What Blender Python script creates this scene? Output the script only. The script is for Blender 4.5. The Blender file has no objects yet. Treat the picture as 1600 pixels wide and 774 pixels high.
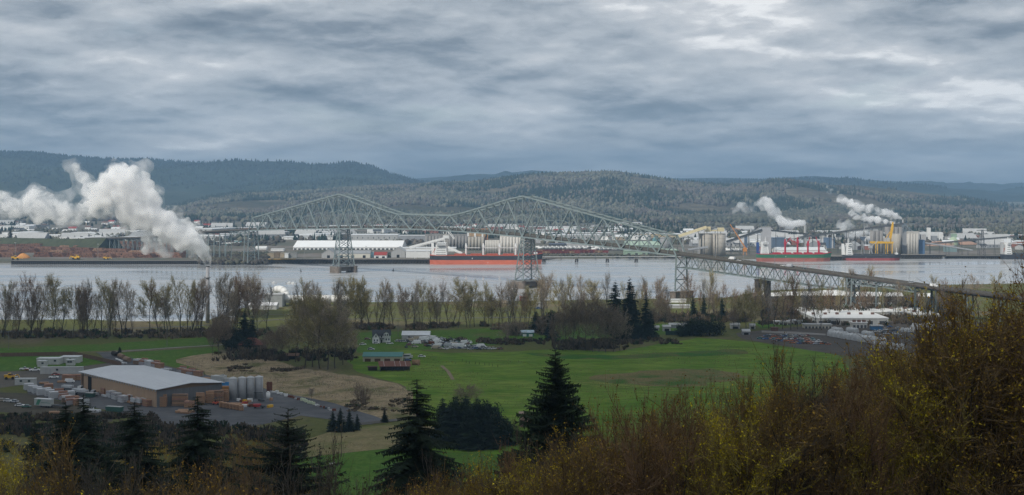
import bpy, math, random
import numpy as np
from mathutils import Vector, Matrix
R = math.radians
random.seed(7); rng = np.random.default_rng(7)
S = bpy.context.scene
COL = S.collection
# ---------------------------------------------------------------- camera, sky, sun, exposure
F, HY, CH = 2150.0, 289.0, 117.0          # focal length in photo pixels, horizon row, camera height (m) above the river
cam = bpy.data.objects.new('camera', bpy.data.cameras.new('camera')); COL.objects.link(cam)
cam.location = (0, 0, CH); cam.rotation_euler = (R(90), 0, 0)
cam.data.sensor_width = 36; cam.data.lens = 36*F/1600
cam.data.shift_y = -(387-HY)/1600
cam.data.clip_start = 1; cam.data.clip_end = 90000
S.camera = cam
S.view_settings.view_transform = 'Standard'; S.view_settings.look = 'None'
S.view_settings.exposure = 0; S.view_settings.gamma = 1
cy = S.cycles
cy.use_denoising = True; cy.denoising_prefilter = 'NONE'
cy.max_bounces = 14; cy.diffuse_bounces = 2; cy.glossy_bounces = 2; cy.transmission_bounces = 2
cy.transparent_max_bounces = 8; cy.volume_bounces = 12
cy.volume_step_rate = 1.0; cy.volume_max_steps = 256
cy.caustics_reflective = False; cy.caustics_refractive = False
cy.sample_clamp_indirect = 4
SUN_AZ = Vector((-0.62, -0.60, 0)).normalized(); SUN_EL = R(40)
SUN = Vector((SUN_AZ.x*math.cos(SUN_EL), SUN_AZ.y*math.cos(SUN_EL), math.sin(SUN_EL)))
sl = bpy.data.lights.new('sun', 'SUN'); sl.energy = 3.5; sl.angle = R(0.6); sl.color = (1, .955, .88)
so = bpy.data.objects.new('sun', sl); COL.objects.link(so)
so.rotation_euler = SUN.to_track_quat('Z', 'Y').to_euler(); so.location = (0, 0, 300)

SKY_SHIFT = (4.7, 1.4, 0.4)
W = bpy.data.worlds.new('World'); S.world = W; W.use_nodes = True
nt = W.node_tree; nt.nodes.clear()
class NT:                                   # tiny node-building helper
    def __init__(s, t): s.t = t
    def n(s, typ, **k):
        o = s.t.nodes.new(typ)
        ins = k.pop('i', {})
        for a, b in k.items(): setattr(o, a, b)
        for a, b in ins.items():
            if isinstance(b, bpy.types.NodeSocket): s.t.links.new(b, o.inputs[a])
            else: o.inputs[a].default_value = b
        return o
    def m(s, op, a, b=0.0, c=0.0, clamp=False):
        return s.n('ShaderNodeMath', operation=op, use_clamp=clamp, i={0: a, 1: b, 2: c}).outputs[0]
    def vm(s, op, a, b=(0, 0, 0)):
        return s.n('ShaderNodeVectorMath', operation=op, i={0: a, 1: b}).outputs[0]
    def noise(s, vec, scale, detail=4, rough=.5, dist=0, dim='3D', out=0):
        o = s.n('ShaderNodeTexNoise', noise_dimensions=dim, i={'Vector': vec, 'Scale': scale, 'Detail': detail, 'Roughness': rough, 'Distortion': dist})
        return o.outputs[out]
    def ramp(s, fac, stops, interp='LINEAR'):
        o = s.n('ShaderNodeValToRGB', i={0: fac}); o.color_ramp.interpolation = interp
        e = o.color_ramp.elements
        while len(e) < len(stops): e.new(.5)
        for k, (p, c) in zip(e, stops):
            k.position = p; k.color = (c, c, c, 1) if isinstance(c, (int, float)) else (*c, 1)
        return o.outputs[0]
    def mix(s, f, a, b, typ='MIX'):
        o = s.n('ShaderNodeMix', data_type='RGBA', blend_type=typ)
        for k, v in ((0, f), (6, a), (7, b)):
            if isinstance(v, bpy.types.NodeSocket): s.t.links.new(v, o.inputs[k])
            elif k and not isinstance(v, (int, float)): o.inputs[k].default_value = (*v[:3], 1)
            else: o.inputs[k].default_value = v
        return o.outputs[2]
h = NT(nt)
dirv = h.n('ShaderNodeTexCoord').outputs['Generated']
sep = h.n('ShaderNodeSeparateXYZ', i={0: dirv}).outputs
dz = h.m('MAXIMUM', sep[2], 0.0)
vz = h.m('ADD', h.m('MULTIPLY', dz, 2.7), h.m('MULTIPLY', h.m('LOGARITHM', h.m('ADD', dz, .022), 2.718), .085))   # rolls of cloud, closer together towards the horizon
P = h.n('ShaderNodeCombineXYZ', i={0: sep[0], 1: sep[1], 2: vz}).outputs[0]
Ps = h.vm('ADD', P, SKY_SHIFT)
wob = h.noise(Ps, 26.0, 4, .55, 0, out=1)
P2 = h.vm('ADD', Ps, h.vm('MULTIPLY', h.vm('SUBTRACT', wob, (.5, .5, .5)), (.030, .030, .022)))
n_big = h.noise(h.vm('MULTIPLY', Ps, (1, 1, 1.2)), 3.4, 2, .5, .2)
n1 = h.noise(P2, 6.6, 8, .56, .0)
n2 = h.noise(h.vm('ADD', P2, (0, 0, .030)), 6.6, 3, .50, .0)
n3 = h.noise(h.vm('ADD', P2, (4.1, 2.2, 7)), 21.0, 7, .60, .0)
n4 = h.noise(h.vm('ADD', P2, (4.1, 2.2, 7.014)), 21.0, 3, .50, .0)
heap = h.ramp(n1, [(.43, 0), (.50, 1)])                      # where a lower roll of cloud stands in front
relief = h.m('ADD', h.m('MULTIPLY', h.m('SUBTRACT', n1, n2), 2.2), h.m('MULTIPLY', h.m('SUBTRACT', n3, n4), .75))
base = h.m('ADD', h.m('MULTIPLY', h.m('SUBTRACT', n_big, .5), 1.5), h.m('MULTIPLY', heap, -.17))
shade = h.m('ADD', h.m('ADD', base, relief), 0.60)
hz = h.ramp(sep[2], [(0.0, 0.44), (0.010, .64), (0.022, .90), (0.040, 1.0), (.09, 1)])      # bases of far clouds merge to blue grey
shade = h.m('MULTIPLY', shade, hz)
# the brighter break in the cloud towards the north-east
gl = h.vm('SUBTRACT', dirv, (0.338, 0.939, 0.060))
gs = h.n('ShaderNodeSeparateXYZ', i={0: gl}).outputs
g2 = h.m('ADD', h.m('POWER', h.m('MULTIPLY', h.m('ABSOLUTE', gs[0]), 9.0), 2.0), h.m('POWER', h.m('MULTIPLY', h.m('ABSOLUTE', gs[2]), 55.0), 2.0))
glow = h.m('MULTIPLY', h.m('POWER', 2.718, h.m('MULTIPLY', g2, -1.0)), h.m('ADD', h.m('MULTIPLY', n1, 1.6), .1), clamp=True)
shade = h.m('ADD', shade, h.m('MULTIPLY', glow, .75), clamp=True)
ccol = h.ramp(shade, [(0, (1.15, 1.45, 1.8)), (.22, (1.7, 2.0, 2.37)), (.42, (2.55, 2.84, 3.18)), (.62, (3.4, 3.66, 3.95)), (.82, (4.4, 4.55, 4.75)), (1, (6.4, 6.45, 6.5))])
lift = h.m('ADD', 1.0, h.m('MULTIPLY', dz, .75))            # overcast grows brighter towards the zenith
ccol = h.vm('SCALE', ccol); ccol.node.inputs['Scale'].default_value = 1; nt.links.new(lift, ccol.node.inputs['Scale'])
sky = h.n('ShaderNodeTexSky', sky_type='NISHITA', sun_disc=False, sun_elevation=SUN_EL, sun_rotation=math.atan2(SUN_AZ.x, SUN_AZ.y)).outputs[0]
gap = h.ramp(h.noise(h.vm('ADD', P, (7, 9, 3)), 6.0, 5), [(.62, 0), (.8, .4)])
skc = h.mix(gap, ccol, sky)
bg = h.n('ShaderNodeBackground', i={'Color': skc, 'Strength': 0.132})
nt.links.new(bg.outputs[0], h.n('ShaderNodeOutputWorld').inputs[0])
W.cycles.sampling_method = 'MANUAL'; W.cycles.sample_map_resolution = 512

# ---------------------------------------------------------------- helpers
def at(px, py, z=3.0):                     # photo pixel on the level z -> point in the place
    D = F*(CH-z)/(py-HY); return Vector(((px-800)*D/F, D, z))
def ray(px, py, D):                        # photo pixel at distance D -> point
    return Vector(((px-800)*D/F, D, CH-(py-HY)*D/F))
def smooth(t): t = np.clip(t, 0, 1); return t*t*(3-2*t)
_tab = rng.random((256, 256))
def vnoise(x, y):
    xi, yi = np.floor(x).astype(int), np.floor(y).astype(int); fx, fy = smooth(x-xi), smooth(y-yi)
    g = lambda a, b: _tab[a % 256, b % 256]
    return (g(xi, yi)*(1-fx)+g(xi+1, yi)*fx)*(1-fy)+(g(xi, yi+1)*(1-fx)+g(xi+1, yi+1)*fx)*fy
def fbm(x, y, o=4):
    x = np.asarray(x, float); y = np.asarray(y, float); s = 0; a = .5
    for k in range(o): s = s+a*vnoise(x+k*17.3, y+k*9.1); x = x*2.03; y = y*2.03; a *= .5
    return s/(1-.5**o)

MATS = {}
def mat(name, col, rough=.8, var=.25, scale=1.0, bump=0.0, col2=None, metal=0.0, detail=5, spec=.3, stretch=None, thr=None, attr=None, coord='Object'):
    """Procedural surface: base colour broken up by noise of `scale` per metre; bump in metres-ish."""
    if name in MATS: return MATS[name]
    m = bpy.data.materials.new(name); m.use_nodes = True; t = m.node_tree; t.nodes.clear(); g = NT(t)
    v = g.n('ShaderNodeTexCoord').outputs['Object'] if coord == 'Object' else g.n('ShaderNodeNewGeometry').outputs['Position']
    if stretch: v = g.vm('MULTIPLY', v, stretch)
    n = g.noise(v, scale, detail, .6)
    if col2 is None: col2 = [c*(1-var) for c in col]
    lo, hi = thr or (.3, .7)
    c = g.ramp(n, [(lo, tuple(col2)), (hi, tuple(min(1, q*(1+var*.4)) for q in col))])
    nf = g.noise(v, scale*7.3, 3, .6)
    c = g.mix(1.0, c, g.ramp(nf, [(.25, 1-var*.7), (.75, 1.0+var*.3)]), 'MULTIPLY')
    if attr: c = g.mix(1.0, c, g.n('ShaderNodeAttribute', attribute_name=attr).outputs[0], 'MULTIPLY')
    b = g.n('ShaderNodeBsdfPrincipled', i={'Base Color': c, 'Roughness': rough, 'Metallic': metal, 'Specular IOR Level': spec})
    if bump: t.links.new(g.n('ShaderNodeBump', i={'Height': n, 'Distance': bump, 'Strength': 1.0}).outputs[0], b.inputs['Normal'])
    t.links.new(b.outputs[0], g.n('ShaderNodeOutputMaterial').inputs[0])
    MATS[name] = m; return m

def npmesh(name, v, f, mats=(), mi=None, col=None, smooth_=False):
    """Fast mesh from numpy: v (n,3); f (m,3) or (m,4) index array, or list of such arrays."""
    me = bpy.data.meshes.new(name)
    fs = f if isinstance(f, list) else [f]
    fs = [np.asarray(a, dtype=np.int32) for a in fs if len(a)]
    v = np.asarray(v, dtype=np.float32)
    tot = np.concatenate([np.full(len(a), a.shape[1], np.int32) for a in fs]); flat = np.concatenate([a.ravel() for a in fs])
    st = np.concatenate([[0], np.cumsum(tot)[:-1]]).astype(np.int32)
    me.vertices.add(len(v)); me.vertices.foreach_set('co', v.ravel())
    me.loops.add(len(flat)); me.loops.foreach_set('vertex_index', flat)
    me.polygons.add(len(tot)); me.polygons.foreach_set('loop_start', st); me.polygons.foreach_set('loop_total', tot)
    for m in mats: me.materials.append(m)
    if mi is not None: me.polygons.foreach_set('material_index', np.asarray(mi, np.int32))
    if smooth_: me.polygons.foreach_set('use_smooth', np.ones(len(tot), bool))
    me.update(calc_edges=True)
    if col is not None:
        a = me.color_attributes.new('tint', 'FLOAT_COLOR', 'POINT')
        c = np.ones((len(v), 4), np.float32); c[:, :3] = col; a.data.foreach_set('color', c.ravel())
    return me

class MB:
    """Collects solid primitives into one mesh."""
    def __init__(s): s.v = []; s.f = []; s.m = []; s.cur = 0
    def mi(s, k): s.cur = k; return s
    def add(s, vs, fs):
        o = len(s.v); s.v += [tuple(p) for p in vs]; s.f += [tuple(i+o for i in q) for q in fs]; s.m += [s.cur]*len(fs); return s
    def box(s, c, d, rz=0.0, M=None):
        x, y, z = (q/2 for q in d); ca, sa = math.cos(rz), math.sin(rz); vs = []
        for sx, sy, sz in ((-1,-1,-1),(1,-1,-1),(1,1,-1),(-1,1,-1),(-1,-1,1),(1,-1,1),(1,1,1),(-1,1,1)):
            p = Vector((sx*x, sy*y, sz*z))
            p = M @ p if M else Vector((p.x*ca-p.y*sa, p.x*sa+p.y*ca, p.z))
            vs.append((c[0]+p.x, c[1]+p.y, c[2]+p.z))
        return s.add(vs, [(0,3,2,1),(4,5,6,7),(0,1,5,4),(1,2,6,5),(2,3,7,6),(3,0,4,7)])
    def bb(s, x0, x1, y0, y1, z0, z1): return s.box(((x0+x1)/2, (y0+y1)/2, (z0+z1)/2), (x1-x0, y1-y0, z1-z0))
    def beam(s, p, q, w=.5, hh=None):
        p, q = Vector(p), Vector(q); d = q-p; L = d.length
        if L < 1e-4: return s
        d /= L; u = Vector((0, 0, 1)) if abs(d.z) < .95 else Vector((0, 1, 0)); a = d.cross(u).normalized(); b = a.cross(d)
        hh = w if hh is None else hh; a *= w/2; b *= hh/2
        return s.add([p-a-b, p+a-b, p+a+b, p-a+b, q-a-b, q+a-b, q+a+b, q-a+b], [(0,1,2,3),(7,6,5,4),(0,4,5,1),(1,5,6,2),(2,6,7,3),(3,7,4,0)])
    def cyl(s, p, q, r1, r2=None, n=10, cap=True):
        p, q = Vector(p), Vector(q); d = (q-p).normalized(); u = Vector((0, 0, 1)) if abs(d.z) < .95 else Vector((0, 1, 0))
        a = d.cross(u).normalized(); b = a.cross(d); r2 = r1 if r2 is None else r2; vs = []
        for c, r in ((p, r1), (q, r2)):
            for i in range(n):
                t = 2*math.pi*i/n; vs.append(c+a*(r*math.cos(t))+b*(r*math.sin(t)))
        fs = [(i, i+n, (i+1) % n+n, (i+1) % n) for i in range(n)]
        if cap: fs += [tuple(range(n)), tuple(range(2*n-1, n-1, -1))]
        return s.add(vs, fs)
    def loft(s, secs, close=False, cap=True):
        n = len(secs[0]); vs = [p for c in secs for p in c]; fs = []
        for k in range(len(secs)-1):
            for i in range(n): fs.append((k*n+i, k*n+(i+1) % n, (k+1)*n+(i+1) % n, (k+1)*n+i))
        if cap: fs += [tuple(range(n-1, -1, -1)), tuple(range((len(secs)-1)*n, len(secs)*n))]
        return s.add(vs, fs)
    def gable(s, x0, x1, y0, y1, z0, z1, axis='x', over=0.4, th=.25):
        """Pitched roof over the rectangle, ridge along axis."""
        if axis == 'x':
            ym = (y0+y1)/2
            for a, b in ((y0-over, ym), (y1+over, ym)):
                zo = z0-(z1-z0)*over/abs(ym-y0)
                q = [(x0-over, a, zo), (x1+over, a, zo), (x1+over, b, z1), (x0-over, b, z1)]
                s.add(q+[(p[0], p[1], p[2]+th) for p in q], [(0,3,2,1),(4,5,6,7),(0,1,5,4),(1,2,6,5),(2,3,7,6),(3,0,4,7)])
        else:
            xm = (x0+x1)/2
            for a, b in ((x0-over, xm), (x1+over, xm)):
                zo = z0-(z1-z0)*over/abs(xm-x0)
                q = [(a, y0-over, zo), (a, y1+over, zo), (b, y1+over, z1), (b, y0-over, z1)]
                s.add(q+[(p[0], p[1], p[2]+th) for p in q], [(0,3,2,1),(4,5,6,7),(0,1,5,4),(1,2,6,5),(2,3,7,6),(3,0,4,7)])
        return s
    def gwall(s, x0, x1, y0, y1, z0, zr, axis='x'):
        """triangular gable ends closing the roof."""
        if axis == 'x':
            ym = (y0+y1)/2
            for x in (x0, x1-.2): s.add([(x, y0, z0), (x, y1, z0), (x, ym, zr), (x+.2, y0, z0), (x+.2, y1, z0), (x+.2, ym, zr)], [(0,1,2),(5,4,3),(0,2,5,3),(1,4,5,2),(0,3,4,1)])
        else:
            xm = (x0+x1)/2
            for y in (y0, y1-.2): s.add([(x0, y, z0), (x1, y, z0), (xm, y, zr), (x0, y+.2, z0), (x1, y+.2, z0), (xm, y+.2, zr)], [(2,1,0),(3,4,5),(0,3,5,2),(2,5,4,1),(0,1,4,3)])
        return s
    def mesh(s, name, mats, smooth_=False):
        me = bpy.data.meshes.new(name); me.from_pydata(s.v, [], s.f)
        for m in (mats if isinstance(mats, (list, tuple)) else [mats]): me.materials.append(m)
        if any(s.m): me.polygons.foreach_set('material_index', s.m)
        if smooth_: me.polygons.foreach_set('use_smooth', [len(f) < 6 for f in s.f])
        me.update(); return me

def link(name, data, parent=None, loc=(0, 0, 0), rz=0.0, sc=1.0):
    o = bpy.data.objects.new(name, data); COL.objects.link(o); o.location = loc; o.rotation_euler = (0, 0, rz)
    o.scale = (sc, sc, sc) if isinstance(sc, (int, float)) else sc
    if parent: o.parent = parent
    return o
def tag(o, label=None, cat=None, group=None, kind=None):
    if label: o['label'] = label
    if cat: o['category'] = cat
    if group: o['group'] = group
    if kind: o['kind'] = kind
    return o
def thing(name, label, cat, loc=(0, 0, 0), rz=0.0, group=None, sc=1.0):
    return tag(link(name, None, None, loc, rz, sc), label, cat, group)
def part(name, mb, mats, parent, loc=(0, 0, 0), rz=0.0, label=None, sm=False):
    o = link(name, mb.mesh(name, mats, sm) if isinstance(mb, MB) else mb, parent, loc, rz)
    if label: o['label'] = label
    return o
def solo(name, mb, mats, label, cat, loc=(0, 0, 0), rz=0.0, group=None, sm=False, sc=1.0):
    return tag(link(name, mb.mesh(name, mats, sm) if isinstance(mb, MB) else mb, None, loc, rz, sc), label, cat, group)
def struct(name, data, mats=None, loc=(0, 0, 0)):
    return tag(link(name, data.mesh(name, mats) if isinstance(data, MB) else data, None, loc), kind='structure')
KIDS = {}
def dup(root, loc, rz=0.0, sc=1.0, label=None, group=None, cat=None):
    r = root.copy(); COL.objects.link(r); r.location = loc; r.rotation_euler = (0, 0, rz); r.scale = (sc, sc, sc) if isinstance(sc, (int, float)) else sc
    if label: r['label'] = label
    if group: r['group'] = group
    if cat: r['category'] = cat
    if root.name not in KIDS: KIDS[root.name] = [(c, list(c.children)) for c in root.children]
    for ch, gs in KIDS[root.name]:
        c = ch.copy(); COL.objects.link(c); c.parent = r
        for g in gs: d = g.copy(); COL.objects.link(d); d.parent = c
    return r
class Kind:
    """First placement builds the thing, later ones copy it."""
    def __init__(s, make): s.make = make; s.o = None
    def put(s, loc, rz=0.0, sc=1.0, label=None, group=None):
        if s.o is None:
            s.o = s.make(); o = s.o; o.location = loc; o.rotation_euler = (0, 0, rz); o.scale = (sc, sc, sc) if isinstance(sc, (int, float)) else sc
            if label: o['label'] = label
            if group: o['group'] = group
            return o
        return dup(s.o, loc, rz, sc, label, group)
# ---------------------------------------------------------------- ground, river, hills
SH = [(0,503),(60,503),(120,502),(200,505),(330,504),(360,492),(400,479),(430,476),(640,475),(800,473),(1000,470),(1060,469),(1130,468),(1170,461),(1200,456),(1300,452),(1450,448),(1600,445)]
FS = [(-200,411.5),(0,411.5),(306,411),(318,413),(345,412.5),(405,412),(420,409.5),(670,409.5),(840,408),(870,405),(1060,404),(1090,405),(1180,405.5),(1300,404.5),(1410,403.5),(1420,402.3),(1600,402.3),(1900,402)]
def curve(pts, z=0.0):
    q = [at(a, b, z) for a, b in pts]; return np.array([p.x for p in q]), np.array([p.y for p in q])
_sx, _sy = curve(SH); _fx, _fy = curve(FS)
def ys(x): return np.interp(x, _sx, _sy)+8*(fbm(x/60.0, x*0+3.0, 3)-.5)
def yf(x): return np.interp(x, _fx, _fy)+5*(fbm(x/40.0, x*0+7.0, 3)-.5)
def hill_z(x, y):
    D = np.hypot(x, np.maximum(y, 0.0)*1.0); th = np.arctan2(x, np.maximum(y, 1e-3)+60)
    Dp = np.interp(th, [-1.2, -.5, -.3, -.12, -.02, .05, .13, .2, .3, .36, .7, 1.3], [900, 520, 470, 430, 440, 500, 590, 690, 800, 900, 1400, 1800])
    z = 110*np.clip(1-D/Dp, 0, 1)**1.26
    rz = 5*(fbm(x/45.0, y/45.0, 4)-.5)*smooth(z/25.0)*smooth((D-10)/80)
    return z+rz
def land_z(x, y):
    x = np.asarray(x, float); y = np.asarray(y, float)
    z = 3.0+hill_z(x, y)+.5*(fbm(x/70, y/70, 3)-.5)*smooth((y-500)/200)*0
    # levee-like slope to the river on the near side, low bank on the far side
    near = smooth((ys(x)-y)/14.0); far = smooth((y-yf(x))/9.0)
    bank = np.where(y < (ys(x)+yf(x))/2, near, far)
    return -3.5+(z+3.5)*bank
def gz(x, y): return float(land_z(x, y))

_xs = np.unique(np.concatenate([np.arange(-900, 901, 14), np.arange(-260, 261, 5), np.sign(np.linspace(-1, 1, 41))*(900+np.abs(np.linspace(-1, 1, 41))**3*18500)]))
rows = np.concatenate([np.linspace(-400, 0, 8)[:-1], np.arange(0, 620, 5), np.arange(620, 900, 20)])
gy = [np.full_like(_xs, r) for r in rows]
Y0, Y1 = ys(_xs), yf(_xs)
Y1 = np.maximum(Y1, Y0+200)
for t in (.25, .5, .75): gy.append(900+(Y0-40-900)*t)
for d in np.arange(-40, 13, 2.5): gy.append(Y0+d)
for t in (.25, .5, .75): gy.append(Y0+12+(Y1-Y0-24)*t)
for d in np.arange(-12, 16, 2.5): gy.append(Y1+d)
for r in (2300, 2600, 3000, 3500, 4200, 5500, 7000, 9000, 12500, 18500): gy.append(np.full_like(_xs, r))
GY = np.array(gy); GX = np.broadcast_to(_xs, GY.shape); GZ = land_z(GX, GY)
GZ[-8:] = 3.0; GZ[:, :][(GY > 2300)] = 3.0
def gridmesh(name, X, Y, Z, mats, sm=True, col=None):
    nr, nc = X.shape; i = np.arange(nr*nc).reshape(nr, nc)
    f = np.stack([i[:-1, :-1], i[:-1, 1:], i[1:, 1:], i[1:, :-1]], -1).reshape(-1, 4)
    return npmesh(name, np.stack([X, Y, Z], -1).reshape(-1, 3), f, mats, smooth_=sm, col=col)

def ground_mat():
    m = bpy.data.materials.new('grass and bare earth'); m.use_nodes = True; t = m.node_tree; t.nodes.clear(); g = NT(t)
    pos = g.n('ShaderNodeNewGeometry').outputs['Position']; s = g.n('ShaderNodeSeparateXYZ', i={0: pos}).outputs
    n = g.noise(pos, .012, 6, .6); nf = g.noise(pos, .35, 5, .65)
    olive = g.mix(g.ramp(nf, [(.35, 0), (.65, 1)]), (.070, .080, .022), (.115, .115, .035))
    dry = g.mix(g.ramp(nf, [(.4, 0), (.6, 1)]), (.11, .085, .05), (.17, .135, .085))
    near = g.mix(g.ramp(n, [(.52, 0), (.62, .8)]), olive, dry)
    litter = g.mix(nf, (.022, .017, .010), (.05, .035, .018))
    near = g.mix(g.ramp(g.m('DIVIDE', s[2], 30.0), [(.1, 0), (.45, 1)]), near, litter)
    n3 = g.noise(pos, .008, 7, .7)
    far = g.ramp(n3, [(.35, (.07, .075, .06)), (.47, (.10, .10, .075)), (.55, (.15, .13, .11)), (.68, (.20, .19, .18))])
    c = g.mix(g.ramp(g.m('DIVIDE', s[1], 4000.0), [(.42, 0), (.46, 1)]), near, far)
    mud = g.ramp(g.m('DIVIDE', g.m('ADD', s[2], g.m('MULTIPLY', nf, 1.2)), 3.0), [(.35, 1), (.6, 0)])
    c = g.mix(mud, c, (.10, .09, .07))
    b = g.n('ShaderNodeBsdfPrincipled', i={'Base Color': c, 'Roughness': .95, 'Specular IOR Level': .1})
    t.links.new(g.n('ShaderNodeBump', i={'Height': nf, 'Distance': .25}).outputs[0], b.inputs['Normal'])
    t.links.new(b.outputs[0], g.n('ShaderNodeOutputMaterial').inputs[0]); return m
struct('ground', gridmesh('ground', GX, GY, GZ, [ground_mat()]))

def water_mat():
    m = bpy.data.materials.new('river water'); m.use_nodes = True; t = m.node_tree; t.nodes.clear(); g = NT(t)
    pos = g.n('ShaderNodeNewGeometry').outputs['Position']
    st = g.vm('MULTIPLY', pos, (.10, .55, 1)); swirl = g.noise(g.vm('MULTIPLY', pos, (.0035, .016, 1)), 1.0, 5, .55, .6)
    w = g.m('ADD', g.noise(st, .55, 4, .6), g.m('MULTIPLY', g.noise(pos, .9, 3, .6), .4))
    rough = g.ramp(swirl, [(.40, .08), (.60, .30)])
    b = g.n('ShaderNodeBsdfPrincipled', i={'Base Color': (.36, .365, .365, 1), 'Roughness': rough, 'IOR': 1.4, 'Specular IOR Level': .5})
    t.links.new(g.n('ShaderNodeBump', i={'Height': w, 'Distance': .22, 'Strength': g.ramp(swirl, [(.40, .06), (.60, .75)])}).outputs[0], b.inputs['Normal'])
    t.links.new(b.outputs[0], g.n('ShaderNodeOutputMaterial').inputs[0]); return m
wx = np.array([-12000, -2500, -900, 0, 900, 2500, 12000.]); wy = np.array([1050, 1400, 1800, 2300.])
struct('river_water', gridmesh('river_water', *np.meshgrid(wx, wy), np.zeros((4, 7)), [water_mat()]))

# distant hills: (name, ridge rows in the photo, ridge distance, foot distance, far foot, tree height, ...)
RIDGES = {
 'near_hills': ([(150,345),(230,330),(280,321),(330,309),(372,303),(420,303),(500,299),(540,296),(600,292),(660,290),(730,288),(790,281),(850,275),(900,273),(960,272),(1000,278),(1060,286),(1120,291),(1180,291),(1205,284),(1240,284),(1280,289),(1340,290),(1400,297),(1470,306),(1540,316),(1600,324),(1700,330)], 6600, 4300, 8200),
 'blue_hills': ([(-200,240),(0,239),(60,240),(110,245),(180,249),(260,252),(330,255),(400,257),(470,258),(540,261),(580,265),(620,274),(660,284),(720,287),(780,283),(830,277),(900,282),(980,287),(1100,284),(1180,283),(1260,279),(1320,281),(1400,288),(1480,294),(1560,300),(1640,300),(1800,300)], 11500, 5600, 13000),
 'far_mountains': ([(-300,275),(300,275),(640,280),(700,276),(760,274),(800,270),(835,266),(880,271),(960,277),(1060,279),(1130,278),(1200,280),(1270,275),(1350,281),(1450,286),(1520,286),(1600,290),(1900,290)], 15500, 13000, 18300)}
HG = {}
def hills(name, amp, n_t, n_d):
    pts, Dr, Db, De = RIDGES[name]
    px = np.array([p[0] for p in pts]); py = np.array([p[1] for p in pts])
    lo, hi = px[0]-500, px[-1]+500
    P_ = np.linspace(lo, hi, n_t); rd = np.concatenate([np.linspace(Db, Dr, n_d), np.linspace(Dr, De, n_d//3)[1:]])
    PX, DD = np.meshgrid(P_, rd)
    zr = CH-(np.interp(PX, px, py)-HY)*Dr/F
    X = (PX-800)/F*DD
    tt = np.where(DD < Dr, (DD-Db)/(Dr-Db), 1-(DD-Dr)/(De-Dr))
    nz = fbm(X/900+40, DD/1100, 5)-.5; gul = np.abs(fbm(X/520+9, DD/1500+5, 4)-.5)*2
    side = smooth((PX-lo)/400)*smooth((hi-PX)/400)
    Z = 3+(zr-3)*smooth(tt*1.02)**.9*side
    Z += amp*(nz*1.3-gul*.7)*np.sin(np.pi*np.clip(tt, 0, 1))**.8*side
    Z[0] = 2.0; Z[-1] = 2.0
    return X, DD, Z
def forest_mat(name, a, b, c, sc):
    m = bpy.data.materials.new(name); m.use_nodes = True; t = m.node_tree; t.nodes.clear(); g = NT(t)
    pos = g.n('ShaderNodeNewGeometry').outputs['Position']
    n = g.noise(pos, sc, 8, .65, .5); nf = g.noise(pos, sc*14, 5, .75)
    cc = g.ramp(g.m('ADD', g.m('MULTIPLY', n, .7), g.m('MULTIPLY', nf, .3)), [(.38, a), (.5, b), (.6, c)])
    bs = g.n('ShaderNodeBsdfPrincipled', i={'Base Color': cc, 'Roughness': 1.0, 'Specular IOR Level': .05})
    t.links.new(g.n('ShaderNodeBump', i={'Height': nf, 'Distance': 14.0}).outputs[0], bs.inputs['Normal'])
    t.links.new(bs.outputs[0], g.n('ShaderNodeOutputMaterial').inputs[0]); return m
for nm, amp, nt_, nd_, mm in (('near_hills', 60, 420, 90, forest_mat('hill floor', (.035, .045, .025), (.08, .07, .05), (.17, .145, .10), .0016)),
                      ('blue_hills', 150, 420, 60, forest_mat('conifer hills', (.012, .022, .012), (.022, .034, .018), (.04, .05, .03), .0008)),
                      ('far_mountains', 260, 160, 30, forest_mat('mountains', (.02, .03, .02), (.03, .04, .025), (.06, .06, .05), .0006))):
    X, Y, Z = hills(nm, amp, nt_, nd_); HG[nm] = (X, Y, Z)
    struct(nm, gridmesh(nm, X, Y, Z, [mm]))

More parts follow.
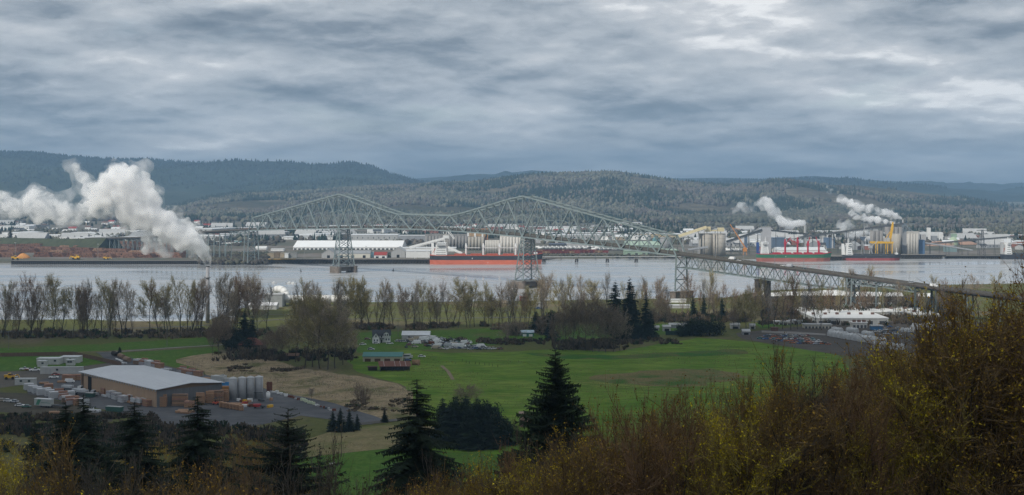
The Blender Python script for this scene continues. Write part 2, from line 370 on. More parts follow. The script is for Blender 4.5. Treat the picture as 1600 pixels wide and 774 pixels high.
# forest on the hills: small crowns, conifers as spires and bare broadleaves as lumps, one mass each
def crowns(name, X, Y, Z, n, hmin, hmax, wid, p_con, mask=None, tone=1.0, seed=1, label=None):
    r = np.random.default_rng(seed); nr, nc = X.shape
    a = r.random(n)*(nr-1.001); b = r.random(n)*(nc-1.001)
    ia, ib = a.astype(int), b.astype(int); fa, fb = a-ia, b-ib
    def bl(G): return (G[ia, ib]*(1-fb)+G[ia, ib+1]*fb)*(1-fa)+(G[ia+1, ib]*(1-fb)+G[ia+1, ib+1]*fb)*fa
    x, y, z = bl(X), bl(Y), bl(Z)
    kp = fbm(x/330, y/480, 4)+.25*(fbm(x/40, y/40, 2)-.5)
    keep = np.ones(n, bool) if mask is None else mask(x, y, z)
    x, y, z, kp = x[keep], y[keep], z[keep], kp[keep]; n = len(x)
    con = kp+.18*(r.random(n)-.5) < p_con
    hh = (hmin+(hmax-hmin)*r.random(n))*np.where(con, 1.15, .8); w = wid*(.6+.8*r.random(n))*np.where(con, .8, 1.35)
    k = 4; ang = np.arange(k)*2*np.pi/k; rot = r.random(n)*6.28
    ring = lambda rad, zz: np.stack([x[:, None]+(rad*w)[:, None]*np.cos(ang+rot[:, None])*(.75+.5*r.random((n, k))), y[:, None]+(rad*w)[:, None]*np.sin(ang+rot[:, None]), (z+zz)[:, None]+np.zeros((n, k))], -1)
    r0 = ring(np.where(con, .55, .35), 0*hh-1); r1 = ring(np.where(con, .5, .62), hh*np.where(con, .3, .55)); top = np.stack([x+w*.1*r.random(n), y, z+hh], -1)[:, None]
    r1[..., 2] += (r.random((n, k))-.5)*hh[:, None]*.25
    V = np.concatenate([r0, r1, top], 1).reshape(-1, 3); o = (np.arange(n)*(2*k+1))[:, None, None]
    i = np.arange(k); q = np.stack([i, (i+1) % k, (i+1) % k+k, i+k], -1)[None]+o; tr = np.stack([i+k, (i+1) % k+k, np.full(k, 2*k)], -1)[None]+o
    ca = np.array([.020, .032, .022]); cs = [np.array(c) for c in ((.145, .125, .105), (.11, .098, .085), (.14, .135, .10), (.085, .09, .07))]
    pick = np.clip((fbm(x/150+5, y/150, 3)*5.2-1+r.random(n)*1.2).astype(int), 0, 3)
    cc = np.where(con[:, None], ca*(.7+.8*r.random((n, 1))), np.array(cs)[pick]*(.7+.6*r.random((n, 1))))*tone
    col = np.repeat(cc, 2*k+1, 0)
    return npmesh(name, V, [q.reshape(-1, 4), tr.reshape(-1, 3)], [mat('forest crowns', (1, 1, 1), .95, .15, .05, attr='tint', spec=.05)], col=col)
def nh_mask(x, y, z): 
    px = 800+x/y*F; return (px > 150) & (px < 1720) & (y < 6900) & (fbm(x/330+3, y/330, 4) < .60) & (fbm(x/900+7, y/500, 3) < .66) & (z > 5)
X, Y, Z = HG['near_hills']
tag(link('hill_forest', crowns('hill_forest', X, Y, Z, 84000, 11, 22, 8.6, .45, nh_mask, seed=3)), kind='stuff')
X, Y, Z = HG['blue_hills']
tag(link('conifer_forest', crowns('conifer_forest', X, Y, Z, 36000, 12, 22, 15, .9, lambda x, y, z: (800+x/y*F > -60) & (800+x/y*F < 1680) & (y < 12800) & (z > 90), .75, seed=4)), kind='stuff')

def haze_box():
    m = bpy.data.materials.new('hazy air'); m.use_nodes = True; t = m.node_tree; t.nodes.clear(); g = NT(t)
    v = g.n('ShaderNodeVolumePrincipled', i={'Color': (.45, .71, 1, 1), 'Density': HAZE, 'Anisotropy': .0})
    t.links.new(v.outputs[0], g.n('ShaderNodeOutputMaterial').inputs['Volume'])
    b = MB().bb(-20000, 20000, -1500, 19000, -5, 560)
    o = link('haze', b.mesh('haze', m)); tag(o, kind='stuff'); return o
HAZE = 6.2e-5
haze_box()
# ---------------------------------------------------------------- the cantilever truss bridge
STEEL = mat('grey green bridge paint', (.205, .25, .25), .6, .25, .15, metal=.0, spec=.4)
STEEL2 = mat('dark underside steel', (.10, .125, .12), .7, .3, .2)
DECKM = mat('bridge asphalt and rusty rail', (.085, .075, .07), .9, .3, .3)
CONC = mat('weathered pier concrete', (.20, .165, .135), .95, .4, .25, bump=.2)
CONCD = mat('dark wet concrete', (.07, .06, .05), .9, .4, .3)
BA, BU, BV = Vector((-378.4, 2011.7, 0)), Vector((.661, -.7486, 0)).normalized(), Vector((.7486, .661, 0)).normalized()
_dt = [-900, -640, -570, -359, -144, 0, 120, 232, 320, 415, 510, 598, 710, 830, 933, 1014, 1082, 1123, 1240]
_dz = [19, 21, 22.5, 30, 45, 52.6, 57.5, 60.8, 63.3, 64.3, 63.2, 60.2, 54.6, 47.8, 41.5, 36.8, 32.3, 29.7, 23]
def dz_(t): return float(np.interp(t, _dt, _dz))
_tt = [0, 8, 110, 214, 232, 250, 356, 474, 580, 598, 616, 820, 830]
_tz = [68, 68.6, 85, 101.8, 104.6, 101.8, 80, 80, 101.6, 104.2, 101.2, 65.0, 63.5]
def tz_(t): return float(np.interp(t, _tt, _tz))
def bp(t, s, z): return BA+BU*t+BV*s+Vector((0, 0, z))
HW = 7.6
root = thing('truss_bridge', 'long grey green steel cantilever truss bridge crossing the wide river', 'bridge', bp(598, 0, 0))
off = -root.location
def member(name, p, q, w, m=STEEL, hh=None): return part(name, MB().beam(p, q, w, hh), m, root, off)
def path(name, pts, w, m=STEEL, hh=None):
    b = MB()
    for p, q in zip(pts, pts[1:]): b.beam(p, q, w, hh)
    return part(name, b, m, root, off)
# panel points: bottom nodes even, top nodes odd
nodes = [(0, 'B'), (12.5, 'T')]+[(25.8*k, 'BT'[(k+1) % 2]) for k in range(1, 9)]
nodes = [(0, 'B'), (12, 'T'), (25.8, 'B'), (51.6, 'T'), (77.3, 'B'), (103.1, 'T'), (128.9, 'B'), (154.7, 'T'), (180.4, 'B'), (206.2, 'T'), (232, 'B')]
side = [n for n in nodes]
mid = [(232+366*k/14, 'BT'[k % 2]) for k in range(1, 14)]
rgt = [(830-t, k) for t, k in reversed(side)]
ALLN = side+mid+rgt
def low(t): return dz_(t)-2.3
def zz(t, k): return low(t) if k == 'B' else tz_(t)
for s in (-HW, HW):
    for (a, ka), (b, kb) in zip(ALLN, ALLN[1:]):
        m_ = (a+b)/2
        member('diagonal_beam', bp(a, s, zz(a, ka)), bp(b, s, zz(b, kb)), 1.2)
        if b-a > 20:
            hm = (zz(a, ka)+zz(b, kb))/2
            member('vertical_beam', bp(m_, s, low(m_)), bp(m_, s, tz_(m_)), .6)
            tn, bn = (a, b) if ka == 'T' else (b, a)
            if tz_(m_)-low(m_) > 24: member('secondary_brace', bp(m_, s, hm), bp(bn, s, (low(bn)+tz_(bn))/2+2), .45)
            if tz_(m_)-low(m_) > 14: member('secondary_brace', bp(m_, s, hm), bp(tn, s, low(tn)), .6)
        member('bottom_chord', bp(a, s, low(a)), bp(b, s, low(b)), 1.4)
        if a >= 12 and b <= 818: 
            mm = m_
            member('top_chord', bp(a, s, tz_(a)), bp(b, s, tz_(b)), 1.4)
    for t in (232, 598): member('vertical_beam', bp(t, s, low(t)), bp(t, s, tz_(t)), .9)
    for t, k in ALLN:
        if k == 'T': member('vertical_beam', bp(t, s, low(t)), bp(t, s, tz_(t)), .5)
ts = sorted(set([t for t, k in ALLN if 11 < t < 820]+[(a[0]+b[0])/2 for a, b in zip(ALLN, ALLN[1:]) if b[0]-a[0] > 20]))
for t in ts:
    member('top_strut', bp(t, -HW, tz_(t)), bp(t, HW, tz_(t)), .55)
    dp = tz_(t)-dz_(t)
    if dp > 12:                              # sway frame above the road
        z1 = tz_(t)-max(2.5, (dp-7)*.5)
        member('sway_brace', bp(t, -HW, tz_(t)), bp(t, HW, z1), .4); member('sway_brace', bp(t, HW, tz_(t)), bp(t, -HW, z1), .4)
        member('sway_strut', bp(t, -HW, z1), bp(t, HW, z1), .35)
for a, b in zip(ts, ts[1:]):
    member('lateral_brace', bp(a, -HW, tz_(a)), bp(b, HW, tz_(b)), .42); member('lateral_brace', bp(a, HW, tz_(a)), bp(b, -HW, tz_(b)), .42)
for t in (6, 824):
    for s in (-HW, HW): pass
    member('portal_strut', bp(t+ (3 if t < 9 else -3), -HW, 63 if t < 9 else 58), bp(t+(3 if t < 9 else -3), HW, 63 if t < 9 else 58), .6)
# road deck, kerb rails and floor beams
dts = list(np.arange(-560, 1239, 20))+[1239]
b = MB(); b.loft([[bp(t, -6.6, dz_(t)-1.5), bp(t, 6.6, dz_(t)-1.5), bp(t, 6.6, dz_(t)), bp(t, -6.6, dz_(t))] for t in dts])
dk = part('road_deck', b, DECKM, root, off)
for s in (-6.5, 6.5):
    b = MB(); b.loft([[bp(t, s-.12, dz_(t)-.2), bp(t, s+.12, dz_(t)-.2), bp(t, s+.12, dz_(t)+1.0), bp(t, s-.12, dz_(t)+1.0)] for t in dts])
    part('railing', b, mat('bridge railing', (.12, .115, .10), .8, .35, 1.5), root, off)
for t in np.arange(0, 831, 13): member('floor_beam', bp(t, -HW, low(t)+.4), bp(t, HW, low(t)+.4), .6, STEEL2)
# deck trusses below the road on the near shore
def deck_truss(t0, t1, dep, n):
    st = (t1-t0)/n
    for s in (-5.5, 5.5):
        zt = lambda t: dz_(t)-1.9
        zb = lambda t: dz_(t)-dep
        path('approach_chord', [bp(t0, s, zt(t0)), bp((t0+t1)/2, s, zt((t0+t1)/2)), bp(t1, s, zt(t1))], .7)
        path('approach_chord', [bp(t0+(0 if dep > 10 else st), s, zb(t0)), bp(t1, s, zb(t1))], .7)
        for k in range(n):
            a, c = t0+k*st, t0+(k+1)*st
            if k % 2: member('approach_brace', bp(a, s, zt(a)), bp(c, s, zb(c)), .55)
            else: member('approach_brace', bp(a, s, zb(a)), bp(c, s, zt(c)), .55)
            if k: member('approach_post', bp(a, s, zb(a)), bp(a, s, zt(a)), .4)
    for k in range(0, n+1):
        a = t0+k*st; member('cross_beam', bp(a, -5.5, zb(a)), bp(a, 5.5, zb(a)), .4)
        if k < n: member('lower_lateral', bp(a, -5.5, zb(a)), bp(a+st, 5.5, zb(a+st)), .3)
deck_truss(831, 932, 14, 12); deck_truss(934, 1031, 14, 12); deck_truss(1033, 1062, 7, 5); deck_truss(1063, 1100, 6.5, 6)
deck_truss(-60, -2, 6, 8)
for s in (-4, 0, 4):                          # girders of the plain spans
    for a, c in ((-560, -60), (1101, 1239)):
        b = MB(); q = list(np.arange(a, c, 20))+[c]
        b.loft([[bp(t, s-.3, dz_(t)-3.2), bp(t, s+.3, dz_(t)-3.2), bp(t, s+.3, dz_(t)-1.5), bp(t, s-.3, dz_(t)-1.5)] for t in q]); part('girder', b, STEEL2, root, off)
# steel towers on the river piers
def tower(t, ztop, zb, lv):
    hs = (7.6, 12.6); hl = (2.2, 7.0); tw = thing('river_tower', None, None); tw.parent = root; tw.location = off
    del_ = lambda z: ((ztop-z)/(ztop-zb))
    pt = lambda a, c, z: bp(t+a*(hl[0]+(hl[1]-hl[0])*del_(z)), c*(hs[0]+(hs[1]-hs[0])*del_(z)), z)
    for a in (-1, 1):
        for c in (-1, 1): part('leg', MB().beam(pt(a, c, zb), pt(a, c, ztop), 1.35), STEEL, tw)
    zs = [zb+(ztop-zb)*q for q in lv]
    for k, z in enumerate(zs):
        b = MB()
        for a in (-1, 1): b.beam(pt(a, -1, z), pt(a, 1, z), .6)
        for c in (-1, 1): b.beam(pt(-1, c, z), pt(1, c, z), .5)
        part('strut', b, STEEL, tw)
        if k+1 < len(zs):
            z2 = zs[k+1]
            for a in (-1, 1): part('cross_brace', MB().beam(pt(a, -1, z), pt(a, 1, z2), .55).beam(pt(a, 1, z), pt(a, -1, z2), .55), STEEL, tw)
            for c in (-1, 1): part('cross_brace', MB().beam(pt(-1, c, z), pt(1, c, z2), .4).beam(pt(1, c, z), pt(-1, c, z2), .4), STEEL, tw)
for t in (232, 598):
    tower(t, low(t)-.6, 8.6, (0, .26, .5, .72, .9, 1.0))
    b = MB()
    for s in (-13, 13): 
        for l in (-1, 1): b.cyl(bp(t+7*l, s, -3), bp(t+7*l, s, 8.6), 3.8, 3.6, 12)
        b.box(bp(t, s, 2.8), (7, 13.6, 11.4), math.atan2(BV.y, BV.x))
    part('pier', b, CONC, root, off)
    part('pier_wall', MB().box(bp(t, 0, 5.2), (20, 9, 6.2), math.atan2(BV.y, BV.x)), CONC, root, off)
    part('fender', MB().box(bp(t, 0, 8.0), (33.5, 19, .7), math.atan2(BV.y, BV.x)), mat('pale pier cap', (.26, .25, .23), .9, .3, .5), root, off)
# end frames on land
def frame(t, wd, zb, ztop, n, big=1.1, lon=0):
    fr = thing('shore_tower', None, None); fr.parent = root; fr.location = off
    for s in (-1, 1): part('leg', MB().beam(bp(t, s*(wd+1.8), zb), bp(t, s*wd, ztop), big*1.25, big*1.25), STEEL, fr)
    for k in range(n):
        z1, z2 = zb+(ztop-zb)*k/n, zb+(ztop-zb)*(k+1)/n
        w1, w2 = wd+1.8*(1-k/n), wd+1.8*(1-(k+1)/n)
        part('cross_brace', MB().beam(bp(t, -w1, z1), bp(t, w2, z2), .55).beam(bp(t, w1, z1), bp(t, -w2, z2), .55), STEEL, fr)
        part('strut', MB().beam(bp(t, -w2, z2), bp(t, w2, z2), .8, 1.0), STEEL, fr)
frame(830, 7.6, 9.5, low(830), 3, 1.2)
frame(0, 7.6, 3, low(0), 3, 1.0); frame(-11, 7.6, 3, low(-11), 3, .9)
frame(1032, 5.5, 6, dz_(1032)-2, 3, .9); frame(1037, 5.5, 6, dz_(1037)-2, 3, .9)
part('pier', MB().box(bp(830, 0, 5), (26, 8, 9), math.atan2(BV.y, BV.x)).box(bp(830, 0, 9.3), (27, 9, .6), math.atan2(BV.y, BV.x)), CONC, root, off)
part('pier', MB().box(bp(933, -7.2, 12), (4.2, 5, 29.2), math.atan2(BV.y, BV.x)).box(bp(933, 7.2, 12), (4.2, 5, 29.2), math.atan2(BV.y, BV.x)).box(bp(933, 0, 24.6), (10.1, 4.6, 4), math.atan2(BV.y, BV.x)).box(bp(933, 0, 4), (10.1, 4.6, 8), math.atan2(BV.y, BV.x)).box(bp(933, 0, 27.0), (20, 5.6, .8), math.atan2(BV.y, BV.x)), CONCD, root, off)
bents = [(t, 2) for t in np.arange(-72, -470, -17)]+[(1062, 2), (1101, 3), (1111, 3), (1121, 3), (1150, 2), (1180, 2), (1210, 2)]
for t, n in bents:
    g_ = max(2.5, gz(bp(t, 0, 0).x, bp(t, 0, 0).y)); zt = dz_(t)-3.2
    for s in (-4.6, 4.6): part('bent_post', MB().beam(bp(t, s*1.25, g_-1), bp(t, s, zt), .95 if n < 3 else 1.5), STEEL if n < 3 else STEEL2, root, off)
    part('bent_cap', MB().beam(bp(t, -6, zt), bp(t, 6, zt), .9), STEEL2, root, off)
    if zt-g_ > 10: part('bent_brace', MB().beam(bp(t, -5.5, g_+1), bp(t, 4.6, zt-1), .4).beam(bp(t, 5.5, g_+1), bp(t, -4.6, zt-1), .4), STEEL, root, off)
# highway embankment beyond the left approach
b = MB(); secs = []
q = []
for k in range(16):
    t = -470-k*25; c = bp(t, 0, 0); c.x -= (k/15)**1.8*180; c.y += 60*(k/15)**2; z = dz_(t)-.4-k*.25
    q.append((c, z))
for k, (c, z) in enumerate(q):
    d = (q[min(k+1, 15)][0]-q[max(k-1, 0)][0]).normalized(); n_ = Vector((d.y, -d.x, 0)); secs.append([c+n_*-30+Vector((0, 0, 2.5)), c+n_*-8+Vector((0, 0, z)), c+n_*8+Vector((0, 0, z)), c+n_*30+Vector((0, 0, 2.5))])
b.loft(secs); struct('highway_embankment', b, mat('rough embankment grass', (.06, .07, .035), .95, .45, .08))
# lamp posts and traffic on the deck
def mk_lamp():
    r = thing('street_lamp', None, 'street lamp'); m = mat('galvanised lamp steel', (.25, .26, .27), .5, .2, 1)
    part('lamp_post', MB().cyl((0, 0, 0), (0, 0, 9.5), .2, .12, 6), m, r); part('lamp_arm', MB().beam((0, 0, 9.5), (1.6, 0, 9.9), .12), m, r); part('lamp_head', MB().box((1.9, 0, 9.9), (.9, .35, .2)), m, r); return r
LAMP = Kind(mk_lamp)
for k, t in enumerate((952, 985, 1018, 1070, 1096, 1120, 880, 915)):
    LAMP.put(bp(t, -6.2, dz_(t)), math.atan2(BV.y, BV.x), 1, 'slim grey street lamp standing along the railing of the bridge ramp', 'street lamps on the bridge ramp')
def car_mesh(body, glass, tyre, L=4.5, Wd=1.8, H=1.45, kind='car'):
    """Low car: wheels on the ground, cabin tapered. Returns (body, glass, wheels) builders."""
    b = MB(); hw = Wd/2; z0, z1 = .35, H*.58
    prof = [(-L/2, z0), (-L/2, z1*.92), (-L*.44, z1), (L*.22, z1), (L*.45, z1*.9), (L/2, z1*.75), (L/2, z0)]
    b.loft([[(x, -hw, z) for x, z in prof], [(x, hw, z) for x, z in prof]])
    cab = [(-L*.42, z1), (-L*.30, H), (L*.08, H), (L*.25, z1)] if kind == 'car' else [(-L*.05, z1), (-L*.04, H), (L*.12, H), (L*.26, z1)] if kind == 'pickup' else [(-L*.48, z1), (-L*.46, H), (L*.28, H), (L*.42, z1)]
    g = MB(); g.loft([[(x, -hw*.82 if z > z1 else -hw*.98, z) for x, z in cab], [(x, hw*.82 if z > z1 else hw*.98, z) for x, z in cab]])
    rf = MB(); rf.bb(cab[1][0]+.02, cab[2][0]-.02, -hw*.8, hw*.8, H, H+.05)
    w = []
    for sx in (-.31, .31):
        for sy in (-1, 1): w.append(MB().cyl((sx*L, sy*(hw-.2), .33), (sx*L, sy*(hw+.02), .33), .33, n=8))
    return b, g, rf, w
PAINT = {n: mat('paint '+n, c, .35, .12, .6, spec=.5) for n, c in {'white': (.75, .75, .74), 'silver': (.42, .43, .45), 'black': (.03, .03, .035), 'red': (.35, .04, .03), 'blue': (.05, .12, .3), 'green': (.05, .16, .12), 'rust': (.22, .09, .05), 'yellow': (.62, .38, .04), 'tan': (.42, .36, .27), 'orange': (.55, .16, .04), 'teal': (.08, .28, .30)}.items()}
GLASS = mat('dark glazing', (.035, .045, .05), .12, .1, 2, spec=.6); TYRE = mat('tyre rubber', (.02, .02, .02), .85, .2, 3)
def mk_car(colr, kind='car', L=4.5, H=1.45):
    def f():
        r = thing('car' if kind == 'car' else 'van' if kind == 'van' else 'pickup_truck', None, 'car' if kind == 'car' else kind)
        b, g, rf, w = car_mesh(0, 0, 0, L, 1.8 if kind == 'car' else 2.0, H, kind)
        part('body', b, PAINT[colr], r); part('window', g, GLASS if kind != 'van' else PAINT[colr], r); part('roof', rf, PAINT[colr], r)
        if kind == 'van': part('windscreen', MB().bb(L*.34, L*.37, -.8, .8, H*.62, H*.92), GLASS, r)
        wm = None
        for x in w:
            part('wheel', x, TYRE, r)
        return r
    return f
CARS = {c: Kind(mk_car(c)) for c in ('white', 'silver', 'black', 'red', 'blue', 'green', 'rust', 'tan', 'orange', 'teal')}
PICK = {c: Kind(mk_car(c, 'pickup', 5.4, 1.8)) for c in ('white', 'silver', 'rust', 'blue')}
VANS = {c: Kind(mk_car(c, 'van', 6.0, 2.4)) for c in ('white', 'silver', 'tan')}
brz = math.atan2(BU.y, BU.x)
for t, s, K, lb in ((893, 3, VANS['white'], 'white van high on the bridge ramp, nearest the river'), (906, -3, CARS['white'], 'small white car just behind the van on the ramp'), (955, 3, CARS['white'], 'white car on the bridge ramp left of the dark car'),
                    (962, 2.8, VANS['silver'], 'pale van on the bridge ramp between white and dark cars'), (984, -3, CARS['black'], 'dark car alone in the middle of the bridge ramp'), (1092, 3, CARS['silver'], 'silver car low on the bridge ramp beside the bare trees'), (1118, -3, VANS['white'], 'white van at the low end of the bridge ramp')):
    K.put(bp(t, s, dz_(t)+.01), brz+(0 if s < 0 else math.pi), 1.15, lb)
# ---------------------------------------------------------------- the far shore: town, mills, wharves and ships
WHT = mat('white painted metal', (.72, .72, .70), .55, .10, .12); WHR = mat('white roof sheet', (.62, .63, .63), .6, .14, .08)
GRY = mat('grey metal siding', (.30, .31, .32), .6, .2, .15, stretch=(3, 3, .15)); GRL = mat('pale grey siding', (.42, .42, .41), .65, .18, .15, stretch=(3, 3, .2))
DGY = mat('dark steel', (.07, .075, .08), .6, .3, .3); BLK = mat('black opening', (.015, .015, .017), .9, .2, 1)
TAN_ = mat('tan wall', (.36, .29, .20), .8, .2, .3); CRM = mat('cream painted steel', (.60, .52, .32), .6, .15, .3)
RED = mat('red painted metal', (.30, .05, .04), .6, .25, .3); BRN = mat('brown roof', (.16, .09, .07), .85, .3, .5)
BLU = mat('blue cladding', (.12, .165, .23), .5, .2, .2); TEA = mat('teal cladding', (.12, .26, .27), .6, .2, .2); GRN = mat('pale green siding', (.28, .38, .28), .7, .15, .2)
YEL = mat('yellow crane paint', (.70, .40, .03), .5, .15, .4); ORG = mat('orange boom paint', (.62, .26, .07), .5, .2, .4)
SIL = mat('silo concrete', (.40, .37, .32), .85, .2, .10, stretch=(1, 1, .3)); SIW = mat('white silo concrete', (.60, .57, .52), .8, .2, .12, stretch=(1, 1, .25))
TIMB = mat('tarred piles', (.035, .03, .028), .9, .4, .6); PLNK = mat('wharf planks', (.22, .20, .17), .9, .3, .5)
def bld(name, label, cat, px0, px1, yt, yb, depth, wall, roof, style='flat', axis='x', doors=0, wins=0, rh=None, rz=0.0, group=None, dcol=None, z=3.0, door_h=None):
    """Building standing between photo columns px0..px1, wall foot on row yb and eaves on row yt."""
    a, b = at(px0, yb, z), at(px1, yb, z); D = a.y; w = b.x-a.x; H = max(2.4, CH-(yt-HY)*D/F-z)
    r = thing(name, label, cat, ((a.x+b.x)/2, D+depth/2, z), rz, group); x, y = w/2, depth/2
    m = MB().bb(-x, x, -y, y, -.5, H); rh = rh if rh is not None else min(w, depth)*.16
    if style == 'gable': m.gwall(-x, x, -y, y, H, H+rh, axis)
    part('wall', m, wall, r)
    rf = MB()
    if style == 'gable': rf.gable(-x, x, -y, y, H+.02, H+rh+.02, axis)
    else: rf.bb(-x-.4, x+.4, -y-.4, y+.4, H+.02, H+.6)
    part('roof', rf, roof, r)
    dh = door_h or min(4.5, H*.6)
    for k in range(doors):
        cx_ = -x+w*(k+.5)/doors; part('door', MB().bb(cx_-min(2.2, w/doors*.3), cx_+min(2.2, w/doors*.3), -y-.12, -y+.1, 0, dh), dcol or BLK, r)
    for k in range(wins):
        cx_ = -x+w*(k+.5)/wins; part('window', MB().bb(cx_-.7, cx_+.7, -y-.08, -y+.1, H*.45, H*.72), GLASS, r)
    return r
def wharf(label, px0, px1, y, depth, deckz=6.0, n=40, brace=True, wall=False, rail=None, z=0):
    a, b = at(px0, y, 0), at(px1, y, 0); L = b.x-a.x; r = thing('wharf', label, 'wharf', ((a.x+b.x)/2, a.y, 0))
    part('deck', MB().bb(-L/2, L/2, 0, depth, deckz-.7, deckz), PLNK, r)
    part('fender_beam', MB().bb(-L/2, L/2, -.5, -.02, deckz-1.6, deckz-.1), TIMB, r)
    if wall: part('bulkhead', MB().bb(-L/2, L/2, .8, 2, -3, deckz-.75), TIMB, r)
    else: part('bulkhead', MB().bb(-L/2, L/2, depth-3, depth-1, -3, deckz-.75), TIMB, r)
    PM = mat('pile timber', (.10, .09, .08), .9, .5, .8)
    pm = MB().cyl((0, 0, -3), (0, 0, deckz-.72), .38, .34, 6).mesh('pile', PM)
    for k in range(n): link('pile', pm, r, (-L/2+L*(k+.5)/n, 0.1, 0))
    if brace:
        bm_ = MB().beam((0, .3, .3), (L/n*1.6, .3, deckz-1.2), .28).mesh('brace', mat('weathered brace', (.20, .19, .18), .9, .4, .5))
        for k in range(0, n-2, 2): link('brace', bm_, r, (-L/2+L*(k+.5)/n, 0, 0))
    if rail: part('rail', MB().bb(-L/2, -L/2+L*rail[0], -.3, .3, deckz+.02, deckz+.6), rail[1], r)
    return r
wharf('long dark log wharf along the far bank left of the steam plume', 17, 309, 413.2, 14, 5.4, 90, False, True)
wharf('timber pile wharf in front of the long white warehouse', 415, 676, 412.6, 22, 6.8, 110, rail=(.18, YEL))
wharf('wharf between the green ship and the black ship', 1296, 1322, 407.5, 22, 6.5, 12)
wharf('dark pile wharf running right from the black ship', 1406, 1478, 404.8, 20, 6.5, 34)
wharf('low open pile wharf near the steel pylon', 1478, 1575, 404.4, 8, 4.5, 30, False)
# ---- log yard
BARK = mat('reddish log bark', (.33, .18, .12), .95, .4, .5); LEND = mat('cut log ends', (.30, .19, .12), .9, .35, 1.5)
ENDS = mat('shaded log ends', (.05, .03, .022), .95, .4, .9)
def mk_logs(nl, lay, seed, bark):
    def f():
        q = random.Random(seed); r = thing('log_pile', None, 'log pile'); b = MB(); 
        for k in range(lay):
            for i in range(nl-k*2):
                d = .55*(.8+.4*q.random()); y = (i-(nl-k*2)/2)*1.15+q.uniform(-.15, .15); z = .5+k*.98; l = 6+q.uniform(-.7, .7)
                b.mi(0).cyl((-l, y, z), (l, y+q.uniform(-.2, .2), z+q.uniform(-.1, .25)), d, d*.85, 6, True)
        o = part('logs', b, bark, r); o['kind'] = 'stuff'
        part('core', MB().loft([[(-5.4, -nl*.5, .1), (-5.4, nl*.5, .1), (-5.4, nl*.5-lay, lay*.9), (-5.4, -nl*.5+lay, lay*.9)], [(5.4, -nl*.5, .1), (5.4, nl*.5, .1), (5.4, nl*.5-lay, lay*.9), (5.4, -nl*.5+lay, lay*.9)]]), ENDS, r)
        return r
    return f
LOGS = [Kind(mk_logs(46, 6, 1, BARK)), Kind(mk_logs(34, 5, 2, mat('brown log bark', (.26, .13, .085), .95, .4, .5))), Kind(mk_logs(26, 6, 3, mat('pale orange logs', (.42, .25, .16), .95, .35, .5)))]
q = random.Random(5); k = 0
for y in (385, 387.5, 390.5, 394, 398, 401.8):
    x = -20+q.uniform(0, 20)
    lim = 275-(y-385)*.3
    while x < lim:
        w = q.choice((20, 28, 34, 42)); D = at(x, y).y
        if not (y > 396 and 20 < x < 52):
            K = LOGS[q.choice((0, 0, 1, 1, 2))]; c = at(x+w/2, y+q.uniform(-.7, .7))
            s = w/34.0
            K.put((c.x, c.y, 3), R(90)+R(q.uniform(-22, -8)), (1.4*q.uniform(.8, 1.2), s*.95, q.uniform(1.05, 1.5)), ('dark', 'reddish', 'brown', 'rust toned')[k % 4]+' stack of sawmill logs in the riverside yard, '+('first', 'second', 'third', 'fourth', 'fifth', 'sixth')[(385, 387.5, 390.5, 394, 398, 401.8).index(y)]+' row from the back', 'log stacks in the far sawmill yard')
            k += 1
        x += w*q.uniform(.72, .95)
def heap(name, label, cat, px, py, w, h_, m, depth=None, seed=1, z=3.0, group=None):
    q_ = random.Random(seed); c = at(px, py, z); n = 16; b = MB(); depth = depth or w*.7; secs = []
    for j, (s, zz) in enumerate(((1, -.2), (.86, .25), (.6, .62), (.3, .9), (.08, 1))):
        secs.append([(math.cos(i*2*math.pi/n)*w/2*s*q_.uniform(.9, 1.12), math.sin(i*2*math.pi/n)*depth/2*s*q_.uniform(.9, 1.12), zz*h_*q_.uniform(.92, 1.08)) for i in range(n)])
    b.loft(secs); return solo(name, b, m, label, cat, (c.x, c.y+depth/2, z), 0, group, sm=True)
heap('chip_pile', 'orange heap of wood chips among the log stacks', 'wood chips', 33, 404.2, 24, 7.5, mat('orange chips', (.55, .25, .08), .95, .25, .6))
def mk_loader():
    r = thing('log_loader', None, 'loader'); 
    part('chassis', MB().bb(-4, 4, -1.4, 1.4, 1.2, 2.8), YEL, r); part('cab', MB().bb(-1.2, 1.2, -1.2, 1.2, 2.8, 5.2), YEL, r); part('cab_window', MB().bb(-.9, 1.25, -1.25, 1.25, 3.6, 4.8), GLASS, r)
    part('boom', MB().beam((2.5, 0, 2.6), (6.5, 0, 3.8), .7).beam((6.5, 0, 3.8), (8, 0, 1.2), .6), YEL, r); part('engine_cover', MB().bb(-4.4, -1.3, -1.2, 1.2, 2.8, 4.0), YEL, r)
    for sx in (-2.6, 2.6):
        for sy in (-1.6, 1.6): part('wheel', MB().cyl((sx, sy-.4, 1.2), (sx, sy+.4, 1.2), 1.2, n=10), TYRE, r)
    return r
LD = Kind(mk_loader)
LD.put(at(24, 406.4), .2, 1.3, 'yellow log loader working beside the orange chip heap', 'loaders in the log yard'); LD.put(at(119, 405.9), 2.9, 1.4, 'yellow log loader at the middle of the log wharf', 'loaders in the log yard')
LD.put(at(166, 405.8), 0, 1.0, 'small yellow loader parked near the right end of the log wharf', 'loaders in the log yard')
def mk_pole():
    r = thing('light_pole', None, 'light pole'); part('mast', MB().cyl((0, 0, 0), (0, 0, 24), .35, .2, 6), mat('pole metal', (.3, .29, .27), .6, .2, 1), r); part('crossarm', MB().bb(-1.2, 1.2, -.15, .15, 23.4, 23.9), STEEL2, r)
    part('floodlight', MB().bb(-1.2, -.5, -.5, .2, 23, 23.9).bb(.5, 1.2, -.5, .2, 23, 23.9), GRL, r); return r
LP = Kind(mk_pole)
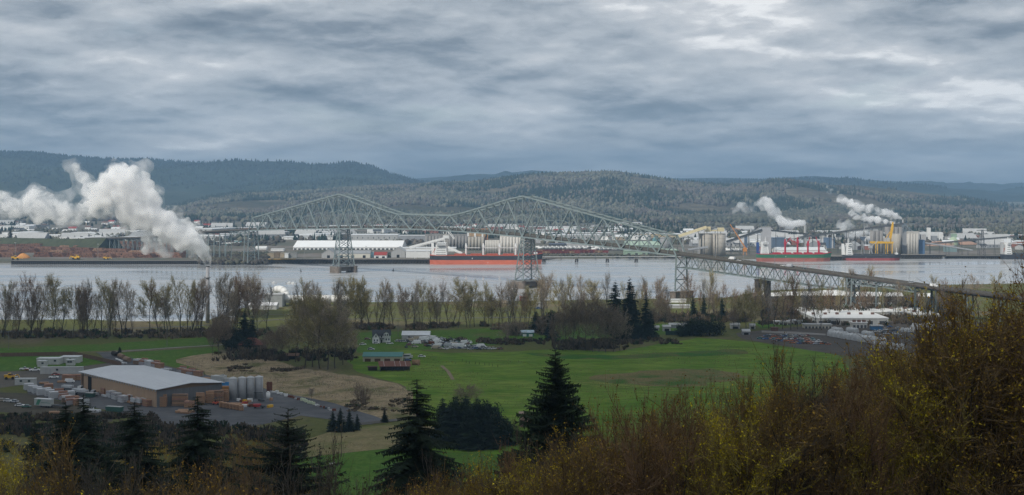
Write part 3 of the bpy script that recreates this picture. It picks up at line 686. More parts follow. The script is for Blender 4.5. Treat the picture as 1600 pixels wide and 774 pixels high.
for px, py, s, lb in ((24, 406, 1.1, 'tall floodlight pole by the orange chip heap'), (153, 405.6, 1.0, 'tall floodlight pole at the right of the log yard'), (464, 403, .7, 'floodlight pole in front of the white warehouse, left one'), (476, 403, .7, 'floodlight pole before the middle of the white warehouse'), (572, 403, .75, 'floodlight pole beside the bridge tower near the blue shed'), (1082, 400, 1.2, 'thin mast left of the two big concrete silos'), (1372, 402, .8, 'floodlight pole on the yellow crane berth')):
    LP.put(at(px, py), 0, s, lb, 'floodlight poles on the far shore')
# ---- warehouses along the middle of the far shore
bld('warehouse', 'very long white warehouse behind the pile wharf', 'warehouse', 458, 628, 386.5, 390.5, 100, WHT, mat('bright white roofing', (.80, .80, .79), .6, .06, .05), 'gable', 'x', 26, rh=9.5, dcol=DGY)
bld('warehouse', 'long grey flat roofed warehouse behind the white one', 'warehouse', 546, 621, 367.8, 377.5, 70, GRL, WHR, doors=0, wins=9)
bld('warehouse', 'grey warehouse with a dark door right of the longer grey one', 'warehouse', 621, 664, 369.5, 381, 70, GRY, GRL, doors=2)
bld('warehouse', 'pale low warehouse behind left end of the white warehouse', 'warehouse', 440, 520, 371, 374.5, 60, WHT, WHR, wins=12)
bld('shed', 'grey gabled shed beside the left foot of the bridge tower', 'shed', 502.5, 524, 396.5, 403.4, 40, GRL, GRY, 'gable', 'y', 1, rh=7)
bld('shed', 'long cream shed standing behind the bridge tower', 'shed', 524.5, 578, 396.5, 403.2, 30, mat('cream wall', (.62, .60, .52), .7, .1, .3), GRY, 'gable', 'x', 3, rh=4)
bld('hut', 'small light blue hut at the end of the cream shed', 'hut', 578.6, 583.6, 394.2, 402.4, 8, mat('light blue wall', (.30, .52, .62), .6, .1, .3), GRL)
bld('shed', 'small white wharf building with a dark red roof', 'shed', 584.5, 604, 399, 403.4, 20, WHT, RED, 'gable', 'x', 2, rh=4.5)
bld('shed', 'grey gabled shed with a dark doorway right of the red roof', 'shed', 611, 633, 393.8, 402.8, 40, GRL, GRL, 'gable', 'y', 1, rh=7)
bld('shed', 'dark green lean-to between red roof and grey gable', 'shed', 604.8, 610.8, 395.6, 402.4, 20, mat('olive wall', (.10, .11, .08), .8, .2, .3), DGY)
bld('warehouse', 'bright white bulk shed left of the red hulled ship', 'warehouse', 634, 672, 393, 402.9, 40, WHT, WHR, doors=0)
bld('warehouse', 'long white storage hall behind the ship superstructure', 'warehouse', 626, 712, 388.2, 393.2, 40, WHT, WHR, 'flat')
for i, (a, b, y0, y1, m) in enumerate(((418, 428, 396.5, 403, TAN_), (428.5, 437, 395, 403, mat('brown container', (.20, .15, .10), .8, .2, .3)), (437.6, 444, 396, 403, TAN_), (444.6, 450.4, 396.5, 403.2, WHT), (451, 463.5, 395, 403, mat('grey container', (.25, .25, .24), .8, .2, .3)))):
    bld('container_stack', ('tan', 'brown', 'pale tan', 'white', 'grey')[i]+' container stack at the left end of the pile wharf', 'containers', a, b, y0, y1, 8, m, m, group='container stacks on the wharf')
bld('shed', 'small white arched shed under the bridge anchor span', 'shed', 399, 416, 387.5, 390, 16, WHT, WHT, 'gable', 'x', rh=2.2); bld('shed', 'low red and white shed right of the arched shed', 'shed', 423, 443, 389.5, 392.4, 14, WHT, WHR, 'flat')
# ---- grain terminal
def silos(label, px0, px1, yt, yb, n, m, rows=1, cap=True, z=3, name='silo_block'):
    a, b = at(px0, yb, z), at(px1, yb, z); w = b.x-a.x; H = CH-(yt-HY)*a.y/F-z; d = w/n; r = thing(name, label, 'grain silos', (a.x+w/2, a.y+d/2, z))
    me = MB().cyl((0, 0, 0), (0, 0, H), d*.495, n=14).mesh('silo', m, True)
    for j in range(rows):
        for k in range(n): link('silo', me, r, (-w/2+d*(k+.5), j*d, 0))
    if cap: part('gallery', MB().bb(-w/2, w/2, -d*.3, d*.3+(rows-1)*d, H+.02, H+3.2), m, r)
    return r
GSI = mat('grey silo concrete', (.27, .26, .25), .85, .25, .15, stretch=(1, 1, .2))
silos('row of grey concrete silos behind the ship loader tower', 664, 731, 369, 389, 13, GSI, 2)
silos('tall grey silos below the tan conveyor house', 731, 757, 370, 391, 5, SIL, 2, False)
silos('row of slim white silos in front at the grain berth', 758, 781, 375.5, 396, 9, SIW, 1, False)
silos('tall white silos at the right end of the grain terminal', 781, 821, 371, 396, 8, SIW, 2)
r = thing('conveyor_house', 'tan and rust conveyor house on top of the silos', 'conveyor', at(748, 391))
part('gallery', MB().bb(-20, 12, 3, 12, 24, 30), mat('tan gallery', (.42, .28, .16), .8, .3, .3), r); part('ribs', MB().bb(-20.3, -17, 2.7, 3.0, 24, 31).bb(-8, -5, 2.7, 3.0, 23, 31).bb(5, 8, 2.7, 3.0, 23.5, 30.5), WHT, r); part('stair_tower', MB().bb(9.3, 15, 4, 9, 0, 22), BRN, r)
r = thing('gantry', 'orange lattice gantry seen through the bridge truss', 'gantry', at(753, 378))
for k in range(5): part('mast', MB().beam((-12+k*6, 0, 0), (-10+k*5, 0, 26), .9).beam((-10+k*5, 0, 26), (-7+k*5, 0, 18), .8), ORG, r)
part('boom', MB().beam((-13, 0, 20), (13, 0, 23), 1.2).beam((-13, 0, 24.5), (13, 0, 26.5), .8), ORG, r)
def conveyor(label, p, q, w, m, posts=0, pm=None, h_=None, name='conveyor', base=3.0):
    """Inclined gallery from p to q with trestle legs down to the ground."""
    p, q = Vector(p), Vector(q); r = thing(name, label, 'conveyor', ((p.x+q.x)/2, (p.y+q.y)/2, base)); o = -r.location
    part('gallery', MB().beam(p, q, w, h_ or w), m, r, o)
    part('truss', MB().beam(p+Vector((0, -w*.52, -(h_ or w)*.75)), q+Vector((0, -w*.52, -(h_ or w)*.75)), w*.22), pm or m, r, o)
    for k in range(posts):
        c = p.lerp(q, (k+.5)/posts); part('leg', MB().beam((c.x-1.2, c.y, base-1), (c.x, c.y, c.z-w*.5), w*.18).beam((c.x+1.2, c.y, base-1), (c.x, c.y, c.z-w*.5), w*.18), pm or m, r, o)
    return r
conveyor('long white inclined gallery rising to the ship loader tower', ray(640, 386.5, 2105), ray(694, 372.5, 2100), 3.0, WHT, 3)
r = thing('ship_loader', 'white ship loader tower with a raised lattice boom', 'ship loader', at(697, 403)); 
part('tower', MB().bb(-3, 3, 0, 6, 0, 37), mat('grey tower steel', (.38, .36, .33), .7, .25, .3), r); part('head_house', MB().bb(-4.5, 4.5, -1, 7, 30, 35), WHT, r)
part('boom', MB().beam((2, -2, 42), (13, -4, 29), 1.0).beam((4, -2, 44), (14, -4, 30), .7), WHT, r)
part('mast', MB().beam((0, 0, 36), (2, -2, 45), .9).beam((4, 0, 36), (2, -2, 45), .9), WHT, r)
for k in range(5): part('lacing', MB().beam((2+k*2.2, -3, 42-k*2.6), (5+k*2.1, -3, 43-k*2.7), .35), WHT, r)
conveyor('white spout gallery sloping down behind the ship funnel', ray(700, 386, 2092), ray(722, 396, 2088), 2.6, WHT)
# ---- ships
def ship(label, px0, px1, yw, L0, hull, boot, deck, house, gear, z_free, crane, cranec, house_h=22, lifeboat=True, flip=False):
    a, b = at(px0, yw, 0), at(px1, yw, 0); L = b.x-a.x; Bm = max(20, L*.155); r = thing('cargo_ship', label, 'ship', ((a.x+b.x)/2, a.y+Bm/2, 0))
    st = (-.5, -.485, -.44, -.36, .30, .40, .46, .492, .5); hb = (.60, .82, .96, 1, 1, .86, .50, .16, .02); bt = (.18, .45, .80, 1, 1, .76, .34, .07, .02); dz = (1.05, 1.02, 1, 1, 1, 1.02, 1.12, 1.2, 1.22)
    zs = z_free*.52
    def sec(i, z, f): return st[i]*L+(0 if i < 7 else (z/z_free)*2.0*(1 if i == 8 else .5)), Bm/2*((1-f)*bt[i]+f*hb[i]), z
    up, lo, dk_ = MB(), MB(), MB(); su, sl_, sd = [], [], []
    for i in range(9):
        x, w0, _ = sec(i, -2, 0); x1, w1, _ = sec(i, zs, .6); x2, w2, _ = sec(i, z_free*dz[i], 1)
        sl_.append([(x, -w0, -2), (x, w0, -2), (x1, w1, zs), (x1, -w1, zs)]); su.append([(x1, -w1, zs), (x1, w1, zs), (x2, w2, z_free*dz[i]), (x2, -w2, z_free*dz[i])])
        sd.append([(x2, -w2*.97, z_free*dz[i]), (x2, w2*.97, z_free*dz[i]), (x2, w2*.97, z_free*dz[i]+.9), (x2, -w2*.97, z_free*dz[i]+.9)])
    up.loft(su); lo.loft(sl_); dk_.loft(sd); part('hull', up, hull, r); part('boot_topping', lo, boot, r); part('bulwark', dk_, deck, r)
    zf = z_free+.9
    for k in range(5):
        x = -.28*L+k*.145*L; part('hatch', MB().bb(x, x+.10*L, -Bm*.3, Bm*.3, zf, zf+1.8), deck, r)
    hw = Bm*.40; hx0, hx1 = -.455*L, -.345*L
    b = MB(); n = 5
    for k in range(n): 
        z0 = zf+k*house_h*.62/n; b.bb(hx0+k*.4, hx1-k*.35, -hw*(1-.05*k), hw*(1-.05*k), z0+(.01 if k else 0), z0+house_h*.62/n)
    zt = zf+house_h*.62; b.bb(hx0+3, hx1-1, -Bm*.5, Bm*.5, zt+.01, zt+3); part('superstructure', b, house, r)
    for k in range(n): part('window_band', MB().bb(hx1-k*.35-.02, hx1-k*.35+.05, -hw*.8, hw*.8, zf+k*house_h*.62/n+1, zf+k*house_h*.62/n+1.7).bb(hx0+k*.4+2, hx1-k*.35-1.5, -hw*(1-.05*k)-.05, -hw*(1-.05*k)+.02, zf+k*house_h*.62/n+1, zf+k*house_h*.62/n+1.7), GLASS, r)
    part('bridge_windows', MB().bb(hx0+4, hx1-.95, -Bm*.48, Bm*.48, zt+1.2, zt+2.3).bb(hx0+3.5, hx1-1.5, -Bm*.502, -Bm*.49, zt+1.2, zt+2.3), GLASS, r)
    part('funnel', MB().loft([[(hx0-5, -2.5, zf), (hx0-.5, -2.5, zf), (hx0-.5, 2.5, zf), (hx0-5, 2.5, zf)], [(hx0-5.4, -2, zf+house_h*.72), (hx0-1.8, -2, zf+house_h*.72), (hx0-1.8, 2, zf+house_h*.72), (hx0-5.4, 2, zf+house_h*.72)]]), gear, r)
    part('radar_mast', MB().beam((hx1-4, 0, zt+3), (hx1-4, 0, zt+11), .7).beam((hx1-4, -3, zt+8), (hx1-4, 3, zt+8), .4).beam((hx1-6, 0, zt+6), (hx1-2, 0, zt+6), .35), house, r)
    if lifeboat:
        part('lifeboat', MB().loft([[(x, y, z) for y, z in ((-1.5*s, zc), (0, zc-1.6*s), (1.5*s, zc), (0, zc+1.6*s))] for x, s, zc in ((-.478*L, .2, zf+5.2), (-.47*L, 1, zf+6.2), (-.455*L, 1, zf+8.2), (-.448*L, .2, zf+9.4))]), ORG, r)
        part('davit', MB().beam((-.485*L, -2, zf), (-.45*L, -2, zf+10), .8).beam((-.485*L, 2, zf), (-.45*L, 2, zf+10), .8), mat('faded red davit', (.5, .22, .17), .6, .2, .5), r)
    part('draft_marks', MB().bb(-.12*L, -.115*L, -Bm/2-.06, -Bm/2+.1, zs*1.2, zs*1.5).bb(.02*L, .024*L, -Bm/2-.06, -Bm/2+.1, zs*.3, zs*.5), WHT, r)
    for k, (fx, ang, el, hgt) in enumerate(crane):
        x = fx*L; c = thing('deck_crane', None, None); c.parent = r; c.location = (x, 0, zf)
        part('post', MB().cyl((0, 0, 0), (0, 0, hgt), 1.5, 1.25, 10), cranec, c); part('cab', MB().bb(-1.7, 1.7, -1.9, 1.9, hgt*.62, hgt*.82), cranec, c)
        d = Vector((math.cos(ang)*math.cos(el), math.sin(ang)*math.cos(el), math.sin(el))); bl = L*.125
        part('jib', MB().beam((0, -1.3, hgt*.62), Vector((0, -.5, hgt*.62))+d*bl, .75).beam((0, 1.3, hgt*.62), Vector((0, .5, hgt*.62))+d*bl, .75), cranec, c)
    part('forecastle', MB().bb(.43*L, .465*L, -Bm*.2, Bm*.2, z_free*1.1+.9, z_free*1.1+3.4).beam((.45*L, 0, z_free*1.1+3), (.45*L, 0, z_free*1.1+11), .5), house, r)
    return r
HBK = mat('dark grey hull', (.045, .047, .055), .5, .25, .12, stretch=(.6, 1, 2)); HRD = mat('orange red boot topping', (.58, .15, .085), .6, .2, .10, stretch=(.5, 1, 3)); HDK = mat('red oxide deck', (.42, .10, .06), .7, .2, .3)
HGR = mat('green hull paint', (.04, .17, .09), .5, .25, .12, stretch=(.6, 1, 2)); HBR = mat('brown red boot topping', (.36, .13, .10), .7, .3, .12, stretch=(.5, 1, 3)); CRD = mat('crimson crane paint', (.42, .03, .05), .5, .2, .4)
s1 = ship('big dark hulled bulk carrier with orange red bottom and white cranes', 671, 846, 413.6, 0, HBK, HRD, HDK, WHT, WHT, 12.6, [(-.175, 0, 0, 17), (-.02, 0, 0, 17), (.125, 0, 0, 17), (.27, 3.14, 0, 17)], WHT, 24)
s2 = ship('green hulled cargo ship with crimson cranes at the right berth', 1184, 1299, 409, 0, HGR, HBR, CRD, WHT, mat('navy funnel', (.03, .07, .22), .5, .1, .5), 10.8, [(-.11, 0.05, .95, 22), (.06, 3.1, .5, 25), (.20, .1, 1.35, 19), (.35, 3.0, 1.25, 20)], CRD, 24)
s3 = ship('black hulled cargo ship with dark red bottom at the yellow crane', 1319, 1408, 407.6, 0, HBK, mat('dull red boot topping', (.32, .075, .07), .7, .3, .12, stretch=(.5, 1, 3)), DGY, WHT, WHT, 7.6, [(.33, 3.1, 0.05, 6)], DGY, 24, False)
s4 = ship('ship cut off by the right edge, white house over dark hull', 1568, 1660, 405.3, 0, HBK, HBK, DGY, WHT, GRL, 6.5, [], DGY, 26)
for k, (px, w_) in enumerate(((1237, 1.2), (1248.5, 2.0), (1257.3, 2.0), (1265.8, 2.2), (1274.6, 2.0))):
    x = at(px, 409, 0).x-s2.location.x; part('lettering', MB().bb(x-w_/2, x+w_/2, -8.98-.36, -8.85, 6.4, 9.2), WHT if k else GRL, s2)
# ---- rail yard, trestle and buildings between the ship and the silos
RW = mat('rusty tank car', (.26, .12, .09), .8, .3, .3)
def mk_tank(m):
    def f():
        r = thing('tank_wagon', None, 'tank wagon'); part('tank', MB().cyl((-7, 0, 2.6), (7, 0, 2.6), 1.5, n=10), m, r, sm=True); part('dome', MB().cyl((0, 0, 4), (0, 0, 4.8), .7, n=8), m, r); part('frame', MB().bb(-8, 8, -1.2, 1.2, .7, 1.1), DGY, r)
        for x in (-5.5, 5.5): part('bogie', MB().bb(x-1.3, x+1.3, -1.1, 1.1, 0, .7), DGY, r)
        return r
    return f
TK = Kind(mk_tank(WHT))
for j, (y, x0, n) in enumerate(((388.6, 842, 14), (390.2, 846, 11), (389.5, 935, 8), (391.6, 1136, 5), (393.4, 1140, 3), (391.8, 930, 9))):
    for k in range(n): c = at(x0+k*(6.6 if j else 6.9), y); TK.put((c.x, c.y, 3), 0, (.95, 1, 1.1), 'white tank wagon in the rail yard, '+('rear track behind the right river tower', 'second track behind the right river tower', 'rear track below the bridge truss', 'upper row right of the twin silos', 'lower row right of the twin silos', 'front track below the bridge truss')[j], ('tank wagons in the far rail yard', 'tank wagons in the far rail yard', 'tank wagons under the truss', 'tanks by the twin silos', 'tanks by the twin silos', 'tank wagons under the truss')[j])
def mk_box(m):
    def f():
        r = thing('boxcar', None, 'boxcar'); part('body', MB().bb(-8, 8, -1.5, 1.5, 1.1, 4.6), m, r); part('door', MB().bb(-1.4, 1.4, -1.58, -1.48, 1.3, 4.3), m, r)
        for x in (-5.5, 5.5): part('bogie', MB().bb(x-1.3, x+1.3, -1.1, 1.1, 0, 1.1), DGY, r)
        return r
    return f
BX = [Kind(mk_box(mat('maroon boxcar', (.20, .05, .05), .8, .25, .3))), Kind(mk_box(mat('tan boxcar', (.38, .24, .15), .8, .25, .3)))]
for j, (y, x0, n) in enumerate(((394.6, 842, 12), (397, 838, 9), (396, 905, 6))):
    for k in range(n): c = at(x0+k*7.6, y); BX[(k*7+j) % 5 == 0].put((c.x, c.y, 3), 0, (1, 1, 1.05), ('maroon', 'tan')[(k*7+j) % 5 == 0]+' boxcar in the yard train, '+('rear', 'front', 'right hand')[j]+' string', 'boxcars in the far rail yard')
A_, B_ = at(843, 406.5, 0), at(1062, 405.5, 0)
r = thing('causeway', 'low trestle with pipe running along the far bank', 'causeway', (A_.x, A_.y, 0)); L_ = (B_-A_).x
part('deck', MB().bb(0, L_, -1.5, 1.5, 4.6, 5.6), GRL, r); part('pipe', MB().cyl((0, -1.9, 5.2), (L_, -1.9, 5.2), .5, n=6), GRL, r)
for k in range(9): part('trestle', MB().beam((k*L_/8.2+6, -2, -2), (k*L_/8.2+6, -1, 9), .5).beam((k*L_/8.2+8, -2, -2), (k*L_/8.2+6, -1, 8), .4), DGY, r)
for k, px in enumerate((850, 901, 949, 994)):
    c = at(px, 410.2, 0); r = thing('dolphin', ('mooring dolphin of clustered piles close to the river tower', 'mooring dolphin of clustered piles, second from the river tower', 'mooring dolphin of clustered piles, third from the river tower', 'mooring dolphin of clustered piles, farthest right')[k], 'mooring dolphin', (c.x, c.y, 0), 0, 'mooring dolphins by the trestle')
    for i in range(6): part('pile', MB().cyl((math.cos(i)*2.6, math.sin(i)*2, -2), (math.cos(i)*1.6, math.sin(i)*1.2, 5.6), .45, n=6), TIMB, r)
    part('cap', MB().bb(-2.4, 2.4, -2, 2, 5.65, 6.3), PLNK, r)
bld('warehouse', 'pale green metal building below the bridge truss', 'warehouse', 977, 1012, 393, 400, 40, GRN, GRN, doors=3, dcol=DGY); bld('warehouse', 'green hall with dark doors right of the pale green one', 'warehouse', 1012, 1060, 391.5, 399.6, 50, mat('green hall siding', (.20, .30, .23), .7, .15, .2), mat('mint roof', (.36, .46, .36), .7, .12, .1), doors=4)
bld('warehouse', 'long mint green roofed hall behind the green buildings', 'warehouse', 978, 1034, 383.5, 387, 60, mat('sage wall', (.25, .33, .27), .7, .15, .2), MATS['mint roof'], 'gable', 'x', rh=6)
bld('warehouse', 'long beige warehouse seen through the truss near its end', 'warehouse', 985, 1034, 365.5, 371.5, 70, mat('beige wall', (.5, .42, .28), .8, .1, .2), WHR, wins=6); bld('warehouse', 'beige warehouse with green windows above the mint roof', 'warehouse', 1036, 1066, 366.5, 373, 60, MATS['beige wall'], WHR)
bld('tent_hall', 'dark teal pointed tent hall right under the truss', 'tent', 1020, 1033, 378, 384, 30, TEA, TEA, 'gable', 'y', rh=10)
silos('large plain grey silo block half hidden by the truss end', 1032, 1051, 371.5, 393, 1, mat('plain grey silo', (.26, .26, .26), .8, .15, .1), 1, False)
bld('warehouse', 'low dark roofed hall near the tank wagons', 'warehouse', 858, 886, 382, 386.4, 30, DGY, mat('slate blue roof', (.10, .12, .17), .7, .2, .2), 'flat'); bld('warehouse', 'grey gabled hall behind the second tank row', 'warehouse', 886, 920, 381, 387, 50, GRL, GRL, 'gable', 'x', rh=5)
bld('warehouse', 'pale flat roofed warehouse right of the river tower top', 'warehouse', 838, 900, 375, 379.6, 60, GRL, WHR)
# ---- twin silos and the right-hand port
for px0, px1, lb in ((1094, 1115.4, 'left one of the two big round concrete silos'), (1114.6, 1135.5, 'right one of the two big round concrete silos')):
    a, b_ = at(px0, 401, 3), at(px1, 401, 3); w = b_.x-a.x; H = CH-(366.5-HY)*a.y/F-3
    r = thing('concrete_silo', lb, 'silo', (a.x+w/2, a.y+w/2+(4 if px0 < 1100 else 0), 3), 0, 'twin concrete silos')
    part('drum', MB().cyl((0, 0, 0), (0, 0, H), w*.49, n=28), SIL, r, sm=True); part('cap', MB().cyl((0, 0, H+.01), (0, 0, H+1), w*.50, n=28), SIL, r)
    for k in range(1, 5): part('band', MB().cyl((0, 0, H*k/5), (0, 0, H*k/5+.25), w*.495, n=28), mat('silo band', (.33, .31, .27), .9, .1, .3), r)
    part('stair', MB().beam((-w*.35, -w*.40, 0), (-w*.35, -w*.40, H), .8).beam((-w*.18, -w*.49, 0), (-w*.18, -w*.49, H+9), .5), DGY, r)
conveyor('cream conveyor rising to the top of the twin silos', ray(1055, 371, 2200), ray(1104, 355, 2190), 4.5, CRM, 2, GRL)
r = thing('head_house', 'two cream transfer houses above the twin silos', 'conveyor house', at(1106, 401)); r.location.z = 3; k_ = 2190/F
part('house', MB().bb(-3, 5.5, 6, 14, 39, 47), CRM, r); part('house', MB().bb(17, 27, 6, 14, 39.5, 45.5), CRM, r); part('gallery', MB().bb(5.5, 17, 8, 12, 40, 42), CRM, r); part('leg', MB().beam((0, 10, 30), (0, 10, 39), .8).beam((13, 10, 30), (13, 10, 40), .8).beam((22, 10, 33), (22, 10, 39.5), .8), DGY, r)
bld('conveyor_house', 'small cream house at the foot of the silo conveyor', 'conveyor house', 1052, 1062, 369, 376, 8, CRM, CRM)
conveyor('dark conveyor with a white drum end below the twin silos', ray(1075, 384+6, 2120), ray(1106, 375+11, 2118)+Vector((0, 0, 0)), 2.6, GRY, 2, DGY)
r = thing('crawler_crane', 'tan lattice crane leaning over the yard right of the twin silos', 'crane', at(1164, 399)); part('boom', MB().beam((0, 0, 12), (-24, 0, 50), 1.1).beam((1.5, 0, 12), (-24, 0, 50), .6), ORG, r); part('cab', MB().bb(-3, 3, -2, 2, 6, 12), ORG, r); part('portal', MB().beam((-3, 0, 0), (-2, 0, 6), .8).beam((3, 0, 0), (2, 0, 6), .8), ORG, r); part('jib', MB().beam((-20, 0, 44), (-8, 0, 42), .6), ORG, r)
conveyor('long dark conveyor climbing to the grey tower', ray(1135, 378, 2260), ray(1191, 359.5, 2260), 3.6, DGY, 4, DGY)
r = bld('transfer_tower', 'tall plain grey transfer tower behind the green ship', 'tower', 1191, 1205, 355.5, 395, 14, mat('light grey tower cladding', (.42, .42, .43), .6, .12, .12), GRL)
conveyor('thin dark gallery leading right from the grey tower', ray(1205, 360, 2265), ray(1262, 366, 2300), 2.2, DGY, 4, DGY)
bld('conveyor_tower', 'dark blue steel tower under the long conveyor', 'tower', 1163.5, 1168, 368, 390, 5, BLU, BLU)
bld('warehouse', 'dark blue clad hall behind the red ship cranes', 'warehouse', 1207, 1226, 372.5, 388, 30, BLU, BLU); bld('warehouse', 'slate blue hall right of the green ship', 'warehouse', 1291, 1304, 372.5, 388, 22, mat('slate blue cladding', (.12, .18, .27), .5, .2, .2), BLU)
bld('warehouse', 'long white storage shed behind the green ship deck', 'warehouse', 1212, 1290, 391, 397, 30, WHT, WHR, 'gable', 'x', rh=4)
conveyor('longest conveyor, rising right to the top of the grain elevator', ray(1250, 371, 2330), ray(1412, 349.5, 2250), 3.0, DGY, 12, DGY)
for px0, px1, yt, n, lb in ((1362, 1381, 361, 3, 'grey silos behind the yellow crane'), (1385, 1411, 355, 4, 'tall grey silos under the conveyor end')): silos(lb, px0, px1, yt, 398, n, GSI, 2, False)
silos('tall concrete silos left of the steel bins', 1398, 1409.5, 366, 399, 1, SIL, 2, False); silos('pale concrete silos left of the blue tower', 1418.5, 1436, 365, 400, 4, mat('pale silo concrete', (.46, .44, .40), .85, .2, .12, stretch=(1, 1, .25)), 2)
r = thing('elevator_head', 'dark steel headworks on top of the grain elevator', 'grain elevator', at(1414, 396)); q_ = random.Random(3)
part('tower', MB().bb(-4.5, 4.5, 0, 8, 0, 36), GRY, r); part('head', MB().bb(-7, 9, 0, 8, 36.2, 43).bb(-3, 3, 1, 7, 43.2, 49), mat('blue grey steel', (.16, .20, .23), .6, .25, .3), r)
for k in range(7): part('spout', MB().beam((q_.uniform(-4, 4), -1, 46), (q_.uniform(-12, 22), -1, 35), .8), mat('spout grey', (.30, .33, .34), .5, .2, .3), r)
bld('tower', 'tall bright blue clad tower beside the pale silos', 'tower', 1434.5, 1445, 375.5, 399.5, 10, mat('bright blue cladding', (.09, .16, .27), .5, .15, .15), BLU)
# yellow portal crane
r = thing('portal_crane', 'tall yellow harbour crane behind the black ship', 'crane', at(1383, 401.5))
for x, y in ((-12, 0), (-12, 12), (4, 0), (4, 12), (11, 0), (11, 12)): part('leg', MB().beam((x, y, 0), (x, y, 21), 1.1), YEL, r)
part('girder', MB().bb(-21, 13, -1, 1.2, 21.05, 24).bb(-21, 13, 11, 13, 21.05, 24), YEL, r); part('machine_house', MB().bb(0, 8, 1.4, 10.8, 24.05, 29.5), GRL, r)
part('boom', MB().loft([[(6, 3, 22), (9.5, 3, 22), (9.5, 6, 22), (6, 6, 22)], [(10.5, 3, 45), (14, 3, 45), (14, 6, 45), (10.5, 6, 45)], [(12.5, 3.6, 55), (14.5, 3.6, 55), (14.5, 5.4, 55), (12.5, 5.4, 55)]]), YEL, r); part('strut', MB().beam((0, 4, 27), (12, 4, 44), .7), YEL, r)
r = thing('level_luffing_crane', 'pale grey jib crane between the ships', 'crane', at(1360, 402)); part('portal', MB().beam((-3, 0, 0), (0, 0, 14), 1).beam((4, 0, 0), (1, 0, 14), 1).bb(-3, 3, -2, 2, 14, 18), GRL, r); part('jib', MB().beam((0, 0, 16), (-9, 0, 39), .9).beam((2, 0, 17), (12, 0, 26), .8).beam((-2, 0, 12), (10, 0, 25), .5), GRL, r)
r = thing('level_luffing_crane', 'pale grey crane with dark cab left of the jib crane', 'crane', at(1348, 399)); part('portal', MB().beam((-3, 0, 0), (0, 0, 26), .9).beam((3, 0, 0), (0, 0, 26), .9), GRY, r); part('cab', MB().loft([[(-2, -2, 24), (2, -2, 24), (2, 2, 24), (-2, 2, 24)], [(-5, -2, 30), (5, -2, 30), (5, 2, 30), (-5, 2, 30)]]), mat('slate cab', (.10, .13, .17), .6, .2, .5), r); part('jib', MB().beam((0, 0, 30), (3, 0, 46), .9).beam((2, 0, 46), (2, 0, 56), .4), GRL, r)
# pylon, conveyor and mill at the right edge
r = thing('pylon', 'tall dark river crossing pylon near the right edge', 'pylon', at(1535, 404)); 
for a in (-1, 1):
    for c in (-1, 1): part('leg', MB().beam((a*4, c*4, 0), (a*1.0, c*1.0, 44), .5), DGY, r)
for k in range(7): z = 3+k*6; w = 4-z/44*3; part('lacing', MB().beam((-w, -w, z), (w-.3, -w, z+6), .3).beam((w, -w, z), (-w+.3, -w, z+6), .3), DGY, r)
for z in (38, 43.5): part('crossarm', MB().beam((-9, 0, z), (9, 0, z), .8), DGY, r)
conveyor('long dark boom conveyor near the right edge', ray(1440, 382, 2260), ray(1593, 369, 2210), 2.2, DGY, 6, DGY); conveyor('low dark conveyor crossing under the boom conveyor', ray(1446, 379.5, 2235), ray(1520, 391, 2200), 1.8, GRY, 5, DGY)
bld('shed', 'small teal grey hut under the low conveyor', 'shed', 1477, 1495, 385, 394, 10, mat('teal grey siding', (.20, .28, .28), .7, .2, .3), GRY)
for i, (px, py, w, h_, m_) in enumerate(((1455, 383, 40, 7, ORG), (1472, 384.5, 60, 8, 0), (1505, 383, 70, 9, 0), (1545, 385, 26, 9, 0), (1575, 380, 110, 6, 0), (1462, 381.5, 50, 5, 0))):
    heap('chip_pile', ('orange chip heap by the steel bins', 'long orange chip heap behind the teal hut', 'largest orange chip heap below the green dome', 'small tan chip heap left of the pylon', 'orange chip ridge at the right edge', 'low chip heap behind the blue tower')[i], 'wood chips', px, py, w, h_, mat('wood chip orange', (.40, .25, .18), .95, .25, .3), seed=i+2, depth=30)
r = thing('paper_mill', 'cluster of mill towers with a pale chimney near the right edge', 'mill', at(1463, 381))
for k, (x, w, h_, m_) in enumerate(((-30, 7, 22, GRL), (-18, 10, 17, GRL), (-6, 5, 30, WHT), (4, 12, 14, GRY), (18, 8, 20, WHT), (32, 12, 12, GRL), (46, 9, 18, GRN))): part('building', MB().bb(x-w/2, x+w/2, 20+k*2, 30+k*2, 0, h_), m_, r)
c = at(1489.5, 383); r = thing('storage_dome', 'pale green storage dome among the chip heaps', 'dome', (c.x, c.y, 3)); part('drum', MB().cyl((0, 0, 0), (0, 0, 9), 9, n=16), mat('pale green paint', (.36, .44, .30), .7, .1, .3), r); part('cap', MB().cyl((0, 0, 9.02), (0, 0, 15), 9, 3, 16), MATS['pale green paint'], r)
for px, yt, yb, w, lb in ((1258, 352, 392, 2.2, 'banded steel chimney releasing the left hand plume'), (1411, 343, 385, 1.6, 'slim chimney above the grain elevator'), (1301, 366, 388, 1.4, 'short mill chimney beside the slate blue hall'), (1173, 357, 372, 1.3, 'far thin white chimney left of the grey tower'), (1325, 362, 388, 1.3, 'short chimney left of the grey jib cranes')):
    c = at(px, yb); H = CH-(yt-HY)*c.y/F-3; r = thing('chimney', lb, 'chimney', (c.x, c.y, 3)); part('flue', MB().cyl((0, 0, 0), (0, 0, H), w*1.2, w, 10), GRL, r); part('collar', MB().cyl((0, 0, H*.6), (0, 0, H*.62), w*1.7, w*1.7, 10), DGY, r)
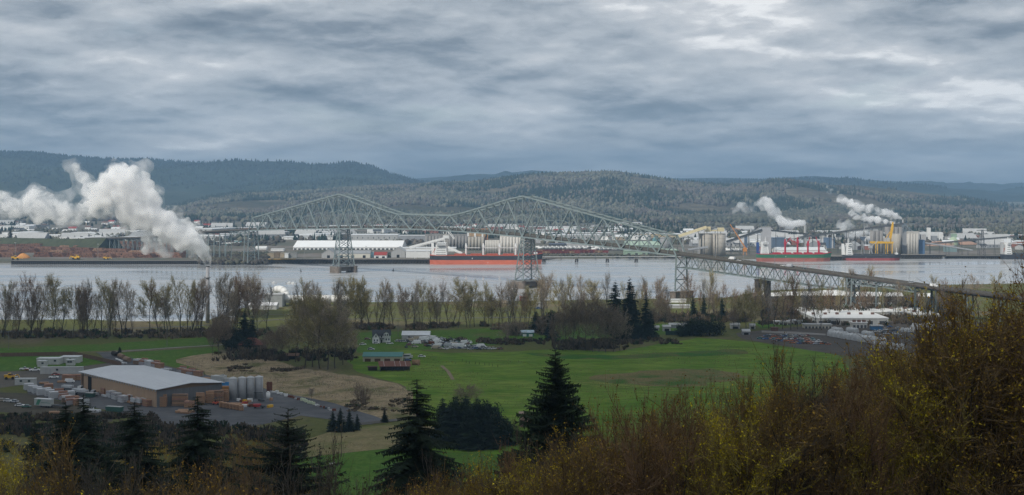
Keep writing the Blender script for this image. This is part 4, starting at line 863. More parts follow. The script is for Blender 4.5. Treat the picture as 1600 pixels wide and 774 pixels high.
# navigation buoys
for px, py, lb in ((470, 424.6, 'dark channel buoy between left shore and left tower'), (614.5, 423.8, 'dark channel buoy right of the left river tower')):
    c = at(px, py, 0); r = thing('buoy', lb, 'buoy', (c.x, c.y, 0)); part('float', MB().cyl((0, 0, -.4), (0, 0, .9), 1.4, 1.2, 10), DGY, r); part('cage', MB().cyl((0, 0, .9), (0, 0, 3.4), .8, .35, 6), DGY, r); part('lantern', MB().cyl((0, 0, 3.4), (0, 0, 4), .25, n=6), DGY, r)
# ---- town blocks scattered over the flat
def blk(w, d, h_, wall, roof, gab, name='house'):
    def f():
        b = MB(); b.bb(-w/2, w/2, -d/2, d/2, 0, h_).mi(1)
        if gab: b.gable(-w/2, w/2, -d/2, d/2, h_+.02, h_+w*.18, 'x' if w > d else 'y'); b.mi(0).gwall(-w/2, w/2, -d/2, d/2, h_, h_+w*.17, 'x' if w > d else 'y')
        else: b.bb(-w/2-.3, w/2+.3, -d/2-.3, d/2+.3, h_+.02, h_+.7)
        b.mi(2)
        for k in range(max(2, int(w/7))): x = -w/2+w*(k+.5)/max(2, int(w/7)); b.bb(x-.9, x+.9, -d/2-.08, -d/2+.02, h_*.35, h_*.7)
        return tag(link(name, b.mesh(name, [wall, roof, GLASS])), cat='house' if name == 'house' else 'warehouse')
    return Kind(f)
TB = [(blk(16, 11, 5, WHT, BRN, True), 'small white house with a brown roof'), (blk(15, 12, 5, GRL, DGY, True), 'small grey house with a dark roof'), (blk(18, 12, 5.5, TAN_, WHR, True), 'tan house with a pale roof'),
      (blk(60, 35, 8, WHT, WHR, False, 'commercial_building'), 'wide white flat roofed commercial building'), (blk(90, 40, 9, GRL, WHR, False, 'commercial_building'), 'long pale grey commercial building'), (blk(45, 25, 7, GRY, GRL, True, 'commercial_building'), 'grey gabled commercial building'),
      (blk(40, 22, 7, mat('brick red wall', (.28, .12, .09), .9, .2, .3), WHR, False, 'commercial_building'), 'brick red building with a white roof'), (blk(17, 12, 5, WHT, RED, True), 'white house with a red roof')]
q = random.Random(11); cnt = 0
zones = [(0, 330, 344, 366, 95, (0, 1, 2, 0, 1, 3, 7)), (30, 330, 366, 380, 22, (3, 4, 5, 3)), (330, 560, 356, 374, 34, (3, 4, 5, 6, 1)), (560, 840, 354, 366, 34, (7, 6, 0, 7, 3, 1)), (838, 1000, 352, 376, 40, (6, 0, 3, 7, 4, 2)), (1060, 1300, 362, 388, 60, (1, 5, 5, 2, 6, 1, 3)), (1300, 1600, 366, 390, 44, (5, 1, 6, 1, 5, 2))]
where = ['in the town at the left edge', 'on the flat above the log yard', 'beyond the bridge anchor span', 'behind the long grey warehouse', 'seen through the right truss', 'on the flat behind the twin silos', 'in the mill district at the right']
for zi, (x0, x1, y0, y1, n, ks) in enumerate(zones):
    for _ in range(n):
        K, lb = TB[q.choice(ks)]; px, py = q.uniform(x0, x1), y0+(y1-y0)*q.random()**.8; c = at(px, py)
        K.put((c.x, c.y, 3), q.uniform(-.35, .35)+(0 if q.random() < .7 else 1.2), q.uniform(.8, 1.3), lb+' '+where[zi], lb.replace('small ', '')+' '+where[zi]); cnt += 1
# white roofs on the rise left of the highway
for i, (a, b_, y0, y1) in enumerate(((0, 18, 367, 372), (36, 62, 366, 373), (62, 122, 368, 373.5), (100, 140, 363.5, 366), (20, 60, 360, 362), (122, 190, 365.5, 368.5))):
    bld('warehouse', ('white warehouse at the left edge behind the conifer', 'bright white hall right of the small conifer', 'long white shed right above the highway embankment', 'thin white shed behind the long one', 'low pale shed in front of the town houses', 'pale shed where the viaduct begins')[i], 'warehouse', a, b_, y0, y1, 40, WHT, MATS['bright white roofing'])
# stacked teal wrapped units below the viaduct
q = random.Random(2); 
def mk_unit(m): return Kind(lambda: tag(link('wrapped_stack', MB().bb(-6, 6, -3, 3, 0, 2.4).mi(1).bb(-6, 6, -3, 3, 2.42, 4.4).mesh('wrapped_stack', m)), cat='lumber stack'))
UN = [mk_unit([WHT, TEA]), mk_unit([TEA, WHT]), mk_unit([GRL, WHT])]
for k in range(60):
    px = q.uniform(152, 258) if k < 42 else q.uniform(330, 390); py = q.uniform(375, 384); j = q.randrange(3)
    UN[j].put(at(px, py), q.uniform(-.1, .1), q.uniform(.8, 1.3), ('white over teal', 'teal over white', 'grey and white')[j]+' wrapped lumber stack below the viaduct legs '+('behind the steam' if k < 42 else 'left of the anchor tower'), 'wrapped lumber stacks below the viaduct')
# trees of the flat: bare belt at the hill foot, thin lines between the blocks
def flat_grid(x0, x1, y0, y1, n=30, m=12):
    a = np.linspace(0, 1, n); b = np.linspace(0, 1, m); D = (F*(CH-3)/(y1+(y0-y1)*b-HY))[:, None]*np.ones(n)[None]
    X = ((x0+(x1-x0)*a)[None]-800)*D/F; return X, D, np.full_like(X, 3.0)
X, Y, Z = flat_grid(-30, 1640, 336, 349)
tag(link('bare_woodland', crowns('bare_woodland', X, Y, Z, 16000, 14, 24, 11, .30, lambda x, y, z: fbm(x/500, y/300, 3) < .58+.2*(x > -800), .95, seed=8)), kind='stuff')
X, Y, Z = flat_grid(-30, 1640, 347, 384)
tag(link('town_trees', crowns('town_trees', X, Y, Z, 12000, 7, 16, 6.5, .36, lambda x, y, z: (fbm(x/110, y/110, 3) > .53) & (y < 4000), .9, seed=9)), kind='stuff')
X, Y, Z = flat_grid(-10, 430, 380, 384.5); tag(link('bank_scrub', crowns('bank_scrub', X, Y, Z, 500, 4, 9, 6, .3, None, .6, seed=10)), kind='stuff')
X, Y, Z = flat_grid(312, 418, 398, 411); Z[:] = 2; tag(link('riverbank_scrub', crowns('riverbank_scrub', X, Y, Z, 900, 4, 10, 5, .35, None, .7, seed=12)), kind='stuff')
X, Y, Z = flat_grid(845, 1100, 399.5, 401.5); tag(link('bank_bushes', crowns('bank_bushes', X, Y, Z, 260, 2, 5, 4, .3, None, .7, seed=13)), kind='stuff')
# ---------------------------------------------------------------- trees
def tri_leaves(pts, size, r, up=.3):
    n = len(pts); P_ = np.repeat(np.asarray(pts), 3, 0); d = r.normal(size=(n*3, 3)); d /= np.linalg.norm(d, axis=1)[:, None]
    return P_+d*np.repeat(size*(.6+.8*r.random(n)), 3)[:, None]
BARKM = mat('grey brown bark', (.085, .072, .055), .95, .4, .8); BARKD = mat('dark damp bark', (.035, .028, .022), .95, .4, .8); BARKP = mat('pale alder bark', (.20, .17, .14), .9, .35, .8)
TW = {n: mat('twigs '+n, c, .95, .3, .12, attr='tint', spec=.1) for n, c in {'tan': (.34, .275, .20), 'olive': (.33, .28, .13), 'brown': (.22, .15, .075), 'red': (.24, .15, .085), 'grey': (.28, .26, .23), 'clump': (.25, .19, .135), 'dusk': (.12, .105, .085), 'gold': (.38, .30, .09)}.items()}
def bare_tree(H, seed, form='poplar', limbs=20, sub=6, twig=6, tw=.10, buds=900, bud=.22, mt='tan', bark=BARKM, budcol=(1, 1, 1), name='bare_tree', cat='tree', r0=None, stems=1):
    """Leafless tree: tapered trunk and limbs (one mesh), fine twigs and swelling buds (another)."""
    q = random.Random(seed); rr = np.random.default_rng(seed); tr = MB(); rib = []; ends = []; r0 = r0 or H*.011
    def bend(p, d, L, n, ra, rb, sag, mb=None, k=4):
        pts = [Vector(p)]; d = Vector(d).normalized()
        for i in range(n):
            d = (d+Vector((q.gauss(0, JIT), q.gauss(0, JIT), sag+q.gauss(0, .05)))).normalized(); pts.append(pts[-1]+d*(L/n))
        if mb is not None:
            for i in range(n): mb.cyl(pts[i], pts[i+1], ra+(rb-ra)*i/n, ra+(rb-ra)*(i+1)/n, k, False)
        return pts
    JIT = .06 if form == 'poplar' else .11
    for s_ in range(stems):
        a0 = q.uniform(0, 6.28); lean = .04 if stems == 1 else .16
        Hs = H*q.uniform(.85, 1) if stems > 1 else H
        tp = bend((q.uniform(-.3, .3)*stems, q.uniform(-.3, .3)*stems, -1), (math.cos(a0)*lean, math.sin(a0)*lean, 1), Hs*(.82 if form == 'brush' else .96), 8, r0/stems**.4, r0*.12, .02, tr, 6)
        for i in range(limbs//stems):
            f = {'poplar': .14+.84*(i/(limbs/stems))**.8, 'round': .25+.65*(i/(limbs/stems)), 'brush': .10+.85*(i/(limbs/stems))}[form]
            k = min(7, int(f*8)); p = tp[k].lerp(tp[k+1], f*8-k); az = q.uniform(0, 6.28)
            el = {'poplar': R(q.uniform(44, 70)), 'round': R(q.uniform(12, 60)), 'brush': R(q.uniform(30, 74))}[form]
            Lb = {'poplar': H*.27*(1.12-abs(f-.5)*1.1), 'round': H*.44*(1.1-f*.55), 'brush': H*.33*(1.1-f*.38)}[form]*q.uniform(.7, 1.15)
            lp = bend(p, (math.cos(az)*math.cos(el), math.sin(az)*math.cos(el), math.sin(el)), Lb, 4, r0*.33*(1.1-f), r0*.08, .06, tr, 3)
            for j in range(sub):
                g = .25+.75*(j+q.random())/sub; k2 = min(3, int(g*4)); p2 = lp[k2].lerp(lp[k2+1], min(1, g*4-k2)); az2 = az+q.uniform(-1.5, 1.5); el2 = el+q.uniform(-.5, .6)
                sp = bend(p2, (math.cos(az2)*math.cos(el2), math.sin(az2)*math.cos(el2), math.sin(el2)), Lb*.42*q.uniform(.6, 1.2), 2, 0, 0, .05)
                rib.append((sp[0], sp[1], tw*1.5)); rib.append((sp[1], sp[2], tw))
                for t_ in range(twig):
                    h_ = q.random(); p3 = sp[0].lerp(sp[1], h_*2) if h_ < .5 else sp[1].lerp(sp[2], h_*2-1); az3, el3 = az2+q.uniform(-1.6, 1.6), el2+q.uniform(-.6, .8)
                    e = p3+Vector((math.cos(az3)*math.cos(el3), math.sin(az3)*math.cos(el3), math.sin(el3)))*(Lb*.24*q.uniform(.5, 1.3)); rib.append((p3, e, tw*.7)); ends.append(e); ends.append(p3.lerp(e, q.random()))
    A = np.array([tuple(a) for a, b, w in rib]); B = np.array([tuple(b) for a, b, w in rib]); Wd = np.array([w for a, b, w in rib])
    d = B-A; u = np.cross(d, rr.normal(size=d.shape)); u /= np.linalg.norm(u, axis=1)[:, None]+1e-9; u *= Wd[:, None]*.5
    V = np.stack([A-u, A+u, B+u*.4, B-u*.4], 1).reshape(-1, 3); n4 = len(A)
    idx = rr.integers(0, len(ends), buds); E = np.array([tuple(e) for e in ends])[idx]+rr.normal(size=(buds, 3))*bud*.9
    L3 = tri_leaves(E, bud, rr); col = np.ones((len(V)+len(L3), 3)); col[:len(V)] *= (.75+.5*np.repeat(rr.random(n4), 4))[:, None]
    col[len(V):] = np.array(budcol)*(.6+.9*np.repeat(rr.random(buds), 3))[:, None]
    me = npmesh('crown', np.concatenate([V, L3]), [np.arange(n4*4).reshape(-1, 4), (n4*4+np.arange(buds*3)).reshape(-1, 3)], [TW[mt]], col=col)
    r = thing(name, None, cat); part('trunk', tr, bark, r); part('crown', me, None, r); return r
CONM = [mat('conifer needles '+n, c, .9, .35, .35, attr='tint', spec=.15) for n, c in (('dark', (.018, .030, .015)), ('green', (.028, .045, .020)), ('blue', (.022, .036, .026)))]
def conifer(H, seed, width=.30, whorls=26, per=7, spr=10, gap=.12, mt=0, lean=.0, name='conifer', droop=.28, open_=1.0, fs=1.0, fat=1.0):
    """Fir: trunk, whorls of drooping boughs, each bough a spine with many narrow needle sprays."""
    q = random.Random(seed); rr = np.random.default_rng(seed); tr = MB(); tr.cyl((0, 0, -1), (lean, 0, H*.55), H*.013, H*.008, 7, False); tr.cyl((lean, 0, H*.55), (lean*1.3, 0, H), H*.008, .04, 6, False)
    T = []; 
    for w in range(whorls):
        f = gap+(1-gap)*(w/whorls)**.92; z = H*f; R0 = H*width*.5*((1-f)**.78*1.12)*(1 if f > gap+.05 else .8)
        for b in range(per):
            if q.random() > .93*open_: continue
            az = q.uniform(0, 6.28); L = R0*q.uniform(.62, 1.28)+.25; z0 = z+q.uniform(-.9, .9)*H/whorls; rise = .20*(f-.25); cx_ = lean*f
            pts = []
            for i in range(spr+1):
                s = i/spr; pts.append((cx_+math.cos(az)*L*s, math.sin(az)*L*s, z0+L*(rise*s-droop*s*s+.10*s**3)))
            if L > 1.5: tr.beam(pts[0], pts[spr//2], .07*fs)
            for i in range(spr):
                p, p2 = np.array(pts[i]), np.array(pts[i+1]); s = (i+.5)/spr; wd = L*(.30*(1-s*.75)+.05)*fat
                side = np.array((-math.sin(az), math.cos(az), 0))
                for sg in (-1, 1):
                    e = p+(p2-p)*1.2+side*sg*wd*q.uniform(.6, 1.25)+np.array((0, 0, -wd*q.uniform(.10, .55)))
                    T.append((p, p2+(p2-p)*.3, e))
                if i % 2 == 0: T.append((p, p2+(p2-p)*.5, p2+np.array((q.uniform(-.2, .2), q.uniform(-.2, .2), -wd*q.uniform(.3, .9)))))
            e = np.array(pts[-1]); d_ = e-np.array(pts[-2]); T.append((e-d_*.2+np.array((0, 0, .05)), e+d_*.8+np.array((0, 0, .1)), e-d_*.2-np.array((0, 0, .25))))
    V = np.array(T).reshape(-1, 3); n = len(T); zz = V[:, 2]/H
    col = (.55+.75*np.repeat(rr.random(n), 3))[:, None]*np.ones(3)
    me = npmesh('boughs', V, np.arange(n*3).reshape(-1, 3), [CONM[mt]], col=col)
    r = thing(name, None, 'conifer tree'); part('trunk', tr, BARKD, r); part('boughs', me, None, r); return r
def bush(H, Wd, seed, n, leaf, mt, name='bush', col=(1, 1, 1), cat='bush', lumps=9):
    q = random.Random(seed); rr = np.random.default_rng(seed); P_ = []
    for k in range(lumps):
        a = q.uniform(0, 6.28); c = np.array((math.cos(a)*Wd*.28*q.random()**.5, math.sin(a)*Wd*.28*q.random()**.5, H*q.uniform(.25, .62))); s = np.array((Wd*.24, Wd*.24, H*.34))*q.uniform(.7, 1.1)
        d = rr.normal(size=(n//lumps, 3)); d /= np.linalg.norm(d, axis=1)[:, None]; P_.append(c+d*s*(.45+.6*rr.random((n//lumps, 1))**.5))
    P_ = np.concatenate(P_); P_[:, 2] = np.abs(P_[:, 2]); L3 = tri_leaves(P_, leaf, rr); m_ = len(P_)
    me = npmesh('leaves', L3, np.arange(m_*3).reshape(-1, 3), [mt], col=np.array(col)*(.55+.9*np.repeat(rr.random(m_), 3))[:, None])
    st = MB()
    for k in range(7): a = q.uniform(0, 6.28); st.cyl((0, 0, -.3), (math.cos(a)*Wd*.25, math.sin(a)*Wd*.25, H*.6), .05*H**.5, .02, 4, False)
    r = thing(name, None, cat); part('stems', st, BARKD, r); part('foliage', me, None, r); return r
HP = 40.0
POP = [Kind(lambda s=s, m=m, b=b: bare_tree(HP, s, 'poplar', 30, 7, 7, .13, 1500, .24, m, b, name='cottonwood')) for s, m, b in ((1, 'tan', BARKM), (2, 'olive', BARKM), (3, 'grey', BARKD), (4, 'red', BARKM), (5, 'tan', BARKD))]
RND = [Kind(lambda s=s, m=m: bare_tree(HP, s, 'round', 30, 9, 8, .18, 4200, .36, m, BARKM, name='bare_willow')) for s, m in ((11, 'olive'), (12, 'clump'), (13, 'tan'))]
CON = [Kind(lambda s=s, w=w, o=o: conifer(HP, s, w, 24, 9, 5, .03, m_, open_=o, fat=2.3)) for s, w, o, m_ in ((21, .50, 1, 0), (22, .42, 1, 1), (23, .36, .95, 0))]
BSH = [Kind(lambda s=s, c=c, m=m: bush(5, 7, s, 900, .28, TW[m], col=c)) for s, c, m in ((31, (1, 1, 1), 'brown'), (32, (.8, .8, .8), 'grey'), (33, (.8, 1, .6), 'olive'))]
EVG = Kind(lambda: bush(14, 14, 41, 2600, .5, CONM[0], 'evergreen_tree', (1, 1, 1), 'evergreen tree', 12))
def tree(K, px, yt, yb, wx=1.0, lb='', grp=None, base=HP, rz=None):
    c = at(px, yb); h_ = (yb-yt)*c.y/F; s = h_/base
    return K.put((c.x, c.y, gz(c.x, c.y)-.1), random.Random(px*7+yb).uniform(0, 6.28) if rz is None else rz, (s*wx, s*wx, s), lb, grp)
ROW = 'bare cottonwoods along the river road'
def places(px): # something one can find that stands near this column
    for a, b, s in ((0, 90, 'above the wooden fence'), (90, 200, 'above the lumber warehouse roof'), (200, 318, 'above the road behind the lumber yard'), (318, 352, 'beside the tall steaming stack'), (352, 430, 'by the small white pump building'), (430, 560, 'in front of the big white pipe'), (560, 640, 'behind the white farmhouse'), (640, 730, 'behind the junk cars'), (730, 800, 'left of the right river tower'), (800, 880, 'below the right river tower'), (880, 1050, 'among the tall dark firs'), (1050, 1180, 'near the bridge shore tower'), (1180, 1300, 'under the first ramp trusses'), (1300, 1420, 'behind the white storage roofs'), (1420, 1600, 'at the low end of the ramp')):
        if a <= px < b: return s
    return 'at the edge of the view'
q = random.Random(77)
rowl = [(4, 446, 530), (28, 437, 531), (48, 450, 531), (60, 468, 530), (82, 436, 530), (97, 457, 529), (113, 455, 529), (130, 450, 530), (137, 462, 528), (160, 444, 529), (167, 452, 530), (174, 450, 528), (190, 443, 529), (197, 447, 528), (206, 458, 529), (236, 443, 527), (247, 450, 527), (262, 449, 525), (268, 470, 526), (284, 441, 525), (291, 447, 526), (301, 441, 524), (307, 452, 525), (314, 448, 524), (334, 433, 540), (341, 441, 545), (352, 438, 522), (366, 436, 522), (380, 445, 521), (392, 431, 520), (403, 446, 521), (417, 452, 520),
        (470, 447, 520), (484, 443, 519), (500, 445, 520), (525, 441, 519), (536, 446, 520), (546, 439, 518), (553, 444, 519), (566, 440, 519), (578, 452, 518), (591, 450, 518), (600, 444, 518), (608, 462, 518), (636, 448, 517), (645, 443, 516), (658, 452, 516), (672, 455, 516), (684, 450, 516), (700, 446, 515), (708, 458, 515), (716, 440, 515), (730, 452, 515), (742, 445, 514), (757, 449, 514), (768, 460, 514), (785, 450, 513), (797, 446, 513), (812, 458, 512), (826, 452, 512),
        (855, 430, 500), (870, 445, 502), (885, 437, 505), (897, 446, 502), (908, 436, 500), (922, 442, 501), (934, 444, 500), (945, 432, 500), (1000, 438, 502), (1012, 446, 500), (1022, 437, 500), (1034, 441, 499), (1046, 452, 498), (1084, 434, 500), (1096, 440, 500), (1108, 431, 500), (1116, 437, 498), (1136, 448, 500), (1128, 457, 500)]
szs = ('tall', 'broad', 'slender', 'crooked', 'short')
for i, (px, yt, yb) in enumerate(rowl):
    K = (POP+RND[:1])[(i*5+px) % 6] if px not in (82, 392, 855) else RND[2 if px != 82 else 0]
    hs = 'tallest' if yt < 434 else 'tall' if yt < 442 else 'middling' if yt < 451 else 'low'
    tree(K, px, yt-3, yb-3, q.uniform(.85, 1.1) if K not in RND else .85, hs+' bare cottonwood '+places(px)+(', left of the next ' if i % 2 else ', right of the next ')+('gap' if i % 3 else 'thicket'), ROW)
for i, (px, yt, yb, w) in enumerate(((1192, 440, 512, .8), (1201, 434, 514, .8), (1210, 440, 512, .9), (1222, 436, 515, .8), (1236, 433, 516, .9), (1247, 441, 515, .8), (1258, 446, 512, .8), (1276, 441, 512, .9), (1284, 438, 516, .8), (1296, 447, 500, .9), (1312, 438, 498, .8), (1326, 424, 486, .9), (1338, 421, 486, 1), (1352, 420, 484, 1.1), (1362, 424, 485, .9), (1379, 452, 498, .9), (1400, 446, 498, 1), (1416, 442, 500, 1), (1465, 433, 478, 1.2), (1478, 438, 480, 1.1), (1440, 452, 500, 1), (1508, 436, 492, 1.1), (1530, 432, 498, 1.1), (1552, 430, 500, 1.1))):
    tree(POP[(1, 2, 4, 1, 3)[i % 5]], px, yt, yb, w, ('slim', 'leaning', 'pale', 'forked')[i % 4]+' bare tree '+places(px)+(' near the storage units' if 1200 < px < 1290 and i % 2 else ''), 'bare trees around the bridge ramp')
for i in range(96):
    px = q.uniform(-90, 850) if i < 72 else q.uniform(860, 1180); yb = float(np.interp(px, [0, 330, 640, 850, 1180], [527, 521, 514, 506, 498]))+q.uniform(-3, 3)
    if 385 < px < 550 and q.random() < .75: continue
    yt = q.uniform(438, 464); tree((POP+RND[1:2])[q.randrange(6)], px, yt, yb, q.uniform(.6, .9), ('slender', 'thin forked', 'leggy')[i % 3]+' grey brown tree in the river row '+places(px), ROW)
# big willow clumps, brown thickets
for i, (K, px, yt, yb, w) in enumerate(((0, 462, 470, 566, .8), (0, 476, 462, 572, .9), (2, 488, 458, 574, .8), (0, 500, 466, 576, .9), (2, 512, 472, 578, .9), (0, 524, 482, 576, .9), (2, 536, 490, 570, .9), (0, 548, 508, 566, .8), (1, 428, 516, 560, 1.1), (1, 415, 522, 556, 1.0), (1, 440, 512, 562, 1.0), (2, 452, 500, 560, .9),
                                        (1, 884, 470, 548, .7), (1, 896, 478, 548, .7), (2, 905, 462, 546, .6), (1, 915, 468, 548, .7), (1, 926, 464, 550, .7), (2, 936, 470, 550, .7), (1, 946, 476, 551, .8), (1, 958, 480, 550, .7), (2, 968, 486, 548, .7), (1, 876, 486, 546, .7), (1, 866, 490, 545, .6), (1, 1020, 478, 522, .7),
                                        (0, 1165, 456, 516, 1.0), (0, 1154, 466, 515, .9), (0, 1177, 466, 516, .8), (1, 1146, 482, 516, .8), (2, 805, 498, 538, .9), (2, 790, 504, 540, .9), (1, 845, 492, 536, .8), (1, 1040, 470, 515, .8), (0, 1005, 470, 520, .7), (1, 352, 490, 548, .8), (1, 341, 488, 556, .7), (1, 332, 505, 556, .7))):
    tree(RND[K], px, yt, yb, w, ('olive twigged', 'brown twigged', 'tan twigged')[K]+' bare willow '+('in the clump left of the farmhouse' if 455 < px < 552 else 'in the brown thicket beside the red roof' if px < 455 else 'in the big brown clump in the meadow' if 860 < px < 975 else 'of the round tree group beside the ramp pier' if px > 1140 else 'behind the meadow bushes')+(', ' + ('tallest stem' if i % 3 == 0 else 'lower stem' if i % 3 == 1 else 'leaning stem')), 'bare willows in clumps')
for i, (K, px, yt, yb, w, lb) in enumerate(((0, 382, 484, 542, 1.1, 'dark fir beside the red roofed house'), (1, 394, 492, 543, 1.1, 'dark green fir right of the taller one by the red roof'), (1, 365, 505, 545, 1.3, 'short dark fir left of the red roofed house'), (1, 352, 486, 535, 1.0, 'slim fir at the edge of the left thicket'), (0, 961, 438, 520, .95, 'pointed dark fir, left of the two tallest in the meadow clump'), (0, 984, 432, 530, .75, 'tallest dark fir of the meadow clump'), (2, 1009, 454, 530, .9, 'ragged fir right of the two tallest'), (2, 992, 466, 532, 1.2, 'broken topped fir under the tallest one'), (0, 838, 484, 520, 1.3, 'dark cedar beside the teal shed'), (1, 850, 488, 523, 1.2, 'second cedar right of the teal shed'), (1, 861, 482, 530, 1.2, 'shaggy fir at left of the meadow clump'), (0, 803, 503, 524, 1.9, 'stubby dark cedar left of the teal shed'), (0, 16, 356, 381, 1.0, 'small dark spruce above the log yard'), (2, 8, 368, 381, 1.0, 'smaller spruce left of the log yard one'), (1, 187, 541, 551, 1.6, 'tiny clipped conifer beside the gravel road'), (1, 1083, 462, 502, .8, 'thin dark conifer below the bridge shore tower'), (1, 1128, 462, 500, .8, 'thin conifer right of the shore tower'), (2, 1100, 458, 500, .8, 'slim conifer between shore tower and pier'), (0, 144, 347, 354, 1.3, 'tiny dark conifer under the drifting steam'), (0, 975, 470, 530, 1.5, 'bushy dark fir between the two tall ones'), (1, 1017, 484, 528, 1.1, 'low fir at the right of the meadow clump'))):
    tree(CON[K], px, yt, yb, w, lb)
for i, (px, yb, h_, w) in enumerate(((1072, 524, 13, 1.2), (1084, 525, 14, 1.2), (1096, 525, 15, 1.2), (1109, 525, 13, 1.2), (1121, 524, 12, 1.1), (1066, 526, 8, 1.0), (374, 545, 11, 1.0), (360, 548, 9, 1.0), (389, 546, 9, 1.0))):
    c = at(px, yb); EVG.put((c.x, c.y, 3), i*1.3, (w, w, h_/14), 'dark rounded evergreen '+('beside the ramp road compound' if px > 1000 else 'among the firs by the red roof')+(', one of the taller' if h_ > 12 else ', one of the low ones'), 'dark rounded evergreens')
# hedgerows and scrub as masses
def scrub(name, x0, x1, y0, y1, n, h0, h1, w, seed, pc=.2, tone=.6, msk=None, z=None):
    """Tangle of low stems: many narrow blades leaning out of scattered crowns."""
    r = np.random.default_rng(seed); px = r.uniform(x0, x1, n); py = r.uniform(y0, y1, n); D = F*(CH-3)/(py-HY); x = (px-800)*D/F
    fx_ = np.minimum((px-x0)/(x1-x0), (x1-px)/(x1-x0))*2; fy_ = np.minimum((py-y0)/(y1-y0), (y1-py)/(y1-y0))*2     # ragged, thinning edges
    kp = (fx_ > .16*r.random(n)) & (fy_ > .75*fbm(px/9+seed, py/3, 3)*r.random(n)**.5)
    if msk is not None: kp &= msk(x, D, 3)
    x, D = x[kp], D[kp]
    n = len(x); m_ = 22; H = r.uniform(h0, h1, n); c = np.repeat(np.stack([x, D, 3+0*x], 1), m_, 0); Hm = np.repeat(H, m_)*r.uniform(.35, 1, n*m_)
    a_ = r.uniform(0, 6.28, n*m_); rad = np.repeat(np.full(n, w*.55), m_)*r.random(n*m_)**.5; d = np.stack([np.cos(a_)*rad, np.sin(a_)*rad, 0*a_], 1)
    b0 = c+d*.5; tp = c+d*1.6+np.stack([0*Hm, 0*Hm, Hm], 1); u = np.stack([np.cos(a_*3), np.sin(a_*3)*.4, r.normal(size=n*m_)*.5], 1)*(.16+.30*r.random(n*m_))[:, None]
    V = np.stack([b0-u*.6, b0+u*.6, tp+u, tp-u], 1).reshape(-1, 3); g_ = r.random(n) < pc
    cc = np.where(g_[:, None], np.array((.035, .05, .022)), np.array((.115, .09, .06)))*(.6+.8*r.random((n, 1)))*tone*1.5; col = np.repeat(np.repeat(cc, m_, 0)*(.6+.8*r.random((n*m_, 1))), 4, 0)
    tag(link(name, npmesh(name, V, np.arange(n*m_*4).reshape(-1, 4), [mat('scrub stems', (1, 1, 1), .95, .15, .3, attr='tint', spec=.05)], col=col)), kind='stuff')
scrub('hedgerow_undergrowth', -10, 430, 517, 530, 1100, 1.0, 4.5, 2.4, 21, .12, .95, lambda x, y, z: fbm(x/18, y/18, 3) > .40)
scrub('hedgerow_undergrowth', 460, 850, 508, 517, 1100, 1.0, 4.5, 2.4, 22, .12, .95, lambda x, y, z: fbm(x/18, y/18, 3) > .40)
scrub('meadow_edge_scrub', 690, 1090, 531, 540, 800, 1, 3.5, 2.2, 23, .1, .7, lambda x, y, z: fbm(x/16, y/16, 3) > .44)
scrub('thicket_undergrowth', 320, 560, 548, 566, 800, 1.5, 5, 2.2, 24, .12, .6, lambda x, y, z: fbm(x/20, y/20, 3) > .42)
scrub('shore_undergrowth', 1180, 1480, 494, 510, 1000, 2, 5, 2.4, 25, .15, .65, lambda x, y, z: fbm(x/25, y/25, 3) > .45)
scrub('riverside_scrub', 850, 1180, 494, 506, 900, 2, 7, 2.6, 26, .15, .65)
scrub('clump_undergrowth', 860, 985, 540, 548, 300, 1.5, 6, 2.2, 27, .1, .7, lambda x, y, z: fbm(x/10, y/10, 3) > .45)
scrub('yard_edge_brush', -10, 250, 648, 676, 1300, 1, 3.2, 1.7, 28, .15, .55, lambda x, y, z: (fbm(x/14, y/14, 3) > .42))
scrub('ramp_undergrowth', 1185, 1500, 472, 500, 2600, 3, 10, 4, 31, .12, .6, lambda x, y, z: fbm(x/30, y/30, 3) > .40)
scrub('field_brush', 350, 480, 570, 582, 420, .6, 2.2, 2.4, 41, .1, .8, lambda x, y, z: fbm(x/14, y/9, 3) > .5)
scrub('field_brush', 540, 640, 622, 645, 160, .6, 2.0, 2.0, 42, .1, 1.0, lambda x, y, z: fbm(x/10, y/10, 3) > .5)
scrub('slope_foot_brush', -20, 480, 668, 720, 2600, 1.5, 5, 2.2, 32, .25, .5, lambda x, y, z: fbm(x/22, y/22, 3) > .38)
for i in range(22):
    px = 1190+i*13.5+q.uniform(-5, 5); tree(POP[(1, 2, 4, 3)[i % 4]] if i % 3 else RND[1], px, q.uniform(446, 466), q.uniform(486, 500), q.uniform(.8, 1.2), ('thin', 'dusky', 'twiggy')[i % 3]+' bare tree in the grove between ramp and white warehouses', 'grove below the bridge ramp')
